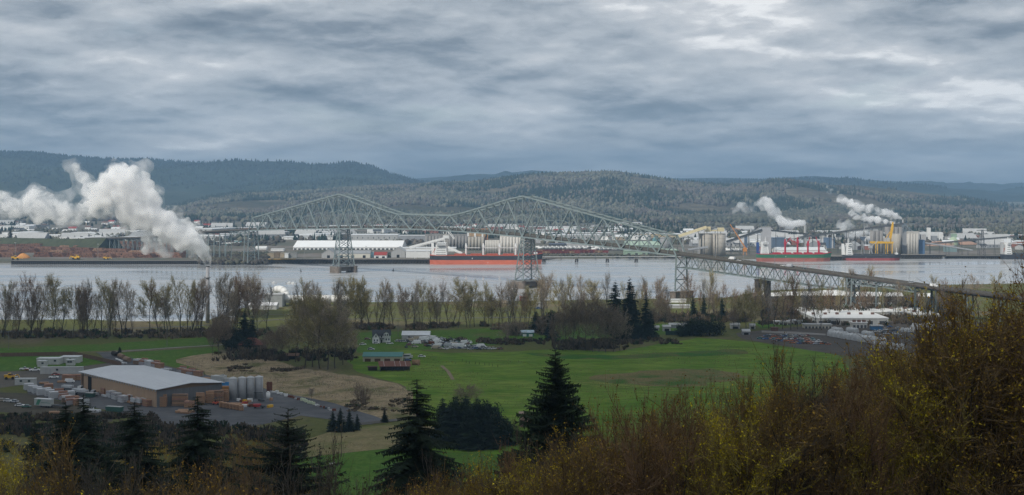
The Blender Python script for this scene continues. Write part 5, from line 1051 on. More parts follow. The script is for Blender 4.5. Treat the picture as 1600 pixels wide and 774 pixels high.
# ---------------------------------------------------------------- fields, yard and roads
def sheet(name, pts, z, m, jit=3.0, step=14, seed=0):
    """Level sheet with an irregular edge following photo pixels on the plain."""
    w = [at(a, b, 3) for a, b in pts]; out = []; q_ = random.Random(seed)
    for a, b in zip(w, w[1:]+w[:1]):
        n = max(1, int((b-a).length/step)); nn = Vector((-(b-a).y, (b-a).x, 0)).normalized()
        for k in range(n): out.append(a.lerp(b, k/n)+nn*(q_.uniform(-jit, jit) if k else 0))
    me = bpy.data.meshes.new(name); me.from_pydata([(p.x, p.y, z) for p in out], [], [tuple(range(len(out)))]); 
    if me.polygons[0].normal.z < 0: me.flip_normals()
    me.materials.append(m); return tag(link(name, me), kind='structure')
def turf(name, a, b, c, thr=(.45, .6), sc=.02, st=(1, 1, 1), bump=.25):
    m = bpy.data.materials.new(name); m.use_nodes = True; t = m.node_tree; t.nodes.clear(); g = NT(t)
    pos = g.vm('MULTIPLY', g.n('ShaderNodeNewGeometry').outputs['Position'], st); n = g.noise(pos, sc, 7, .65, .4); nf = g.noise(pos, sc*25, 4, .7); nm = g.noise(pos, sc*4, 5, .6)
    nb = g.noise(g.vm('MULTIPLY', pos, (1, .35, 1)), sc*9, 5, .7, .5); gr = g.mix(g.ramp(g.m('ADD', g.m('MULTIPLY', nm, .55), g.m('MULTIPLY', nb, .45)), [(.40, 0), (.58, 1)]), a, b); cc = g.mix(g.ramp(g.m('ADD', g.m('MULTIPLY', n, .75), g.m('MULTIPLY', nf, .25)), [(thr[0], 0), (thr[1], 1)]), gr, c)
    cc = g.mix(1.0, cc, g.ramp(nf, [(.3, .62), (.7, 1.2)]), 'MULTIPLY')
    bs = g.n('ShaderNodeBsdfPrincipled', i={'Base Color': cc, 'Roughness': 1.0, 'Specular IOR Level': .05}); t.links.new(g.n('ShaderNodeBump', i={'Height': nf, 'Distance': bump}).outputs[0], bs.inputs['Normal'])
    t.links.new(bs.outputs[0], g.n('ShaderNodeOutputMaterial').inputs[0]); return m
MEADOW = turf('meadow grass', (.078, .155, .013), (.145, .21, .032), (.20, .18, .06), (.56, .72), .010, (.35, 1, 1)); PAST = turf('pasture grass', (.060, .13, .018), (.085, .15, .026), (.10, .11, .04), (.6, .75), .02)
DRY = turf('dry straw grass', (.27, .205, .12), (.40, .31, .19), (.11, .115, .04), (.50, .62), .045, (1, 1, 1), .9); VERGE = turf('verge grass', (.065, .13, .018), (.09, .155, .028), (.13, .12, .05), (.55, .7), .03)
ASPH = mat('yard asphalt', (.105, .104, .106), .85, .4, .09, col2=(.050, .051, .056), stretch=(.5, 1, 1)); GRAV = mat('pale gravel', (.23, .21, .19), .95, .25, .15)
sheet('green_verge', [(-40, 546), (150, 538), (335, 527), (335, 541), (170, 548), (-40, 556)], 3.03, VERGE, 1); sheet('grass_strip', [(-40, 557), (115, 556), (172, 566), (120, 574), (50, 578), (-40, 582)], 3.03, PAST, 1)
sheet('green_verge', [(182, 552), (335, 543), (345, 550), (330, 565), (290, 576), (215, 563)], 3.03, VERGE, 1)
sheet('meadow', [(545, 560), (640, 546), (700, 552), (800, 550), (870, 546), (960, 550), (1020, 540), (1090, 528), (1190, 536), (1310, 556), (1330, 590), (1240, 640), (1000, 700), (860, 720), (640, 700), (650, 640), (625, 600), (560, 582)], 3.06, MEADOW, 3)
sheet('farmhouse_lawn', [(556, 520), (640, 518), (900, 508), (1080, 506), (1080, 520), (860, 532), (700, 545), (560, 552)], 3.03, VERGE, 2)
sheet('pasture', [(430, 712), (560, 700), (640, 690), (860, 690), (820, 800), (380, 800)], 3.03, PAST, 2)
sheet('dry_grass_field', [(275, 562), (330, 552), (410, 556), (470, 576), (560, 588), (622, 600), (645, 622), (650, 652), (600, 660), (520, 632), (430, 612), (330, 590)], 3.09, DRY, 4)
sheet('dry_grass_strip', [(470, 690), (520, 674), (610, 664), (700, 668), (700, 694), (560, 706), (470, 716)], 3.09, turf('thin straw grass', (.19, .165, .08), (.26, .21, .11), (.085, .12, .03), (.50, .64), .03), 3)
sheet('straw_patch', [(920, 590), (1000, 580), (1110, 576), (1170, 590), (1080, 604), (960, 600)], 3.10, turf('straw patch grass', (.15, .13, .05), (.19, .15, .07), (.05, .12, .02), (.48, .6), .04), 6, 8)
sheet('straw_patch', [(800, 552), (960, 556), (1150, 546), (1170, 553), (1010, 560), (900, 562)], 3.10, turf('thin straw patch', (.09, .12, .03), (.13, .12, .045), (.045, .12, .02), (.44, .56), .05), 4, 8)
sheet('asphalt_yard', [(150, 551), (172, 550), (215, 563), (330, 588), (430, 612), (520, 630), (600, 656), (580, 664), (470, 650), (400, 666), (250, 668), (180, 644), (110, 630), (44, 616), (40, 600), (120, 582), (180, 572)], 3.14, ASPH, .6)
sheet('dirt_lot', [(-40, 583), (48, 580), (120, 574), (175, 567), (182, 572), (120, 583), (42, 601), (-40, 612)], 3.10, mat('dirt lot', (.11, .095, .075), .95, .3, .1), 1)
sheet('rough_lot', [(-40, 613), (44, 615), (110, 632), (180, 646), (175, 660), (60, 650), (-40, 640)], 3.10, mat('rough lot', (.075, .062, .04), .95, .4, .1), 1)
sheet('compound_yard', [(1150, 521), (1290, 506), (1440, 500), (1560, 505), (1560, 560), (1320, 556), (1230, 542), (1160, 530)], 3.10, mat('brown compound dirt', (.085, .07, .055), .95, .35, .08), 1.5)
sheet('green_verge', [(1180, 506), (1290, 494), (1300, 500), (1190, 514)], 3.13, VERGE, 1); sheet('gravel_drive', [(1190, 517), (1245, 519), (1290, 522), (1290, 524.5), (1190, 520)], 3.17, GRAV, .2)
def strip(name, pts, w, z, m):
    P_ = [at(a, b, 3) for a, b in pts]; b = MB(); L_ = []; 
    for k, p in enumerate(P_):
        d = (P_[min(k+1, len(P_)-1)]-P_[max(k-1, 0)]).normalized(); n = Vector((-d.y, d.x, 0))*w/2; L_ += [(p.x-n.x, p.y-n.y, z), (p.x+n.x, p.y+n.y, z)]
    b.add(L_, [(2*k, 2*k+2, 2*k+3, 2*k+1) for k in range(len(P_)-1)]); return struct(name, b, m)
strip('gravel_road', [(172, 551), (200, 549), (260, 544.5), (335, 540), (380, 537)], 5, 3.2, GRAV)
strip('levee_road', [(-60, 519), (120, 516), (300, 510), (430, 500), (640, 498), (860, 496), (1050, 494), (1190, 503), (1300, 492)], 6, 3.12, mat('levee road tarmac', (.09, .088, .085), .9, .25, .2))
strip('river_track', [(330, 489), (430, 492), (560, 490), (700, 486), (830, 485)], 4, 3.12, mat('track gravel', (.14, .13, .11), .95, .3, .2))
strip('dirt_track', [(690, 572), (700, 581), (708, 594)], 2.2, 3.22, mat('pale dirt', (.24, .18, .11), .95, .3, .2)); strip('yard_track', [(555, 664), (610, 658), (660, 652)], 6, 3.2, mat('muddy track', (.11, .10, .085), .95, .3, .2))
strip('yard_marking', [(262, 656), (320, 652), (372, 655)], .25, 3.18, mat('worn white line', (.2, .2, .2), .9, .5, .8))
# ---------------------------------------------------------------- lumber yard
c0 = Vector((-182, 704, 3.15)); AX = math.atan2(.744, -.667)   # near corner; long wall runs back-left
r = thing('lumber_warehouse', 'big tan lumber warehouse with a pale grey metal roof', 'warehouse', c0, AX)
L_, Wd_ = 89.0, 38.0; TANW = mat('tan metal siding', (.42, .29, .19), .75, .12, .2, stretch=(4, 4, .1)); GRW = mat('grey ribbed end wall', (.17, .175, .18), .6, .2, .3, stretch=(5, 5, .1)); ROOFM = mat('pale galvanised roof', (.56, .57, .585), .5, .08, .05)
# local frame: x along the long wall, -y across the gable end
for k in range(6): part('wall_panel', MB().bb(L_*k/6+.06, L_*(k+1)/6-.06, -.25, .05, 0, 9.0) if k != 5 else MB().bb(L_*k/6+.06, L_*(k+1)/6-4, -.25, .05, 0, 9.0), TANW, r)
part('wall', MB().bb(.3, L_-4.2, -.45, -.27, 0, 9.0), mat('wall joint shadow', (.07, .05, .035), .9, .2, 1), r)
b = MB()
for k in range(30): b.bb(L_*k/30+.5, L_*k/30+1.5, .06, .12, 7.9, 8.9)
o = part('eave_vents', b, mat('vent light strip', (.42, .42, .40), .6, .15, .5), r); o['kind'] = 'stuff'
part('wall', MB().bb(0.02, .3, -Wd_, -.26, 0, 8.4), GRW, r); 
b = MB()
for k in range(19): b.bb(-.10, 0, -Wd_+k*2+.2, -Wd_+k*2+1.0, 0, 8.3)
part('siding_rib', b, GRW, r)['kind'] = 'stuff'
part('wall', MB().bb(L_-.3, L_, -Wd_, -.26, 0, 9), TANW, r); part('wall', MB().bb(.3, L_-.3, -Wd_, -Wd_+.3, 0, 9), GRW, r)
part('gable_trim', MB().add([(-.12, 0, 8.4), (-.12, -Wd_, 8.4), (-.12, -Wd_/2, 10.6), (-.12, -Wd_/2, 9.4), (.3, 0, 8.4), (.3, -Wd_, 8.4), (.3, -Wd_/2, 10.6), (.3, -Wd_/2, 9.4)], [(0, 1, 2), (4, 6, 5), (0, 4, 5, 1), (1, 5, 6, 2), (2, 6, 4, 0)]), mat('brown gable trim', (.20, .14, .09), .8, .15, .4), r)
part('roof', MB().gable(-.6, L_+.6, -Wd_, 0, 9.05, 10.7, 'x', .9, .3), ROOFM, r)
b = MB()
for k in range(1, 22):
    for a, z0, c, z1 in ((.85, 9.33, -Wd_/2, 11.05), (-Wd_-.85, 9.33, -Wd_/2, 11.05)): b.beam((L_*k/22, a, z0-.02), (L_*k/22, c, z1-.02), .14, .10)
part('roof_seam', b, ROOFM, r)['kind'] = 'stuff'
part('doorway', MB().bb(L_-14, L_-9.5, .07, .14, 0, 7.6), BLK, r); part('door_track', MB().bb(L_-20, L_-4, .07, .22, 7.65, 7.9), GRW, r)
for k, (px, lb) in enumerate(((364.3, 'leftmost of four grey silos beside the lumber warehouse'), (378, 'second from left of the four grey silos'), (391.3, 'third from left of the four grey silos'), (404.7, 'rightmost of four grey silos beside the lumber warehouse'))):
    c = at(px, 624.5-k*.8, 3.15); r = thing('storage_silo', lb, 'silo', c, 0, 'four grey silos'); m = mat('silo fibreglass', (.36, .365, .37), .5, .14, .3, stretch=(1, 1, 2))
    part('tank', MB().cyl((0, 0, 0), (0, 0, 11.3), 2.2, n=20), m, r, sm=True); part('dome', MB().cyl((0, 0, 11.32), (0, 0, 12), 2.25, .7, 20), mat('silo top', (.45, .45, .45), .5, .1, .5), r)
    for z in (3.5, 7.6): part('band', MB().cyl((0, 0, z), (0, 0, z+.10), 2.22, n=20), GRL, r)
    part('ladder', MB().beam((1.5, -1.72, 0), (1.5, -1.72, 11.3), .06).beam((1.9, -1.45, 0), (1.9, -1.45, 11.3), .06), GRL, r)
part('pipe_rail', MB().cyl((-12.5, -2.6, 3.4), (2.5, -2.9, 3.4), .14, n=6), DGY, r)
WOODS = [mat('fresh sawn lumber', (.40, .24, .145), .85, .22, .5, stretch=(1, 1, 6)), mat('pinkish lumber', (.36, .20, .14), .85, .22, .5, stretch=(1, 1, 6)), mat('white lumber wrap', (.56, .57, .58), .45, .14, .4), mat('aged lumber', (.25, .17, .115), .9, .25, .5, stretch=(1, 1, 6)), mat('pale wrap', (.42, .40, .42), .5, .14, .5)]
STK = mat('sticker gap', (.045, .03, .02), .9, .3, 1)
def mk_stack(nx, nz, w, bw, bh, cols, seed):
    def f():
        q_ = random.Random(seed); r = thing('lumber_stack', None, 'lumber stack'); bm_ = {}
        for k in range(nz):
            for i in range(nx):
                if k == nz-1 and nx > 1 and q_.random() < .25: continue
                ci = cols[q_.randrange(len(cols))]
                if ci not in bm_:
                    b = MB(); nl = 4
                    for l in range(nl): b.bb(-w/2, w/2, -bw/2+.04, bw/2-.04, .14+bh*l/nl*.9, .14+bh*(l+.86)/nl*.9)
                    bm_[ci] = b.mesh('bundle', WOODS[ci])
                link('bundle', bm_[ci], r, (q_.uniform(-.15, .15), (i-(nx-1)/2)*bw, k*bh))
                if i == 0: part('sticker', MB().bb(-w/2+.5, -w/2+.7, -nx*bw/2, nx*bw/2, k*bh, k*bh+.13).bb(w/2-.7, w/2-.5, -nx*bw/2, nx*bw/2, k*bh, k*bh+.13), STK, r)
        return r
    return Kind(f)
SK = {'tall': mk_stack(2, 6, 4.2, 1.3, 1.02, (0, 0, 3), 1), 'wide': mk_stack(2, 6, 7.8, 1.3, 1.02, (3, 1, 0), 2), 'block': mk_stack(3, 3, 4.6, 1.3, 1.1, (0, 1), 3), 'white': mk_stack(3, 3, 4.8, 1.3, 1.15, (2, 2, 4), 4), 'mixed': mk_stack(3, 3, 5.0, 1.3, 1.1, (2, 1, 3), 5), 'low': mk_stack(2, 1, 5.0, 1.3, 1.0, (0, 1), 6), 'lowwhite': mk_stack(3, 1, 6.0, 1.3, 1.1, (2,), 7), 'cube': mk_stack(1, 2, 1.9, 1.7, 1.2, (0,), 8), 'pink': mk_stack(3, 4, 4.6, 1.3, 1.05, (1, 4), 9)}
desc = {'tall': 'tall narrow stack of banded tan lumber', 'wide': 'wide high stack of banded lumber', 'block': 'block of fresh tan lumber bundles', 'white': 'stack of white wrapped lumber', 'mixed': 'stack of lumber half wrapped in white', 'low': 'low bundle of tan boards', 'lowwhite': 'low row of white wrapped boards', 'cube': 'small cube of pale boards', 'pink': 'stack of pinkish lumber with pale tops'}
lw = R(8)
stk = [(254, 635.5, 'tall', 0, 'at the warehouse corner'), (281, 634.5, 'wide', 0, 'before the grey gable end'), (296, 636.5, 'block', 0, 'low against the gable stacks'), (313, 632.5, 'tall', 0, 'right of the widest stack'),
       (337, 628.5, 'wide', 0, 'behind the forklift'), (351, 627, 'tall', 0, 'between forklift and silos'), (328, 630, 'tall', 0, 'left of the forklift'),
       (159, 609.5, 'block', AX, 'beside the warehouse doorway'), (165, 615.5, 'block', AX, 'on the left of the long wall'), (153, 613, 'low', AX, 'just right of the doorway'), (183, 619, 'pink', AX, 'against the long wall'), (174, 621, 'white', AX, 'left of the pink stack by the long wall'), (182, 624, 'white', AX, 'in front of the pink stack'), (167, 620, 'lowwhite', AX, 'left along the long wall'),
       (204, 624, 'block', AX, 'in the middle of the long wall'), (199, 627, 'mixed', AX, 'in front of the middle blocks'), (192, 628.5, 'white', AX, 'left of the mixed stack'), (214, 626, 'block', AX, 'near the right part of the long wall'), (212, 631.5, 'mixed', AX, 'in front of the wall near the corner'), (220, 632.5, 'mixed', AX, 'next to the corner block'), (231, 634.5, 'block', AX, 'by itself near the warehouse corner'), (205, 630, 'low', AX, 'in front of the long wall'),
       (282, 645, 'low', .3, 'lying loose on the asphalt, left'), (290, 646, 'low', -.2, 'lying loose on the asphalt, front'), (286, 643, 'low', .1, 'lying loose on the asphalt, back'), (296, 645, 'low', .5, 'lying loose on the asphalt, right'),
       (45, 609, 'white', .5, 'at the left end of the white rows'), (51, 612, 'white', .5, 'second in the white rows'), (58, 614.5, 'white', .5, 'third in the white rows'), (65, 617, 'white', .5, 'fourth in the white rows'), (76, 609, 'block', .4, 'behind the white rows'), (72, 616, 'white', .5, 'in the right of the white rows'), (78, 619, 'white', .5, 'near the end of the white rows'), (84, 622, 'white', .5, 'closing the white rows'),
       (93, 620, 'pink', .5, 'left in the front group'), (99, 624, 'pink', .5, 'second in the front group'), (104, 628, 'mixed', .5, 'third in the front group'), (109, 621, 'white', .5, 'behind the front group'), (110, 632, 'pink', .5, 'foremost in the front group'), (116, 629, 'block', .5, 'right in the front group'), (122, 633, 'block', .5, 'last on the right of the front group'), (131, 633, 'white', .5, 'right of the front group'), (137, 641, 'lowwhite', .2, 'by the shrubs below the front group'), (147, 644, 'lowwhite', -.1, 'furthest down by the shrubs'), (85, 646, 'low', .2, 'beside the truck cab'),
       (216, 569, 'mixed', -.5, 'first in the row along the back road'), (224, 570.5, 'pink', -.5, 'second in the row along the back road'), (231, 571, 'white', -.5, 'bluish wrap in the back road row'), (235, 572.5, 'white', -.5, 'fourth in the back road row'), (243, 574, 'pink', -.5, 'fifth in the back road row'), (249, 575.5, 'block', -.5, 'sixth in the back road row'), (260, 578.5, 'lowwhite', -.5, 'low one in the back road row'), (284, 583, 'pink', -.5, 'right of the gap in the back road row'), (291, 585.5, 'block', -.5, 'behind the roof edge, left'), (298, 586.5, 'pink', -.5, 'behind the roof edge, right'), (310, 588, 'block', -.5, 'near the back road end'), (324, 593, 'low', -.5, 'beside the white machine'), (190, 569, 'lowwhite', -.5, 'along the wooden fence end'),
       (69, 600, 'low', .1, 'long pale planks beside the office trailer'), (104, 594, 'block', .1, 'orange toned, behind the flatbed truck'), (112, 594.5, 'block', .1, 'right behind the flatbed truck'), (120, 594, 'block', .1, 'next to the warehouse back corner'), (97, 598, 'low', .1, 'left behind the flatbed truck')]
for px, py, k, rz, where_ in stk: SK[k].put(at(px, py, 3.16), rz if rz != AX else AX, 1, desc[k]+' '+where_, 'lumber stacks in the yard')
for k in range(7): SK['cube'].put(at(346+k*5.2, 636.2+k*.95, 3.16), .3, 1.15, 'small cube of pale boards in the row before the silos, '+('first', 'second', 'third', 'fourth', 'fifth', 'sixth', 'last')[k]+' from left', 'row of board cubes')
for k in range(6): SK['low'].put(at(366+k*4.5, 632+k*.5, 3.16), k*.7, .8, 'loose board bundle behind the cube row, '+('leftmost', 'second', 'third', 'fourth', 'fifth', 'rightmost')[k], 'loose boards by the silos')
# office trailers, trucks
def trailer(name, label, cat, px0, px1, yb, d, h_, rz, wall, roof, win=(), door=(), wheels=0):
    a, b_ = at(px0, yb, 3.12), at(px1, yb, 3.12); w = (b_-a).length; r = thing(name, label, cat, ((a.x+b_.x)/2, a.y+d/2, 3.12), rz); x = w/2
    z0 = .9 if wheels else 0
    part('wall', MB().bb(-x, x, -d/2, d/2, z0, h_), wall, r); part('roof', MB().bb(-x-.1, x+.1, -d/2-.1, d/2+.1, h_+.01, h_+.2), roof, r)
    for f in win: part('window', MB().bb(-x+w*f-.7, -x+w*f+.7, -d/2-.06, -d/2+.05, h_*.5, h_*.8), GLASS, r)
    for f in door: part('door', MB().bb(-x+w*f-.5, -x+w*f+.5, -d/2-.06, -d/2+.05, z0+.05, h_*.75), GRL, r)
    for k in range(wheels): 
        for s in (-1, 1): part('wheel', MB().cyl((x-1.2-k*1.2, s*(d/2-.3), .5), (x-1.2-k*1.2, s*(d/2+.02), .5), .5, n=10), TYRE, r)
    return r
WW = mat('weathered white siding', (.46, .46, .44), .7, .15, .4)
trailer('office_trailer', 'long white office trailer beside the dirt lot', 'trailer', 63, 128, 584.5, 3.2, 3.9, .06, WW, GRL, (.40,), (.12, .24)); trailer('office_building', 'white modular office with dark windows, left wing', 'building', 57, 93, 570, 7, 3.8, 0, WW, WHR, (.25, .45, .8), ()); trailer('office_building', 'white modular office, right wing with paired windows', 'building', 93.5, 123, 567.5, 8, 3.8, 0, WW, WHR, (.55,), ())
trailer('office_building', 'small white cabin in front of the modular office', 'building', 103, 116, 571.5, 3, 3.6, 0, WW, WHR, (.3, .6)); trailer('office_building', 'small white annex at the left of the modular office', 'building', 58, 72, 574, 3, 3.8, 0, WW, WHR, (.6,))
r = trailer('box_trailer', 'white box trailer with green lettering band, open at the rear', 'trailer', 52, 83, 637, 2.6, 4.2, -.35, mat('trailer side', (.42, .44, .42), .5, .15, .4), WHR, (), (), 2); part('band', MB().bb(-.8, 4.8, -1.37, -1.33, 2.35, 2.6), mat('green livery', (.07, .22, .14), .5, .1, .5), r); part('stripe', MB().add([(-4.2, -1.38, 1.2), (-2.2, -1.38, 1.2), (-.8, -1.38, 4.0), (-2.8, -1.38, 4.0)], [(0, 1, 2, 3)]), mat('green livery', (.07, .22, .14), .5, .1, .5), r); part('door', MB().bb(4.9, 4.98, -1.25, 1.25, 1, 4.1), BLK, r)
r = trailer('box_trailer', 'grey and white box trailer beside the left shrubs', 'trailer', 23, 55, 602, 2.6, 3.6, 0, WW, WHR, (.3, .7)); 
def truck(label, loc, rz, col, load):
    r = thing('flatbed_truck', label, 'truck', loc, rz)
    part('cab', MB().loft([[(5.2, -1.2, .8), (7.4, -1.2, .8), (7.4, 1.2, .8), (5.2, 1.2, .8)], [(5.2, -1.15, 3.2), (6.9, -1.15, 3.2), (6.9, 1.15, 3.2), (5.2, 1.15, 3.2)]]), PAINT[col], r); part('hood', MB().bb(7.42, 8.8, -1, 1, .8, 2), PAINT[col], r); part('windscreen', MB().loft([[(7.38, -1, 2.1), (7.43, -1, 2.1), (7.43, 1, 2.1), (7.38, 1, 2.1)], [(6.98, -1, 3.05), (7.03, -1, 3.05), (7.03, 1, 3.05), (6.98, 1, 3.05)]]), GLASS, r)
    part('bed', MB().bb(-8, 5, -1.25, 1.25, 1.15, 1.45), DGY, r)
    for x in (-6.8, -5.5, 3.6, 4.8, 7.6):
        for s in (-1, 1): part('wheel', MB().cyl((x, s*.85, .52), (x, s*1.2, .52), .52, n=10), TYRE, r)
    return r
t1 = truck('white flatbed truck loaded with wrapped lumber, left one', at(111, 611.5, 3.16), -.35, 'white', 1); t2 = truck('darker flatbed truck with a long white load, right one', at(131, 618, 3.16), -.35, 'silver', 1)
for k, (px, py, lb) in enumerate(((106, 610.2, 'white wrapped load on the left flatbed truck'), (122, 615.6, 'long white load on the right flatbed, front half'), (129, 617.6, 'long white load on the right flatbed, rear half'))):
    c = at(px, py, 3.16); SK['lowwhite'].put((c.x, c.y, 4.63), -.35, (1.1, .62, 1.3), lb, 'loads on the flatbed trucks')
r = truck('white lorry cab parked beside the box trailer', at(86, 637, 3.16), 2.8, 'white', 0)
r = thing('forklift', 'orange forklift standing before the lumber stacks', 'forklift', at(337, 632.5, 3.16), .2); OR_ = mat('forklift orange red', (.50, .09, .04), .5, .15, .6)
part('chassis', MB().bb(-1.6, 1.6, -.9, .9, .4, 1.5), OR_, r); part('cab', MB().beam((-1, -.8, 1.5), (-1, -.8, 3.2), .12).beam((-1, .8, 1.5), (-1, .8, 3.2), .12).beam((.8, -.8, 1.5), (.8, -.8, 3.2), .12).beam((.8, .8, 1.5), (.8, .8, 3.2), .12).bb(-1.1, .9, -.9, .9, 3.2, 3.35), DGY, r); part('mast', MB().beam((1.8, -.5, .2), (1.8, -.5, 4.6), .18).beam((1.8, .5, .2), (1.8, .5, 4.6), .18).bb(1.7, 1.9, -.5, .5, 2.4, 2.6), DGY, r); part('forks', MB().bb(1.9, 3.3, -.6, -.4, .3, .38).bb(1.9, 3.3, .4, .6, .3, .38), DGY, r); part('seat', MB().bb(-.5, .2, -.4, .4, 1.5, 2.2), BLK, r)
for x in (-1, 1.1):
    for s in (-1, 1): part('wheel', MB().cyl((x, s*.75, .5), (x, s*1.0, .5), .5, n=10), TYRE, r)
def mk_bin(m):
    def f():
        r = thing('skip_bin', None, 'skip'); part('box', MB().loft([[(-4.4, -1.2, .3), (4.4, -1.2, .3), (4.4, 1.2, .3), (-4.4, 1.2, .3)], [(-4.8, -1.35, 2.6), (4.8, -1.35, 2.6), (4.8, 1.35, 2.6), (-4.8, 1.35, 2.6)]]), m, r)
        for k in range(6): part('rib', MB().bb(-4+k*1.55, -3.8+k*1.55, -1.42, -1.2, .4, 2.6), m, r)
        part('lid', MB().bb(-4.7, 4.7, -1.3, 1.3, 2.62, 2.72), GRL, r); return r
    return f
Kind(mk_bin(mat('dark green steel', (.05, .13, .10), .5, .2, .5))).put(at(179, 643.5, 3.16), -.28, (.95, 1, 1.0), 'dark green covered skip at the edge of the asphalt'); r = Kind(mk_bin(mat('teal bin steel', (.05, .11, .09), .5, .2, .5))).put(at(141, 621, 3.16), -.4, (.5, 1, .9), 'small dark green bin behind the flatbed trucks')
# machines near the silos
r = thing('bagging_machine', 'big white boxy machine behind the silos', 'machine', at(343, 599, 3.16), -.3); part('body', MB().bb(-4.2, 3.4, -2.5, 2.5, 0, 4.4), WW, r); part('hood', MB().bb(3.42, 5.6, -1.8, 1.8, .5, 3.2), WW, r); part('duct', MB().beam((0, 0, 4.4), (3, 0, 5), .7), GRL, r)
solo('tarpaulin', MB().loft([[(-1.7, -1.2, 0), (1.7, -1.2, 0), (1.7, 1.2, 0), (-1.7, 1.2, 0)], [(-1.2, -1, 1.6), (1.4, -.7, 1.9), (1.2, .9, 1.7), (-1.4, .8, 1.5)]]), mat('bright blue tarpaulin', (.04, .20, .42), .5, .2, .6), 'bright blue tarpaulin bundle left of the silos', 'tarpaulin', at(352.5, 604.5, 3.16), 0, sc=1.5)
solo('timber_crib', MB().bb(-2.6, 2.6, -1.4, 1.4, 0, 2.2).bb(-2.2, 2.2, -1.2, 1.2, 2.22, 3), mat('orange timber', (.42, .21, .08), .8, .2, .6), 'orange timber crib between warehouse and silos', 'timber', at(353, 612, 3.16)); 
r = thing('burner_drum', 'rusty vertical drum rack right of the silos', 'drum', at(421, 612, 3.16)); RU = mat('rust red steel', (.17, .06, .035), .8, .35, .6)
for k in range(4): part('drum', MB().cyl((-1.2+k*.8, 0, 0), (-1.2+k*.8, 0, 5.4), .38, n=8), RU, r)
solo('storage_tank', MB().cyl((0, 0, 0), (0, 0, 3.6), 1.1, 1.1, 14).cyl((0, 0, 3.6), (0, 0, 4.2), 1.1, .4, 14), WHT, 'small white tank right of the silos', 'tank', at(419, 624, 3.16), sm=True)
r = thing('dumper', 'red skip dumper in front of the silos', 'dumper', at(402, 638, 3.16)); RD2 = mat('bright red enamel', (.42, .04, .035), .5, .15, .6); part('skip', MB().loft([[(-1.4, -1, .7), (1.4, -1, .7), (1.4, 1, .7), (-1.4, 1, .7)], [(-2, -1.3, 2.1), (1.8, -1.3, 2.1), (1.8, 1.3, 2.1), (-2, 1.3, 2.1)]]), RD2, r); part('chassis', MB().bb(1.9, 4.2, -.9, .9, .6, 1.4), DGY, r)
for x in (-1, 2.8):
    for s in (-1, 1): part('wheel', MB().cyl((x, s*.9, .5), (x, s*1.15, .5), .5, n=8), TYRE, r)
q = random.Random(31)
for k in range(14):
    px, py = q.uniform(372, 424), q.uniform(625, 637); w = q.uniform(.6, 1.6); mm = (WHT, RU, DGY, WOODS[0], YEL, PAINT['red'])[k % 6]
    solo('yard_crate', MB().bb(-w, w, -.7, .7, 0, q.uniform(.7, 1.5)).bb(-w*.8, w*.8, -.75, -.705, .2, .5), mm, ('white', 'rusty', 'dark', 'wooden', 'yellow', 'red')[k % 6]+' crate among the clutter before the silos, '+('lower' if py > 631 else 'upper')+(' left' if px < 398 else ' right'), 'crate', at(px, py, 3.16), q.uniform(0, 3), 'clutter before the silos')
for k in range(26):
    px = 424+k*3.9+q.uniform(-1, 1); py = 611.5+k*1.25+q.uniform(-.8, .8); j = q.randrange(4); w = q.uniform(.5, 1.1)
    if 12 <= k < 18: mm, ln, hh = mat('pale lime tank', (.55, .60, .42), .5, .1, .5), 'pale lime cube tank', 1.3; w = .65
    else: mm, ln, hh = (WHT, RU, DGY, GRL)[j], ('white', 'rusty', 'dark', 'grey')[j]+' block of yard scrap', q.uniform(.4, 1.2)
    solo('yard_block', MB().bb(-w, w, -.6, .6, 0, hh).bb(-w*.9, w*.9, -.5, .5, hh, hh+.1), mm, ln+' on the right edge of the asphalt '+('near the silos' if k < 9 else 'at its middle' if k < 18 else 'towards the dark fir'), 'yard clutter', at(px, py, 3.16), q.uniform(-.3, .3), 'scrap along the yard edge')
# logs lying at the road, pipes
for k, (px, py, L2, w, lb, m) in enumerate(((180, 556, 9, 1.6, 'brush covered mound beside the gravel road', BARKD), (190, 560, 8, 1.7, 'first tan roll of matting beside the back road', WOODS[3]), (199, 565, 8, 1.7, 'second tan roll of matting beside the back road', WOODS[3]), (186, 563.5, 13, .5, 'long white pipe on the back road verge', WHT))):
    solo('pipe' if k == 3 else 'matting_roll', MB().cyl((-L2/2, 0, w*.8), (L2/2, 0, w*.8), w, w*.9, 10), m, lb, 'roll' if k < 3 else 'pipe', at(px, py, 3.14), -1.0)
# wooden fence
FW = mat('fence boards', (.17, .11, .075), .9, .3, .8, stretch=(3, 3, .3)); r = thing('board_fence', 'long brown board fence at the back of the lumber yard', 'fence', at(100, 556, 3.1)); off2 = -r.location
fp = [at(-20, 558, 3.1), at(70, 556.5, 3.1), at(115, 555.5, 3.1), at(150, 563, 3.1), at(190, 572.5, 3.1)]
for a, b_ in zip(fp, fp[1:]):
    n = max(1, int((b_-a).length/2.6))
    for k in range(n):
        p, q2 = a.lerp(b_, k/n), a.lerp(b_, (k+1)/n-.06/n); part('panel', MB().beam(p+Vector((0, 0, 1.3)), q2+Vector((0, 0, 1.3)), .08, 2.5), FW, r, off2)
        part('post', MB().bb(p.x-.09, p.x+.09, p.y-.2, p.y-.05, 3, 5.75), FW, r, off2)
for px, py, n_ in ((331, 592, 1), (300, 582, 2), (317, 588, 3), (332, 596, 4)): solo('bollard', MB().cyl((0, 0, 0), (0, 0, 2.4), .18, n=8).cyl((0, 0, 2.4), (0, 0, 2.5), .22, n=8), GRL, 'thin pale post along the back road, '+('upper', 'left', 'middle', 'right')[n_-1]+' one', 'post', at(px, py, 3.15))
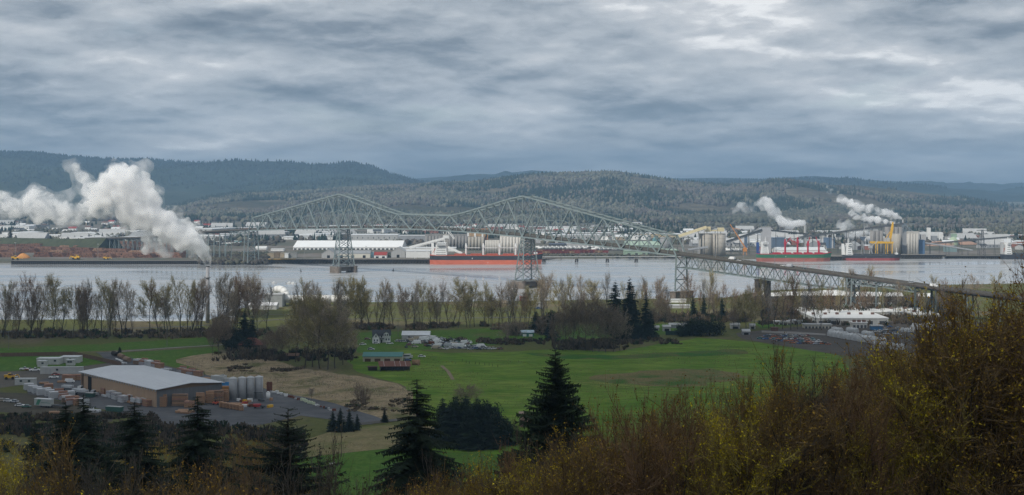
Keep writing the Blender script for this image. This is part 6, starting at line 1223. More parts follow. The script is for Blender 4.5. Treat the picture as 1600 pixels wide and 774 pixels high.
# cars of the left lot
for (px, py, c_, rz, lb) in ((13, 628, 'white', .1, 'white car at the left lot beside two others'), (4, 627, 'tan', .2, 'tan car cut off at the left edge'), (22, 629, 'silver', 2.9, 'silver car right of the white one in the left lot'), (31, 635, 'white', .1, 'white car nearest the box trailer'), (41, 637, 'green', 3.0, 'dark green car between white car and box trailer'), (87, 586.5, 'red', .3, 'red car beside the long office trailer')):
    CARS[c_].put(at(px, py, 3.12), rz, 1.05, lb)
PICK['white'].put(at(84, 591, 3.12), .1, 1, 'white pickup in front of the long office trailer'); VANS['white'].put(at(109, 598, 3.16), .05, .9, 'white van behind the flatbed truck')
for k, (px, py, s) in enumerate(((38, 578, 1), (46, 579, 1), (54, 580, 1.2), (16, 588, 1), (24, 590, .9))): PICK['rust' if k % 2 else 'white'].put(at(px, py, 3.12), .2*k, s, ('white' if k % 2 == 0 else 'rusty')+' pickup in the dirt lot left of the office, '+('first', 'second', 'third', 'lower left', 'lower right')[k])
YL = Kind(mk_loader); LD.put(at(15, 593, 3.12), .3, .7, 'yellow machine half hidden by shrubs at the left edge')
# ---------------------------------------------------------------- pump station and big pipe on the river bank
bld('pump_building', 'small white gabled pump building on the river bank', 'building', 388, 432, 477.5, 484, 12, WW, mat('white sheet roof', (.62, .62, .62), .6, .08, .2), 'gable', 'x', 0, rh=2.2); bld('pump_house', 'plain grey block building where the big pipe starts', 'building', 413, 441, 461, 480, 16, mat('grey block wall', (.30, .31, .30), .8, .12, .2), GRL)
bld('shed', 'pale tank shed left of the pump building', 'shed', 352, 366, 468, 477, 8, WW, WHR); bld('shed', 'low pale hut between the bare trees left of the pump building', 'shed', 357, 366, 496, 501, 4, WW, WHR)
r = thing('pipeline', 'huge white pipe lying along the river bank', 'pipe', at(490, 478)); PW = mat('off white pipe shell', (.70, .69, .66), .55, .10, .08)
k_ = at(490, 478).y/F; x0 = (441-490)*k_; x1 = (548-490)*k_
nseg = 7
for k in range(nseg): part('pipe_section', MB().cyl((x0+(x1-x0)*k/nseg, 4, 6.2), (x0+(x1-x0)*(k+.985)/nseg, 4, 6.2), 3.6, n=18), PW, r, sm=True)
for k in range(14): part('support', MB().bb(x0+2+(x1-x0-4)*k/13-.35, x0+2+(x1-x0-4)*k/13+.35, 1.5, 6.5, -.5, 3.2), DGY, r)
pts = [(x0-12, 30, 11), (x0-10, 24, 13.5), (x0-6, 18, 14.6), (x0-1, 12, 13.8), (x0+2, 8, 11.0), (x0+3.5, 6, 8.0)]
el = MB()
for a, b_ in zip(pts, pts[1:]): el.cyl(a, Vector(b_)+(Vector(b_)-Vector(a))*.1, 3.3, 3.3, 14)
part('elbow', el, PW, r, sm=True); part('pipe_mouth', MB().cyl((x0-12.3, 30.6, 10.7), (x0-11.9, 29.8, 11.1), 2.9, n=14), BLK, r)
# steaming stack and power poles
c = at(324.5, 505); Hs = CH-(417-HY)*c.y/F-3; r = thing('steam_stack', 'slim pale grey stack releasing the large white plume', 'chimney', c)
part('flue', MB().cyl((0, 0, 0), (0, 0, Hs), 1.75, 1.45, 16), mat('stack steel', (.30, .30, .31), .6, .12, .1), r, sm=True); 
for z in (.55, .8): part('platform', MB().cyl((0, 0, Hs*z), (0, 0, Hs*z+.4), 2.5, n=14), DGY, r)
part('lip', MB().cyl((0, 0, Hs), (0, 0, Hs+.5), 1.65, 1.65, 16), DGY, r); STACK_TOP = c+Vector((0, 0, Hs))
def mk_pp():
    r = thing('power_pole', None, 'power pole'); WM = mat('weathered pole wood', (.20, .19, .175), .9, .25, .6); part('pole', MB().cyl((0, 0, -.5), (0, 0, 13), .2, .14, 8), WM, r); part('crossarm', MB().bb(-1.4, 1.4, -.08, .08, 12, 12.2), WM, r); part('insulator', MB().cyl((-1.2, 0, 12.2), (-1.2, 0, 12.5), .08, n=6), GRL, r); part('insulator', MB().cyl((1.2, 0, 12.2), (1.2, 0, 12.5), .08, n=6), GRL, r); return r
PP = Kind(mk_pp); ppos = [(13.5, 546, 'wooden power pole above the board fence'), (261, 541, 'wooden power pole beside the gravel road'), (453, 534, 'wooden power pole hidden in the willows'), (622, 527, 'thin pole right of the white farmhouse'), (795, 520, 'power pole behind the junk cars'), (1093, 521, 'pale pole in front of the dark evergreens'), (1240, 512, 'power pole near the storage units')]
pw = []
for px, py, lb in ppos: p = at(px, py); PP.put(p, .3, 1.0, lb, 'power poles along the road'); pw.append(p+Vector((0, 0, 12.4)))
b = MB()
for a, b_ in zip([pw[0]-Vector((150, -10, 0))]+pw, pw):
    for dx in (-1.1, 1.1):
        for k in range(6):
            f0, f1 = k/6, (k+1)/6; s = lambda f: -3.0*4*f*(1-f); p, q2 = a.lerp(b_, f0), a.lerp(b_, f1); b.beam(p+Vector((dx, 0, s(f0))), q2+Vector((dx, 0, s(f1))), .06)
solo('power_line', b, DGY, 'thin power lines strung between the road poles', 'power line')
# ---------------------------------------------------------------- farmhouse, barns and junk
r = thing('farmhouse', 'white two storey farmhouse with dark gabled roofs', 'house', at(597, 535.5), .12); DR = mat('dark slate shingles', (.05, .053, .06), .85, .3, .8)
part('wall', MB().bb(-6.5, 6, 0, 8, 0, 5.4).gwall(-6.5, 6, 0, 8, 5.4, 8.6, 'x'), WHT, r); part('roof', MB().gable(-6.5, 6, 0, 8, 5.42, 8.7, 'x', .6), DR, r)
part('wing', MB().bb(-7, -2, -4.5, -.02, 0, 4.2).gwall(-7, -2, -4.5, -.02, 4.2, 7.2, 'y'), WHT, r); part('roof', MB().gable(-7, -2, -4.5, .5, 4.22, 7.3, 'y', .5), DR, r)
part('dormer', MB().bb(1.2, 4.8, -1.2, 3, 4.6, 6.4).gwall(1.2, 4.8, -1.2, 3, 6.4, 7.8, 'y'), WHT, r); part('roof', MB().gable(1.2, 4.8, -1.2, 3, 6.42, 7.9, 'y', .4), DR, r); part('porch_roof', MB().bb(-2, 1.5, -3.4, -.05, 3, 3.25), DR, r); part('chimney', MB().bb(-.5, .5, 3.6, 4.4, 8, 10), mat('brick chimney', (.25, .12, .09), .9, .2, 2), r)
for x, y, z in ((-5.6, -4.55, 1.5), (-3.6, -4.55, 1.5), (-4.5, -4.55, 4.3), (2.2, -1.25, 4.9), (3.7, -1.25, 4.9), (3, -.06, 1.5), (4.9, -.06, 1.5), (-.4, -.06, 3.6)): part('window', MB().bb(x-.45, x+.45, y, y+.1, z, z+1.4), GLASS, r)
part('door', MB().bb(-.9, .1, -.06, .05, 0, 2.1), DGY, r)
bld('workshop', 'white metal workshop with a pale roof behind the junk cars', 'building', 628, 671, 524, 530.5, 14, WW, WHR, 'gable', 'x', 2, 2, rh=2.2); bld('barn', 'long cream barn with a teal metal roof', 'barn', 567, 628, 557.5, 565.5, 13, mat('cream barn wall', (.46, .42, .31), .8, .15, .3), mat('teal metal roof', (.08, .21, .19), .5, .12, .3), 'gable', 'x', 4, rh=2.0, dcol=mat('brown barn door', (.10, .05, .03), .9, .2, 1))
r = thing('rusty_barn', 'low barn with a rusty corrugated roof and open front', 'barn', at(617, 580), .05); RR = mat('rusty corrugated roof', (.17, .075, .05), .85, .3, .5, stretch=(4, .3, 1)); part('wall', MB().bb(-9, 9, 5, 9, 0, 3).bb(-9, -8.6, -1, 5, 0, 3), mat('grey barn boards', (.07, .06, .05), .95, .3, 1), r)
for k in range(6):
    x = -9.5+k*3.3; part('roof_sheet', MB().add([(x, -2, 3.0), (x+3.2, -2, 3.0), (x+2.2, 5, 5.4), (x-1, 5, 5.4), (x, -2, 3.12), (x+3.2, -2, 3.12), (x+2.2, 5, 5.52), (x-1, 5, 5.52)], [(0,3,2,1),(4,5,6,7),(0,1,5,4),(1,2,6,5),(2,3,7,6),(3,0,4,7)]), RR, r)
    if k in (1, 3, 4, 5): part('roof_strip', MB().beam((x-.05, -2, 3.17), (x-1.05, 5, 5.57), .22, .06), WOODS[4], r)
part('roof_sheet', MB().add([(-10.5, 5.05, 5.4), (9.3, 5.05, 5.4), (9.3, 10, 3.6), (-10.5, 10, 3.6), (-10.5, 5.05, 5.52), (9.3, 5.05, 5.52), (9.3, 10, 3.72), (-10.5, 10, 3.72)], [(0,1,2,3),(7,6,5,4),(0,4,5,1),(1,5,6,2),(2,6,7,3),(3,7,4,0)]), RR, r)
for k in range(6): part('post', MB().bb(-8.8+k*3.5, -8.5+k*3.5, -1.8, -1.5, 0, 3), DGY, r)
part('lean_to', MB().bb(-17, -10.7, 0, 5, 2.3, 2.6).bb(-16.5, -11, 4, 4.6, 0, 2.3), mat('brown tin roof', (.09, .05, .04), .9, .3, .6), r)
r = thing('house', 'low house with a red brown hipped roof between the firs', 'house', at(391, 546)); part('wall', MB().bb(-9, 9, 0, 10, 0, 3), mat('brown house wall', (.09, .07, .055), .9, .3, .5), r); part('roof', MB().loft([[(-10.5, -1.5, 3), (10.5, -1.5, 3), (10.5, 11.5, 3), (-10.5, 11.5, 3)], [(-2.5, 4.6, 7.4), (2.5, 4.6, 7.4), (2.5, 5.4, 7.4), (-2.5, 5.4, 7.4)]]), mat('red brown shingles', (.14, .055, .04), .9, .3, .8), r); part('window', MB().bb(3, 5, -.06, .05, 1, 2.2), GLASS, r); part('door', MB().bb(-.5, .5, -.06, .05, 0, 2.1), BLK, r)
bld('shed', 'dark shed with a brown roof under the willows', 'shed', 444, 466, 557, 562, 6, BLK, mat('tan brown roof', (.15, .09, .06), .9, .2, .6), 'gable', 'x', rh=1.2); bld('shed', 'teal and white field shed in the meadow', 'shed', 815, 834, 520, 526, 7, mat('teal shed wall', (.06, .20, .18), .6, .2, .5), mat('pale blue roof', (.40, .50, .55), .6, .1, .4), 'gable', 'x', 2, rh=1.4, dcol=WHT); bld('shed', 'pale lean-to left of the teal shed', 'shed', 808, 818, 519.5, 523.5, 4, GRL, MATS['pale blue roof'])
solo('hay_bale', MB().cyl((-2.6, 0, 1.7), (2.6, 0, 1.7), 1.7, 1.6, 14).cyl((-.2, -1, 1.2), (1.8, -2.6, 1.1), 1.1, 1.1, 10), mat('old hay', (.28, .17, .09), .95, .3, .8), 'brown heap of hay rolls right of the rusty barn', 'hay', at(650, 570.5), .1, sm=True)
r = thing('camper', 'white camper van parked at the end of the cream barn', 'camper', at(634, 561), .2); part('body', MB().bb(-3.4, 3.4, -1.2, 1.2, .7, 3.2), WW, r); part('window', MB().bb(-2.5, 2.5, -1.26, -1.15, 1.9, 2.6), GLASS, r); part('cab', MB().bb(3.42, 4.6, -1.1, 1.1, .7, 2.2), WW, r)
for x in (-2, 3): part('wheel', MB().cyl((x, -1.25, .45), (x, -1, .45), .45, n=8), TYRE, r)
q = random.Random(9); nm = {'white': 'white', 'silver': 'silver', 'black': 'black', 'red': 'red', 'blue': 'blue', 'green': 'green', 'rust': 'rusty', 'tan': 'tan', 'orange': 'orange', 'teal': 'teal'}
def pos_word(px, x0, x1): return ('far left', 'left', 'middle', 'right', 'far right')[min(4, int((px-x0)/(x1-x0)*5))]
cl = ['white', 'white', 'silver', 'black', 'rust', 'silver', 'white', 'blue', 'tan', 'green']
n_ = 0
for row, (y0, y1, x0, x1, n) in enumerate(((531.5, 531, 640, 700, 10), (534, 535, 618, 730, 20), (537, 538, 640, 735, 16), (541, 543, 668, 760, 15), (545, 546.5, 676, 785, 14))):
    for k in range(n):
        px = x0+(x1-x0)*(k+.5)/n+q.uniform(-1.5, 1.5); py = y0+(y1-y0)*k/n+q.uniform(-.9, .9); c_ = q.choice(cl); K = CARS[c_] if q.random() < .75 or c_ not in VANS else VANS[c_]
        K.put(at(px, py), q.uniform(-.8, .8)+q.choice((0, 3.14)), q.uniform(.95, 1.15), nm[c_]+(' van' if K is VANS.get(c_) else ' car')+' in the farm scrapyard, '+('back', 'second', 'middle', 'fourth', 'front')[row]+' row, '+pos_word(px, x0, x1), 'junk cars behind the meadow')
for (px, py, c_, lb) in ((567, 539.5, 'white', 'white car alone on the lawn left of the farmhouse'), (580, 547, 'silver', 'grey car on the lawn below the farmhouse'), (588, 537.5, 'white', 'white car under the left wing of the farmhouse'), (609, 538, 'white', 'white car right below the farmhouse'), (648, 543, 'tan', 'tan car on the lawn below the workshop'), (659, 558.5, 'white', 'white car alone in the meadow by the barn'), (637, 564, 'blue', 'dark blue car beside the camper van'), (574, 531, 'rust', 'rusty car behind the lawn left of the farmhouse')):
    CARS[c_].put(at(px, py), q.uniform(-.3, .3), 1.1, lb)
for k in range(22):
    px, py = q.uniform(616, 770), q.uniform(529, 546); w = q.uniform(.6, 2); mm = q.choice((WHT, RU, DGY, GRL, BRN))
    solo('scrap_heap', MB().bb(-w, w, -1, 1, 0, q.uniform(.7, 2.2)).beam((-w, 0, .4), (w, .8, 2.4), .3).beam((w*.6, -1, 0), (-w*.3, -.4, 2), .25), mm, {WHT: 'white', RU: 'rusty', DGY: 'black', GRL: 'grey', BRN: 'brown'}[mm]+' scrap heap between the junk cars, '+pos_word(px, 616, 770)+(' and low' if py > 538 else ' and high'), 'scrap', at(px, py), q.uniform(0, 3), 'scrap among the junk cars')
for k in range(9):
    px = 721+k*7.1+q.uniform(-2, 2); py = 566+k*1.1+q.uniform(-1, 1); solo('fence_post', MB().cyl((0, 0, 0), (0, 0, 1.6), .12, .1, 6).cyl((0, 0, 1.6), (0, 0, 1.68), .05, n=6), BARKD, 'dark fence post in the meadow '+('above the dirt track' if k < 4 else 'right of the dirt track')+', '+pos_word(px, 721, 785), 'fence post', at(px, py), 0, 'fence posts across the meadow')
r = thing('sheep', 'white sheep standing alone in the lower pasture', 'sheep', at(518, 729)); wl = mat('sheep wool', (.62, .60, .56), .95, .15, 3)
b = MB(); secs = []
for x, w, z, h_ in ((-.62, .10, .72, .12), (-.55, .24, .70, .26), (-.3, .30, .68, .32), (.0, .31, .68, .34), (.32, .28, .70, .32), (.5, .2, .78, .26), (.62, .12, .92, .17), (.78, .11, 1.0, .14), (.95, .07, .93, .09), (1.02, .03, .9, .04)):
    secs.append([(x, w*math.cos(t*math.pi/5), z+h_*math.sin(t*math.pi/5)) for t in range(10)])
b.loft(secs)
for x in (-.42, .38):
    for s in (-1, 1): b.cyl((x, s*.14, .5), (x+(.05 if x < 0 else 0), s*.14, .24), .07, .045, 6).cyl((x+(.05 if x < 0 else 0), s*.14, .26), (x, s*.14, 0), .045, .035, 6)
part('body', b, wl, r, sm=True); r.scale = (1.5, 1.5, 1.5)
# ---------------------------------------------------------------- compound at the right
for i, (a, b_, y0, y1, d, lb, dn) in enumerate(((1211, 1236, 503.5, 508, 8, 'row of white storage units with dark doors, left block', 4), (1236.5, 1256, 502, 507, 10, 'storage units with a grey roof, middle block', 5), (1257, 1300, 508, 513.5, 8, 'row of cream storage units with dark doors, right block', 8))):
    bld('storage_units', lb, 'storage units', a, b_, y0, y1, d, WW if i != 2 else mat('cream block wall', (.48, .46, .38), .8, .12, .3), GRL if i != 1 else GRY, doors=dn, dcol=DGY)
WRF = mat('flat white membrane roof', (.70, .70, .68), .6, .08, .06)
for i, (a, b_, y0, y1, d, lb, nu) in enumerate(((1274, 1388, 498, 507.5, 100, 'white roofed warehouse with roof vents behind the tarpaulin heaps', 6), (1330, 1440, 488.5, 496.5, 95, 'longer white roofed warehouse further back', 5), (1332, 1355, 505, 513, 8, 'cream end wall with grey shutters', 3), (1428, 1470, 492, 500, 60, 'white warehouse wing half hidden by the brush', 2))):
    r = bld('warehouse', lb, 'warehouse', a, b_, y0, y1, d, WW, WRF, doors=4 if i == 2 else 6, dcol=DGY); w = (at(b_, y1)-at(a, y1)).x; H = CH-(y0-HY)*at(a, y1).y/F-3
    for k in range(nu): part('roof_vent', MB().bb(-w/2+w*(k+.5)/nu-1.2, -w/2+w*(k+.5)/nu+1.2, -1-d*.2, 1.4-d*.2, H+.62, H+2.2), BRN, r)
TP = mat('white stretch wrap', (.58, .58, .57), .5, .3, .9, bump=.4)
def mk_heap():
    q_ = random.Random(4); b = MB(); secs = []
    for x in np.linspace(-9, 9, 25): w = 2.6*q_.uniform(.8, 1.15); h_ = 4.8*q_.uniform(.6, 1.15); secs.append([(x, -w, 0), (x, -w*1.02, h_*.5), (x, -w*.9, h_*.82), (x, -w*.3, h_*q_.uniform(.9, 1.05)), (x, w*.3, h_), (x, w*.95, h_*.78), (x, w, 0)])
    b.loft(secs); return tag(link('wrapped_bales', b.mesh('wrapped_bales', TP)), cat='wrapped bales')
WB = Kind(mk_heap)
r1, r2 = at(1296, 525), at(1384, 540); n_row = max(2, round((r2-r1).length/17.6)); ra = math.atan2(r2.y-r1.y, r2.x-r1.x)
for k in range(n_row): WB.put(r1.lerp(r2, (k+.5)/n_row), ra, ((r2-r1).length/n_row/18.0*.99, 1, 1.05), 'white wrapped bale wall facing the breaker yard', 'white wrapped bale walls')
r1, r2 = at(1366, 543), at(1412, 547)
for k in range(2): WB.put(r1.lerp(r2, (k+.5)/2), ra*.6, ((r2-r1).length/2/18*.98, 1, .9), 'low white bale wall nearest the hillside brush', 'white wrapped bale walls')
for k, (px, py, s_, rz) in enumerate(((1308, 518, .55, ra), (1332, 519, .6, ra), (1356, 524, .55, ra), (1416, 519, .6, .1), (1440, 515, .9, .1), (1470, 512, .9, .1))): WB.put(at(px, py), rz, (s_, 1, s_*1.2), 'short white bale heap '+('behind the left end of the bale wall', 'behind the middle of the bale wall', 'beside the parked cars', 'right of the parked cars', 'half hidden behind the brush edge', 'furthest right behind the brush edge')[k], 'short bale heaps')
cl2 = ['orange', 'blue', 'orange', 'rust', 'red', 'white', 'teal', 'silver', 'black', 'tan']
for row, (y0, y1, x0, x1, n) in enumerate(((526.5, 525.5, 1195, 1262, 16), (530, 530.5, 1186, 1272, 20), (533.5, 534.5, 1206, 1284, 16), (536.5, 538.5, 1236, 1296, 10))):
    for k in range(n):
        px = x0+(x1-x0)*(k+.5)/n+q.uniform(-1.5, 1.5); py = y0+(y1-y0)*k/n+q.uniform(-.7, .7); c_ = q.choice(cl2)
        CARS[c_].put(at(px, py), q.uniform(-.9, .9)+q.choice((0, 3.14)), q.uniform(.85, 1.1), nm[c_]+' car in the breaker yard at the meadow end, '+('back', 'second', 'third', 'front')[row]+' row, '+pos_word(px, x0, x1), 'scrapped cars at the right end of the meadow')
for k in range(16):
    px, py = q.uniform(1368, 1408), q.uniform(511, 527); c_ = q.choice(('white', 'blue', 'silver', 'white', 'black')); CARS[c_].put(at(px, py), q.uniform(-.5, .5), 1.05, nm[c_]+' car parked between bales and warehouse, '+('upper' if py < 519 else 'lower')+' '+pos_word(px, 1368, 1408), 'cars parked by the warehouses')
bld('machine_shed', 'blue machinery under a shed by the warehouse corner', 'shed', 1362, 1380, 510, 516, 6, mat('machinery blue', (.05, .16, .32), .5, .2, .3), GRL)
bld('hut', 'tiny grey hut with a pale roof beside the round tree', 'hut', 1160, 1172, 518, 523.5, 4, GRY, GRL, 'gable', 'x', 1, rh=1.4); bld('hut', 'small brown loading ramp at the compound entrance', 'hut', 1206, 1216, 514, 518, 5, BRN, BRN)
for i, (a, b_, y0, y1, d) in enumerate(((1224, 1322, 462, 468, 24), (1286, 1322, 460, 463.5, 26), (1326, 1380, 462.5, 466.5, 24), (1322, 1412, 463.5, 467, 20), (1436, 1458, 464, 468, 14), (1180, 1222, 463, 467, 14))):
    bld('riverside_shed', ('longest low riverside shed with a white roof', 'riverside shed right behind the longest one', 'white roofed shed behind the ramp bents', 'low riverside shed right of the steel tower', 'small white shed at the low end of the ramp', 'low dark shed beside the concrete ramp pier')[i], 'shed', a, b_, y0, y1, d, DGY, WRF, 'gable', 'x', rh=2.8)
# compound left of the dark evergreens, houses by the shore tower
for i, (a, b_, y0, y1, m_, lb) in enumerate(((1036, 1048, 511, 518, WW, 'small white shed in the fenced compound'), (1020, 1030, 512, 517, GRL, 'grey shed left of the compound'), (1046, 1076, 508, 513, GRY, 'brown grey shed roof behind the compound fence'), (1142, 1156, 508, 514, WW, 'pale caravan beside the round tree'), (1172, 1180, 509, 514, WW, 'small pale shed right of the round tree'))): bld('shed', lb, 'shed', a, b_, y0, y1, 5, m_, GRL, 'gable', 'x', 1, rh=1.2)
r = thing('mesh_fence', 'dark green mesh fence around the small compound', 'fence', at(1066, 524)); off2 = -r.location
for k in range(22): a, b_ = at(1040+k*2.6, 524), at(1042.5+k*2.6, 524); part('panel', MB().beam(a+Vector((0, 0, 1.7)), b_+Vector((0, 0, 1.7)), .06, 3.2), mat('green mesh', (.02, .05, .045), .8, .2, 1), r, off2)
for i, (a, b_, y0, y1, m_, lb) in enumerate(((1040, 1072, 469, 473, WHT, 'white flat roofed building at the foot of the shore tower'), (1044, 1078, 478, 482, GRL, 'pale low building below the shore tower'), (812, 826, 465, 470, RED, 'red equipment shed near the right river tower'), (838, 848, 474, 482, GRL, 'grey blue block near the bank bushes'))): bld('building', lb, 'building', a, b_, y0, y1, 8, m_, WHR if i < 2 else m_)
CARS['blue'].put(at(842, 483), .2, 1.4, 'dark blue car on the river bank road'); VANS['tan'].put(at(788, 474), .1, 1.2, 'tan van on the bank below the right river tower')
# small boats
def mk_boat():
    r = thing('small_boat', None, 'boat'); part('hull', MB().loft([[(-3, -1, .1), (-3, 1, .1), (-3, 1.1, .9), (-3, -1.1, .9)], [(0, -1.1, 0), (0, 1.1, 0), (0, 1.3, .9), (0, -1.3, .9)], [(3.4, -.1, .3), (3.4, .1, .3), (3.6, .15, 1.2), (3.6, -.15, 1.2)]]), WHT, r); part('cabin', MB().bb(-1, 1, -.8, .8, .9, 2), WHT, r); part('motor', MB().bb(-3.5, -3.02, -.25, .25, .1, 1.3), BLK, r); return r
BT = Kind(mk_boat); BT.put(at(428, 442.6, 0), .2, 1, 'small white boat on the river left of the moored pair'); BT.put(at(452, 443.2, 0), .1, 1.1, 'left boat of the pair above the big pipe'); BT.put(at(458, 443.4, 0), -.2, 1.0, 'right boat of the pair above the big pipe')
# ---------------------------------------------------------------- the wooded hillside below the viewpoint
def ptree(K, px, yt, D, wx=1.0, lb='', grp=None, base=HP, rz=None):
    x = (px-800)*D/F; g_ = gz(x, D)-.2; H = CH-(yt-HY)*D/F-g_; s = H/base
    return K.put((x, D, g_), random.Random(px*3.7+yt).uniform(0, 6.28) if rz is None else rz, (s*wx, s*wx, s), lb, grp)
FIR = [Kind(lambda: conifer(35, 51, .56, 48, 12, 18, .05, 0, .4, droop=.36, open_=.9, fat=1.15)), Kind(lambda: conifer(35, 52, .48, 46, 12, 16, .04, 0, droop=.30, fat=1.3)), Kind(lambda: conifer(35, 53, .66, 36, 11, 18, .04, 0, droop=.06, open_=.78, fat=.85)), Kind(lambda: conifer(38, 54, .74, 50, 13, 17, .08, 1, .3, droop=.12, open_=.85, fat=1.3)), Kind(lambda: conifer(35, 55, .36, 36, 10, 12, .03, 2, droop=.26, fat=1.3))]
for k, px, yt, D, w, lb in ((0, 655, 592, 190, 1.15, 'largest dark fir with drooping boughs in front of the meadow'), (3, 868, 546, 230, .88, 'bushy green fir standing alone before the green meadow'), (2, 450, 638, 165, 1.35, 'sparse spiky fir with upturned twigs below the asphalt yard'), (0, 312, 618, 190, 1.15, 'black ragged fir in front of the asphalt yard'), (1, 210, 628, 195, 1.35, 'broad dark fir below the lumber warehouse wall'),
                             (1, 103, 628, 205, 1.3, 'dark fir below the box trailer'), (1, 130, 616, 215, 1.2, 'dark fir right behind the one by the box trailer'), (1, 54, 655, 250, .7, 'thin dark fir at the left among olive shrubs'), (4, 500, 690, 190, .6, 'slender young fir right of the spiky one'), (4, 962, 668, 120, .55, 'dark little fir hidden in the brush'), (0, 285, 742, 150, .8, 'low black fir at the bottom under the ragged one'), (1, 170, 700, 180, .8, 'dark fir between the two left groups'), (2, 498, 752, 90, .8, 'fir tip poking in at the bottom edge')):
    ptree(FIR[k], px, yt, D, w, lb, base=38 if k == 3 else 35)
for k, px, yt, yb, w, lb in ((1, 520, 641, 674, 1.3, 'small fir at the yard corner, left of three'), (1, 532, 636, 675, 1.3, 'small fir at the yard corner, middle of three'), (1, 546, 640, 674, 1.3, 'small fir at the yard corner, right of three'), (1, 558, 646, 672, 1.2, 'smallest fir beside the three at the yard corner'), (1, 601, 638, 660, 1.3, 'small lone fir at the edge of the dry field'),
                             (1, 692, 620, 690, 1.5, 'dark fir at the left of the evergreen group behind the largest fir'), (1, 712, 618, 690, 1.6, 'dark fir near the middle of the evergreen group'), (0, 728, 616, 692, 1.6, 'dense fir in the evergreen group'), (1, 745, 620, 692, 1.6, 'green fir in the evergreen group'), (0, 762, 624, 693, 1.5, 'blackish fir in the evergreen group'), (1, 778, 636, 694, 1.5, 'lower fir in the right of the evergreen group'), (1, 793, 652, 694, 1.5, 'lowest fir at the right end of the evergreen group'), (0, 704, 630, 696, 1.7, 'front fir of the evergreen group'), (0, 735, 636, 700, 1.7, 'front middle fir of the evergreen group'), (0, 766, 650, 700, 1.7, 'front right fir of the evergreen group')):
    tree(CON[k], px, yt, yb, w, lb)
for i, (K, px, yt, yb, w, lb) in enumerate(((1, 728, 602, 640, 2.0, 'rounded brown shrub above the evergreen group'), (1, 560, 600, 640, .9, 'grey bare shrub in the dry field'), (1, 571, 606, 640, .9, 'bare shrub at the right in the dry field'), (2, 487, 606, 626, 1.0, 'small round bush at the edge of the asphalt'), (1, 757, 640, 690, .9, 'grey bare tree before the evergreen group'), (0, 775, 648, 695, .9, 'silvery bare tree before the evergreen group'))): tree(RND[K], px, yt, yb, w, lb)
for i, (px, yb, h_, w) in enumerate(((700, 692, 19, 1.1), (716, 694, 22, 1.2), (733, 694, 21, 1.3), (750, 696, 22, 1.2), (766, 696, 20, 1.1), (783, 697, 15, 1.0), (796, 696, 11, .8))):
    c = at(px, yb); EVG.put((c.x, c.y, 3), i*1.7, (w, w, h_/14), 'broad dark evergreen in the group behind the largest fir, '+('first', 'second', 'third', 'fourth', 'fifth', 'sixth', 'last')[i]+' from left', 'broad evergreens behind the largest fir')
HA = 14.0
AL = [Kind(lambda s=s, m=m, bc=bc, n=n, st=st: bare_tree(HA, s, 'brush', 54, 9, 9, .036, int(n*2.2), .074, m, BARKD, bc, 'alder', 'tree', .13, st)) for s, m, bc, n, st in
      ((61, 'brown', (1.4, 1.3, .45), 2600, 3), (62, 'brown', (2.1, 2.2, .35), 4200, 3), (63, 'red', (.9, .8, .5), 2200, 4), (64, 'brown', (1.6, 1.4, .5), 2400, 2), (65, 'olive', (1.7, 1.8, .2), 7000, 4), (66, 'gold', (1.5, 1.5, .25), 5200, 3), (67, 'dusk', (.8, .75, .5), 1800, 3))]
PALE = Kind(lambda: bare_tree(HA, 71, 'brush', 16, 6, 6, .045, 500, .06, 'dusk', BARKP, (1, 1, .6), 'alder', 'tree', .16, 2))
OUT = [(560, 772), (620, 758), (680, 735), (740, 708), (800, 682), (860, 660), (900, 648), (950, 630), (1000, 612), (1050, 600), (1085, 606), (1120, 590), (1160, 560), (1210, 545), (1260, 542), (1300, 543), (1340, 542), (1380, 535), (1420, 512), (1450, 490), (1480, 466), (1510, 450), (1545, 434), (1600, 410), (1680, 380)]
ox, oy = [p[0] for p in OUT], [p[1] for p in OUT]
def solveD(px, yt, H, d0=60):
    for D in np.arange(d0, 330, 2.0):
        x = (px-800)*D/F
        if CH-(yt-HY)*D/F-gz(x, D) >= H: return float(D)
    return None
q = random.Random(123); nal = 0
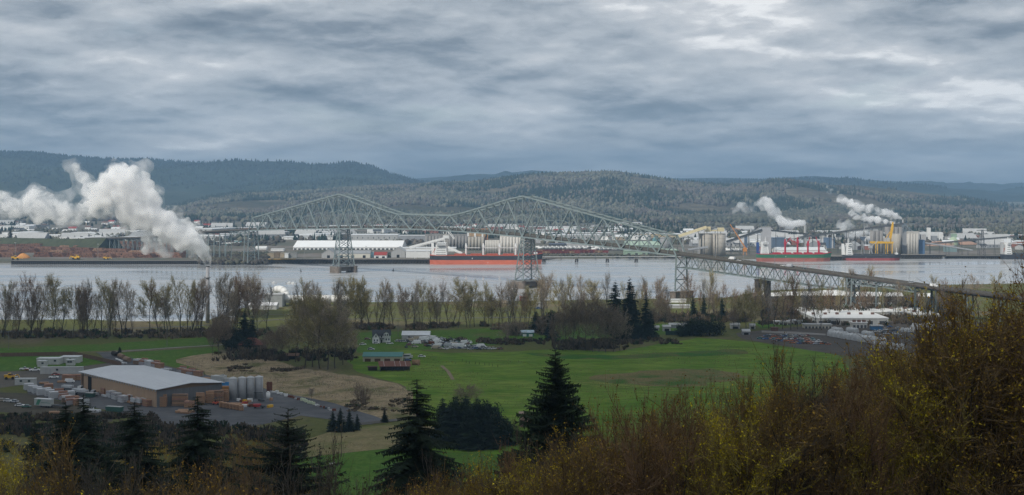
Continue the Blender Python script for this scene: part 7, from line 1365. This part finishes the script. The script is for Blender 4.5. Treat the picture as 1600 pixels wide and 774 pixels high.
for row in range(10):
    t = row/9.0; px = 560+q.uniform(0, 40)
    while px < 1660:
        y0 = float(np.interp(px, ox, oy)); yt = y0+(800-y0)*t**1.15+q.uniform(-6, 12)*(1 if row else .6)
        H = q.uniform(12.5, 17); D = solveD(px, yt, H, 90 if row < 3 else 62) or solveD(px, yt, 10)
        if D is None: D = 150.0
        wpx = 5.0*F/D
        if yt < 790:
            yel = math.exp(-((px-1180)/150)**2-((yt-690)/75)**2)+.6*math.exp(-((px-1400)/90)**2-((yt-600)/45)**2)+.7*math.exp(-((px-1010)/70)**2-((yt-665)/22)**2)
            red = math.exp(-((px-1060)/60)**2-((yt-620)/40)**2)
            u = q.random()
            k = (4 if u < .5 else 5 if u < .8 else 1) if yel > .38+.25*q.random() else (2 if red > .4 and u < .7 else (0, 1, 3, 2, 6, 5, 0, 3)[q.randrange(8)])
            K = PALE if (px > 1480 and row > 3 and q.random() < .25) else AL[k]
            nm_ = ('brown twiggy alder', 'alder with yellowish buds', 'reddish brown alder', 'slim dark alder', 'yellow green catkin alder', 'olive budding alder', 'grey twigged alder')[k] if K is not PALE else 'pale stemmed bare alder'
            wh = 'in front of the green meadow' if px < 900 and row < 3 else 'at the brush skyline' if row == 0 and px > 1450 else 'below the white bales' if 1260 < px < 1460 and row < 3 else 'low by the bottom edge' if row > 6 else 'on the middle slope' if row > 2 else 'along the upper brush edge'
            x = (px-800)*D/F; g_ = gz(x, D)-.3; s = (CH-(yt-HY)*D/F-g_)/HA*(1.06 if px < 1380 else 1.12)
            s = min(max(s, .45), 1.9)
            zt = g_+s*HA
            K.put((x, D, g_), q.uniform(0, 6.28), (s*q.uniform(.8, 1.15), s*q.uniform(.8, 1.15), s), nm_+' '+wh+', '+pos_word(px, 560, 1660)+(' nearer' if D < 75 else ' behind' if D > 130 else ''), 'alder brush on the hillside'); nal += 1
        px += wpx*q.uniform(.42, .66)*(.75 if row == 0 else 1)
# left foreground: shrubs and bare trees below the yard
for i, (k, px, yt, D, w) in enumerate(((5, 12, 650, 260, 1.3), (5, 34, 668, 250, 1.3), (5, 20, 690, 215, 1.3), (4, 46, 702, 200, 1.2), (0, 74, 690, 220, 1.2), (6, 92, 705, 170, 1.3), (6, 118, 690, 170, 1.3), (6, 140, 676, 180, 1.2), (6, 150, 700, 140, 1.3), (3, 165, 668, 230, 1.2), (5, 182, 664, 240, 1.2), (0, 245, 672, 230, 1.2), (5, 262, 662, 250, 1.2), (0, 275, 690, 190, 1.2), (3, 335, 672, 220, 1.1), (0, 350, 660, 250, 1.1), (2, 362, 690, 190, 1.1), (0, 380, 665, 240, 1.1), (3, 398, 660, 260, 1.0), (6, 405, 690, 170, 1.0), (0, 420, 672, 220, 1.0), (3, 240, 720, 130, 1.1), (0, 330, 735, 120, 1.0), (2, 372, 720, 150, 1.0), (0, 400, 735, 130, .9), (1, 130, 730, 105, .9), (1, 205, 722, 105, .9), (1, 170, 742, 85, .9), (4, 230, 738, 90, .8), (0, 15, 735, 120, 1.2), (6, 50, 750, 100, 1.1), (3, 88, 742, 110, 1.0), (0, 0, 700, 160, 1.2), (1, 262, 750, 85, .9), (2, 528, 760, 70, .5), (0, 545, 770, 66, .5), (3, 440, 752, 100, .8), (0, 415, 765, 80, .8), (4, 590, 768, 66, .6), (1, 690, 715, 95, .7), (1, 725, 700, 100, .7), (1, 748, 690, 110, .6), (4, 660, 735, 84, .7), (4, 640, 748, 76, .6))):
    K = AL[k]; ptree(K, px, yt, D, w, ('brown twiggy shrub', 'yellow budded shrub', 'reddish twigged shrub', 'slim dark sapling', 'yellow green shrub', 'olive shrub', 'grey bare shrub')[k]+' in the left foreground '+('under the box trailer' if px < 160 else 'under the warehouse' if px < 300 else 'under the silos' if px < 440 else 'beside the largest fir')+(', upper rank' if yt < 695 else ', lower rank')+(' left' if i % 2 else ' right'), 'shrubs of the lower slope', base=HA)
q = random.Random(44)
for row in range(4):
    px = -20+q.uniform(0, 25)
    while px < 480:
        yt = 694+row*24+q.uniform(-10, 12)
        if 370 < px < 400 and row > 1: px += 25; continue
        H = q.uniform(8, 13); D = solveD(px, yt, H) or 210.0; k = q.choice((0, 6, 6, 6, 3, 3, 2) if px > 70 else (5, 6, 5, 0, 6)); x = (px-800)*D/F; g_ = gz(x, D)-.3; s = min(max((CH-(yt-HY)*D/F-g_)/HA*1.1, .4), 1.8)
        AL[k].put((x, D, g_), q.uniform(0, 6.28), (s, s, s), ('brown twiggy', 'yellow budded', 'reddish', 'slim dark', 'yellow green', 'olive', 'grey')[k]+' thicket tree '+('below the parked cars' if px < 50 else 'below the box trailer' if px < 140 else 'below the skip' if px < 200 else 'below the warehouse corner' if px < 290 else 'below the board cubes' if px < 380 else 'beside the spiky fir')+', '+('highest', 'second', 'third', 'lowest')[row]+' rank', 'thicket on the lower slope')
        px += 4.2*F/D*q.uniform(.7, 1.35)
bld('house', 'pale house with light roof between bare trees at the bottom left', 'house', 62, 90, 741, 778, 12, WW, GRL, 'gable', 'x', 0, 2, rh=2.5, z=3)
bld('shed', 'pinkish pallets and shed beside the lone green fir', 'shed', 812, 833, 648, 668, 5, mat('pink beige boards', (.33, .22, .17), .85, .3, .6), mat('pink beige roof', (.30, .21, .17), .85, .3, .6), doors=2, dcol=mat('brown boards', (.16, .10, .07), .9, .2, 1))
# undergrowth that nobody could count
def thicket(name, n, seed, box, hmin, hmax, w, mt, tone, msk=None):
    r = np.random.default_rng(seed); px = r.uniform(box[0], box[1], n); D = box[2]+(box[3]-box[2])*r.random(n)**.6; x = (px-800)*D/F
    if msk is not None: kp = msk(px, x, D); x, D = x[kp], D[kp]; n = len(x)
    z = land_z(x, D); H = r.uniform(hmin, hmax, n); a = np.stack([x, D, z-.2], 1); lean = r.normal(size=(n, 2))*.28*H[:, None]
    b_ = a+np.stack([lean[:, 0], lean[:, 1], H+.2], 1); th = r.random(n)*3.14; u = np.stack([np.cos(th), np.sin(th)*.4, 0*th], 1)*(w*(.6+.8*r.random(n)))[:, None]
    V = np.stack([a-u, a+u, b_], 1).reshape(-1, 3); col = (tone*(.5+r.random((n, 1))))*np.ones((n, 3)); col = np.repeat(col, 3, 0)
    tag(link(name, npmesh(name, V, np.arange(n*3).reshape(-1, 3), [TW[mt]], col=col)), kind='stuff')
thicket('hillside_undergrowth', 90000, 81, (560, 1700, 30, 330), 1.0, 3.6, .03, 'brown', .6)
thicket('slope_undergrowth', 34000, 82, (-60, 480, 80, 420), 1.0, 4, .05, 'dusk', .8)

def in_meadow(px, x, D):
    py = HY+F*(CH-3)/D; lo = np.interp(px, [545, 640, 700, 960, 1090, 1190, 1310], [566, 550, 556, 556, 534, 542, 562]); return (py > lo) & (py < 690) & (px > np.interp(py, [560, 600, 640, 690], [572, 632, 660, 650])) & (fbm(x/26, D/26, 4) > .50)
def in_straw(px, x, D):
    py = HY+F*(CH-3)/D; return (py > np.interp(px, [300, 340, 420, 480, 560, 622], [566, 556, 560, 580, 592, 604])) & (py < np.interp(px, [300, 430, 520, 640], [572, 606, 626, 646])) & (fbm(x/9, D/9, 3) > .46)
thicket('meadow_tussocks', 60000, 83, (545, 1320, 600, 1000), .15, .55, .22, 'olive', .62, in_meadow)
thicket('dry_grass', 26000, 84, (290, 645, 660, 950), .4, 1.3, .20, 'tan', 1.25, in_straw)
thicket('pasture_tussocks', 9000, 85, (440, 800, 505, 610), .15, .5, .18, 'olive', .6, lambda px, x, D: fbm(x/20, D/20, 4) > .5)
# ---------------------------------------------------------------- steam plumes
def steam_mat(name, dens, lo, hi, sc):
    m = bpy.data.materials.new(name); m.use_nodes = True; t = m.node_tree; t.nodes.clear(); g = NT(t)
    pos = g.n('ShaderNodeNewGeometry').outputs['Position']; n = g.noise(pos, sc, 8, .68, .5)
    d = g.m('MULTIPLY', g.ramp(n, [(lo, 0), (hi, 1)]), dens)
    v = g.n('ShaderNodeVolumePrincipled', i={'Color': (.998, .998, .999, 1), 'Density': d, 'Anisotropy': 0.0})
    t.links.new(v.outputs[0], g.n('ShaderNodeOutputMaterial').inputs['Volume']); m.cycles.volume_step_rate = STEAM_STEP; return m
STEAM_STEP = .6
def plume(*a, **k):
    plume_(*a, **k)
    if a[0] != 'steam_wisps':                 # the thin torn vapour round the dense billows
        k2 = dict(k); k2['seed'] = k.get('seed', 1)+50; plume_(a[0].replace('steam', 'vapour'), '', [(x, y, r*1.22) for x, y, r in a[2]], a[3]+.5, VEIL if a[3] < 2000 else VEIL2, a[5]*1.3, **k2)
def plume_(name, label, puffs, D, mt, voxel, jitter=.30, sub=14, seed=1, dd=0.0, flat=.9):
    """Steam built from overlapping billows along its drift, remeshed into one closed body."""
    q_ = random.Random(seed); me = bpy.data.meshes.new(name); import bmesh; bm = bmesh.new()
    k = D/F; c0_ = ray(puffs[0][0], puffs[0][1], D)
    def ball(c, r, s=2): bmesh.ops.create_icosphere(bm, subdivisions=s, radius=r, matrix=Matrix.Translation(c-c0_) @ Matrix.Diagonal((1, flat, q_.uniform(.85, 1.0), 1)))
    for i, (px, py, r) in enumerate(puffs):
        Dp_ = D+dd*i; c = ray(px, py, Dp_); ball(c, r*k*.80)
        for j in range(sub):
            d = Vector((q_.gauss(0, 1), q_.gauss(0, 1), q_.gauss(0, 1))).normalized(); ball(c+d*r*k*q_.uniform(.6, 1.12), r*k*q_.uniform(.12, .12+jitter), 1)
    bm.to_mesh(me); bm.free(); me.materials.append(mt)
    o = link(name, me, None, c0_); md = o.modifiers.new('join billows', 'REMESH'); md.mode = 'VOXEL'; md.voxel_size = voxel
    return tag(o, kind='stuff')
VEIL = steam_mat('torn vapour', .09, .46, .62, .085); VEIL2 = steam_mat('torn mill vapour', .05, .45, .62, .05)
SD = STACK_TOP.y
plume('steam_plume', '', [(325, 414, 5), (323, 407, 7), (319, 398, 11), (312, 388, 15), (304, 379, 19), (293, 370, 21), (281, 362, 23), (268, 353, 24), (255, 346, 25), (240, 340, 27), (226, 328, 31), (214, 312, 35), (200, 297, 36), (188, 283, 30), (186, 271, 19), (180, 296, 32), (168, 306, 26), (158, 296, 20), (200, 330, 27), (216, 346, 17), (242, 356, 16), (262, 372, 15), (282, 384, 13), (150, 316, 18)], SD, steam_mat('dense steam', .30, .41, .56, .075), 1.7, seed=3)
plume('drifting_steam', '', [(160, 322, 17), (144, 326, 18), (128, 330, 17), (112, 333, 16), (96, 332, 19), (80, 324, 20), (66, 312, 21), (56, 302, 14), (46, 318, 18), (30, 326, 18), (14, 320, 16), (4, 308, 15), (-12, 316, 16), (-30, 322, 18), (90, 344, 13), (118, 344, 12), (60, 340, 13), (140, 290, 12), (128, 276, 11), (118, 262, 9), (134, 300, 12), (232, 372, 12), (246, 384, 12), (228, 392, 10), (262, 396, 11)], SD+6, steam_mat('thin steam', .26, .47, .60, .07), 2.2, seed=4)
plume('steam_wisps', '', [(10, 330, 26), (40, 318, 30), (75, 322, 32), (105, 316, 30), (132, 300, 26), (125, 276, 20), (112, 258, 15), (150, 312, 26), (-20, 326, 28), (190, 350, 22), (232, 378, 18), (262, 392, 14), (212, 362, 20)], SD+10, steam_mat('steam wisps', .075, .47, .66, .05), 3.0, seed=14)
def small(name, px_list, D, seed, dens=.30, lo=.42, hi=.56): plume(name, '', [(a, b, c*1.05) for a, b, c in px_list], D, steam_mat(name+' vapour', dens, lo, hi, .035), 2.6, seed=seed, sub=9, jitter=.55)
small('mill_steam', [(1256, 349, 5), (1248, 349, 7), (1239, 350, 8), (1230, 350, 8), (1223, 347, 8), (1217, 342, 6)], 2500, 5, .30)
small('mill_steam', [(1214, 338, 9), (1208, 329, 10), (1201, 320, 10), (1194, 313, 8), (1206, 340, 6), (1184, 318, 5)], 2505, 15, .13, .47, .60)
small('mill_steam', [(1165, 322, 8), (1157, 325, 8), (1173, 327, 6), (1148, 329, 5)], 2510, 16, .08, .46, .62)
small('mill_steam', [(1407, 341, 3), (1400, 338, 5), (1391, 335, 6), (1381, 332, 7), (1370, 329, 7), (1359, 327, 8), (1348, 325, 7), (1338, 323, 7), (1328, 319, 7), (1318, 315, 7), (1311, 313, 5)], 2600, 6)
small('mill_steam', [(1404, 349, 3), (1395, 348, 4), (1384, 346, 5), (1372, 344, 6), (1360, 343, 6), (1348, 341, 6), (1338, 338, 6), (1330, 334, 6)], 2560, 7)
small('mill_steam', [(1366, 362, 6), (1355, 363, 7), (1343, 364, 7), (1330, 364, 8), (1320, 358, 9), (1313, 352, 7), (1324, 348, 7)], 2700, 8, .10)
small('mill_steam', [(1296, 301, 4), (1300, 297, 3), (1293, 292, 3)], 3600, 9, .012)
# ---------------------------------------------------------------- opaque slabs added out of view to shade the near shore and blue hills
def cloud(name, gx0, gx1, gy0, gy1, alt, seed, label):
    """Lumpy opaque slab, added out of view so its shadow falls on the ground rectangle."""
    r = np.random.default_rng(seed); sh = SUN*(alt/SUN.z); V = []; Fc = []; n = 26; m = 26
    u = np.linspace(-1, 1, n); U, Vv = np.meshgrid(u, u)
    edge = np.maximum(np.abs(U), np.abs(Vv)); k = 1+.10*(fbm(U*3+seed, Vv*3, 3)-.5)*2
    X = (gx0+gx1)/2+U*k*(gx1-gx0)/2+sh.x; Y = (gy0+gy1)/2+Vv*k*(gy1-gy0)/2+sh.y
    th = np.sqrt(np.clip(1-edge**4, 0, 1))*260; top = alt+th*(.5+fbm(U*5, Vv*5+seed, 4)); bot = alt-th*.15*(.6+fbm(U*4+9, Vv*4, 3))
    i = np.arange(n*n).reshape(n, n); q = np.stack([i[:-1, :-1], i[:-1, 1:], i[1:, 1:], i[1:, :-1]], -1).reshape(-1, 4)
    P_ = np.concatenate([np.stack([X, Y, top], -1).reshape(-1, 3), np.stack([X, Y, bot], -1).reshape(-1, 3)])
    me = npmesh(name, P_, np.concatenate([q, q[:, ::-1]+n*n]), [mat('cloud white', (.9, .9, .9), 1, .05, .002, spec=0)], smooth_=True)
    tag(link(name, me), kind='stuff')
cloud('cloud', -1500, 1600, -500, 1085, 6000, 2, '')
cloud('cloud', -8000, 7500, 9300, 17500, 6000, 5, '')

# things that would otherwise share a description are told apart by their order across the view
_by = {}
for o in list(COL.objects):
    if o.parent is None and o.get('label') and o.get('category'): _by.setdefault(o['label'], []).append(o)
for lb, os_ in _by.items():
    if len(os_) < 2: continue
    os_.sort(key=lambda o: o.location.x/max(o.location.y, 1)); n = len(os_)
    for i, o in enumerate(os_):
        k = i+1; sfx = 'th' if 10 <= k % 100 <= 20 else {1: 'st', 2: 'nd', 3: 'rd'}.get(k % 10, 'th')
        w = 'leftmost' if i == 0 else 'rightmost' if i == n-1 else '%d%s from left' % (k, sfx)
        nl = lb+', '+w
        if len(nl.split()) > 16: nl = ' '.join(lb.split()[:13]).rstrip(',')+', '+w
        o['label'] = nl
for o in COL.objects:
    if o.get('label') and len(o['label'].split()) > 16: o['label'] = ' '.join(o['label'].split()[:16]).rstrip(',')
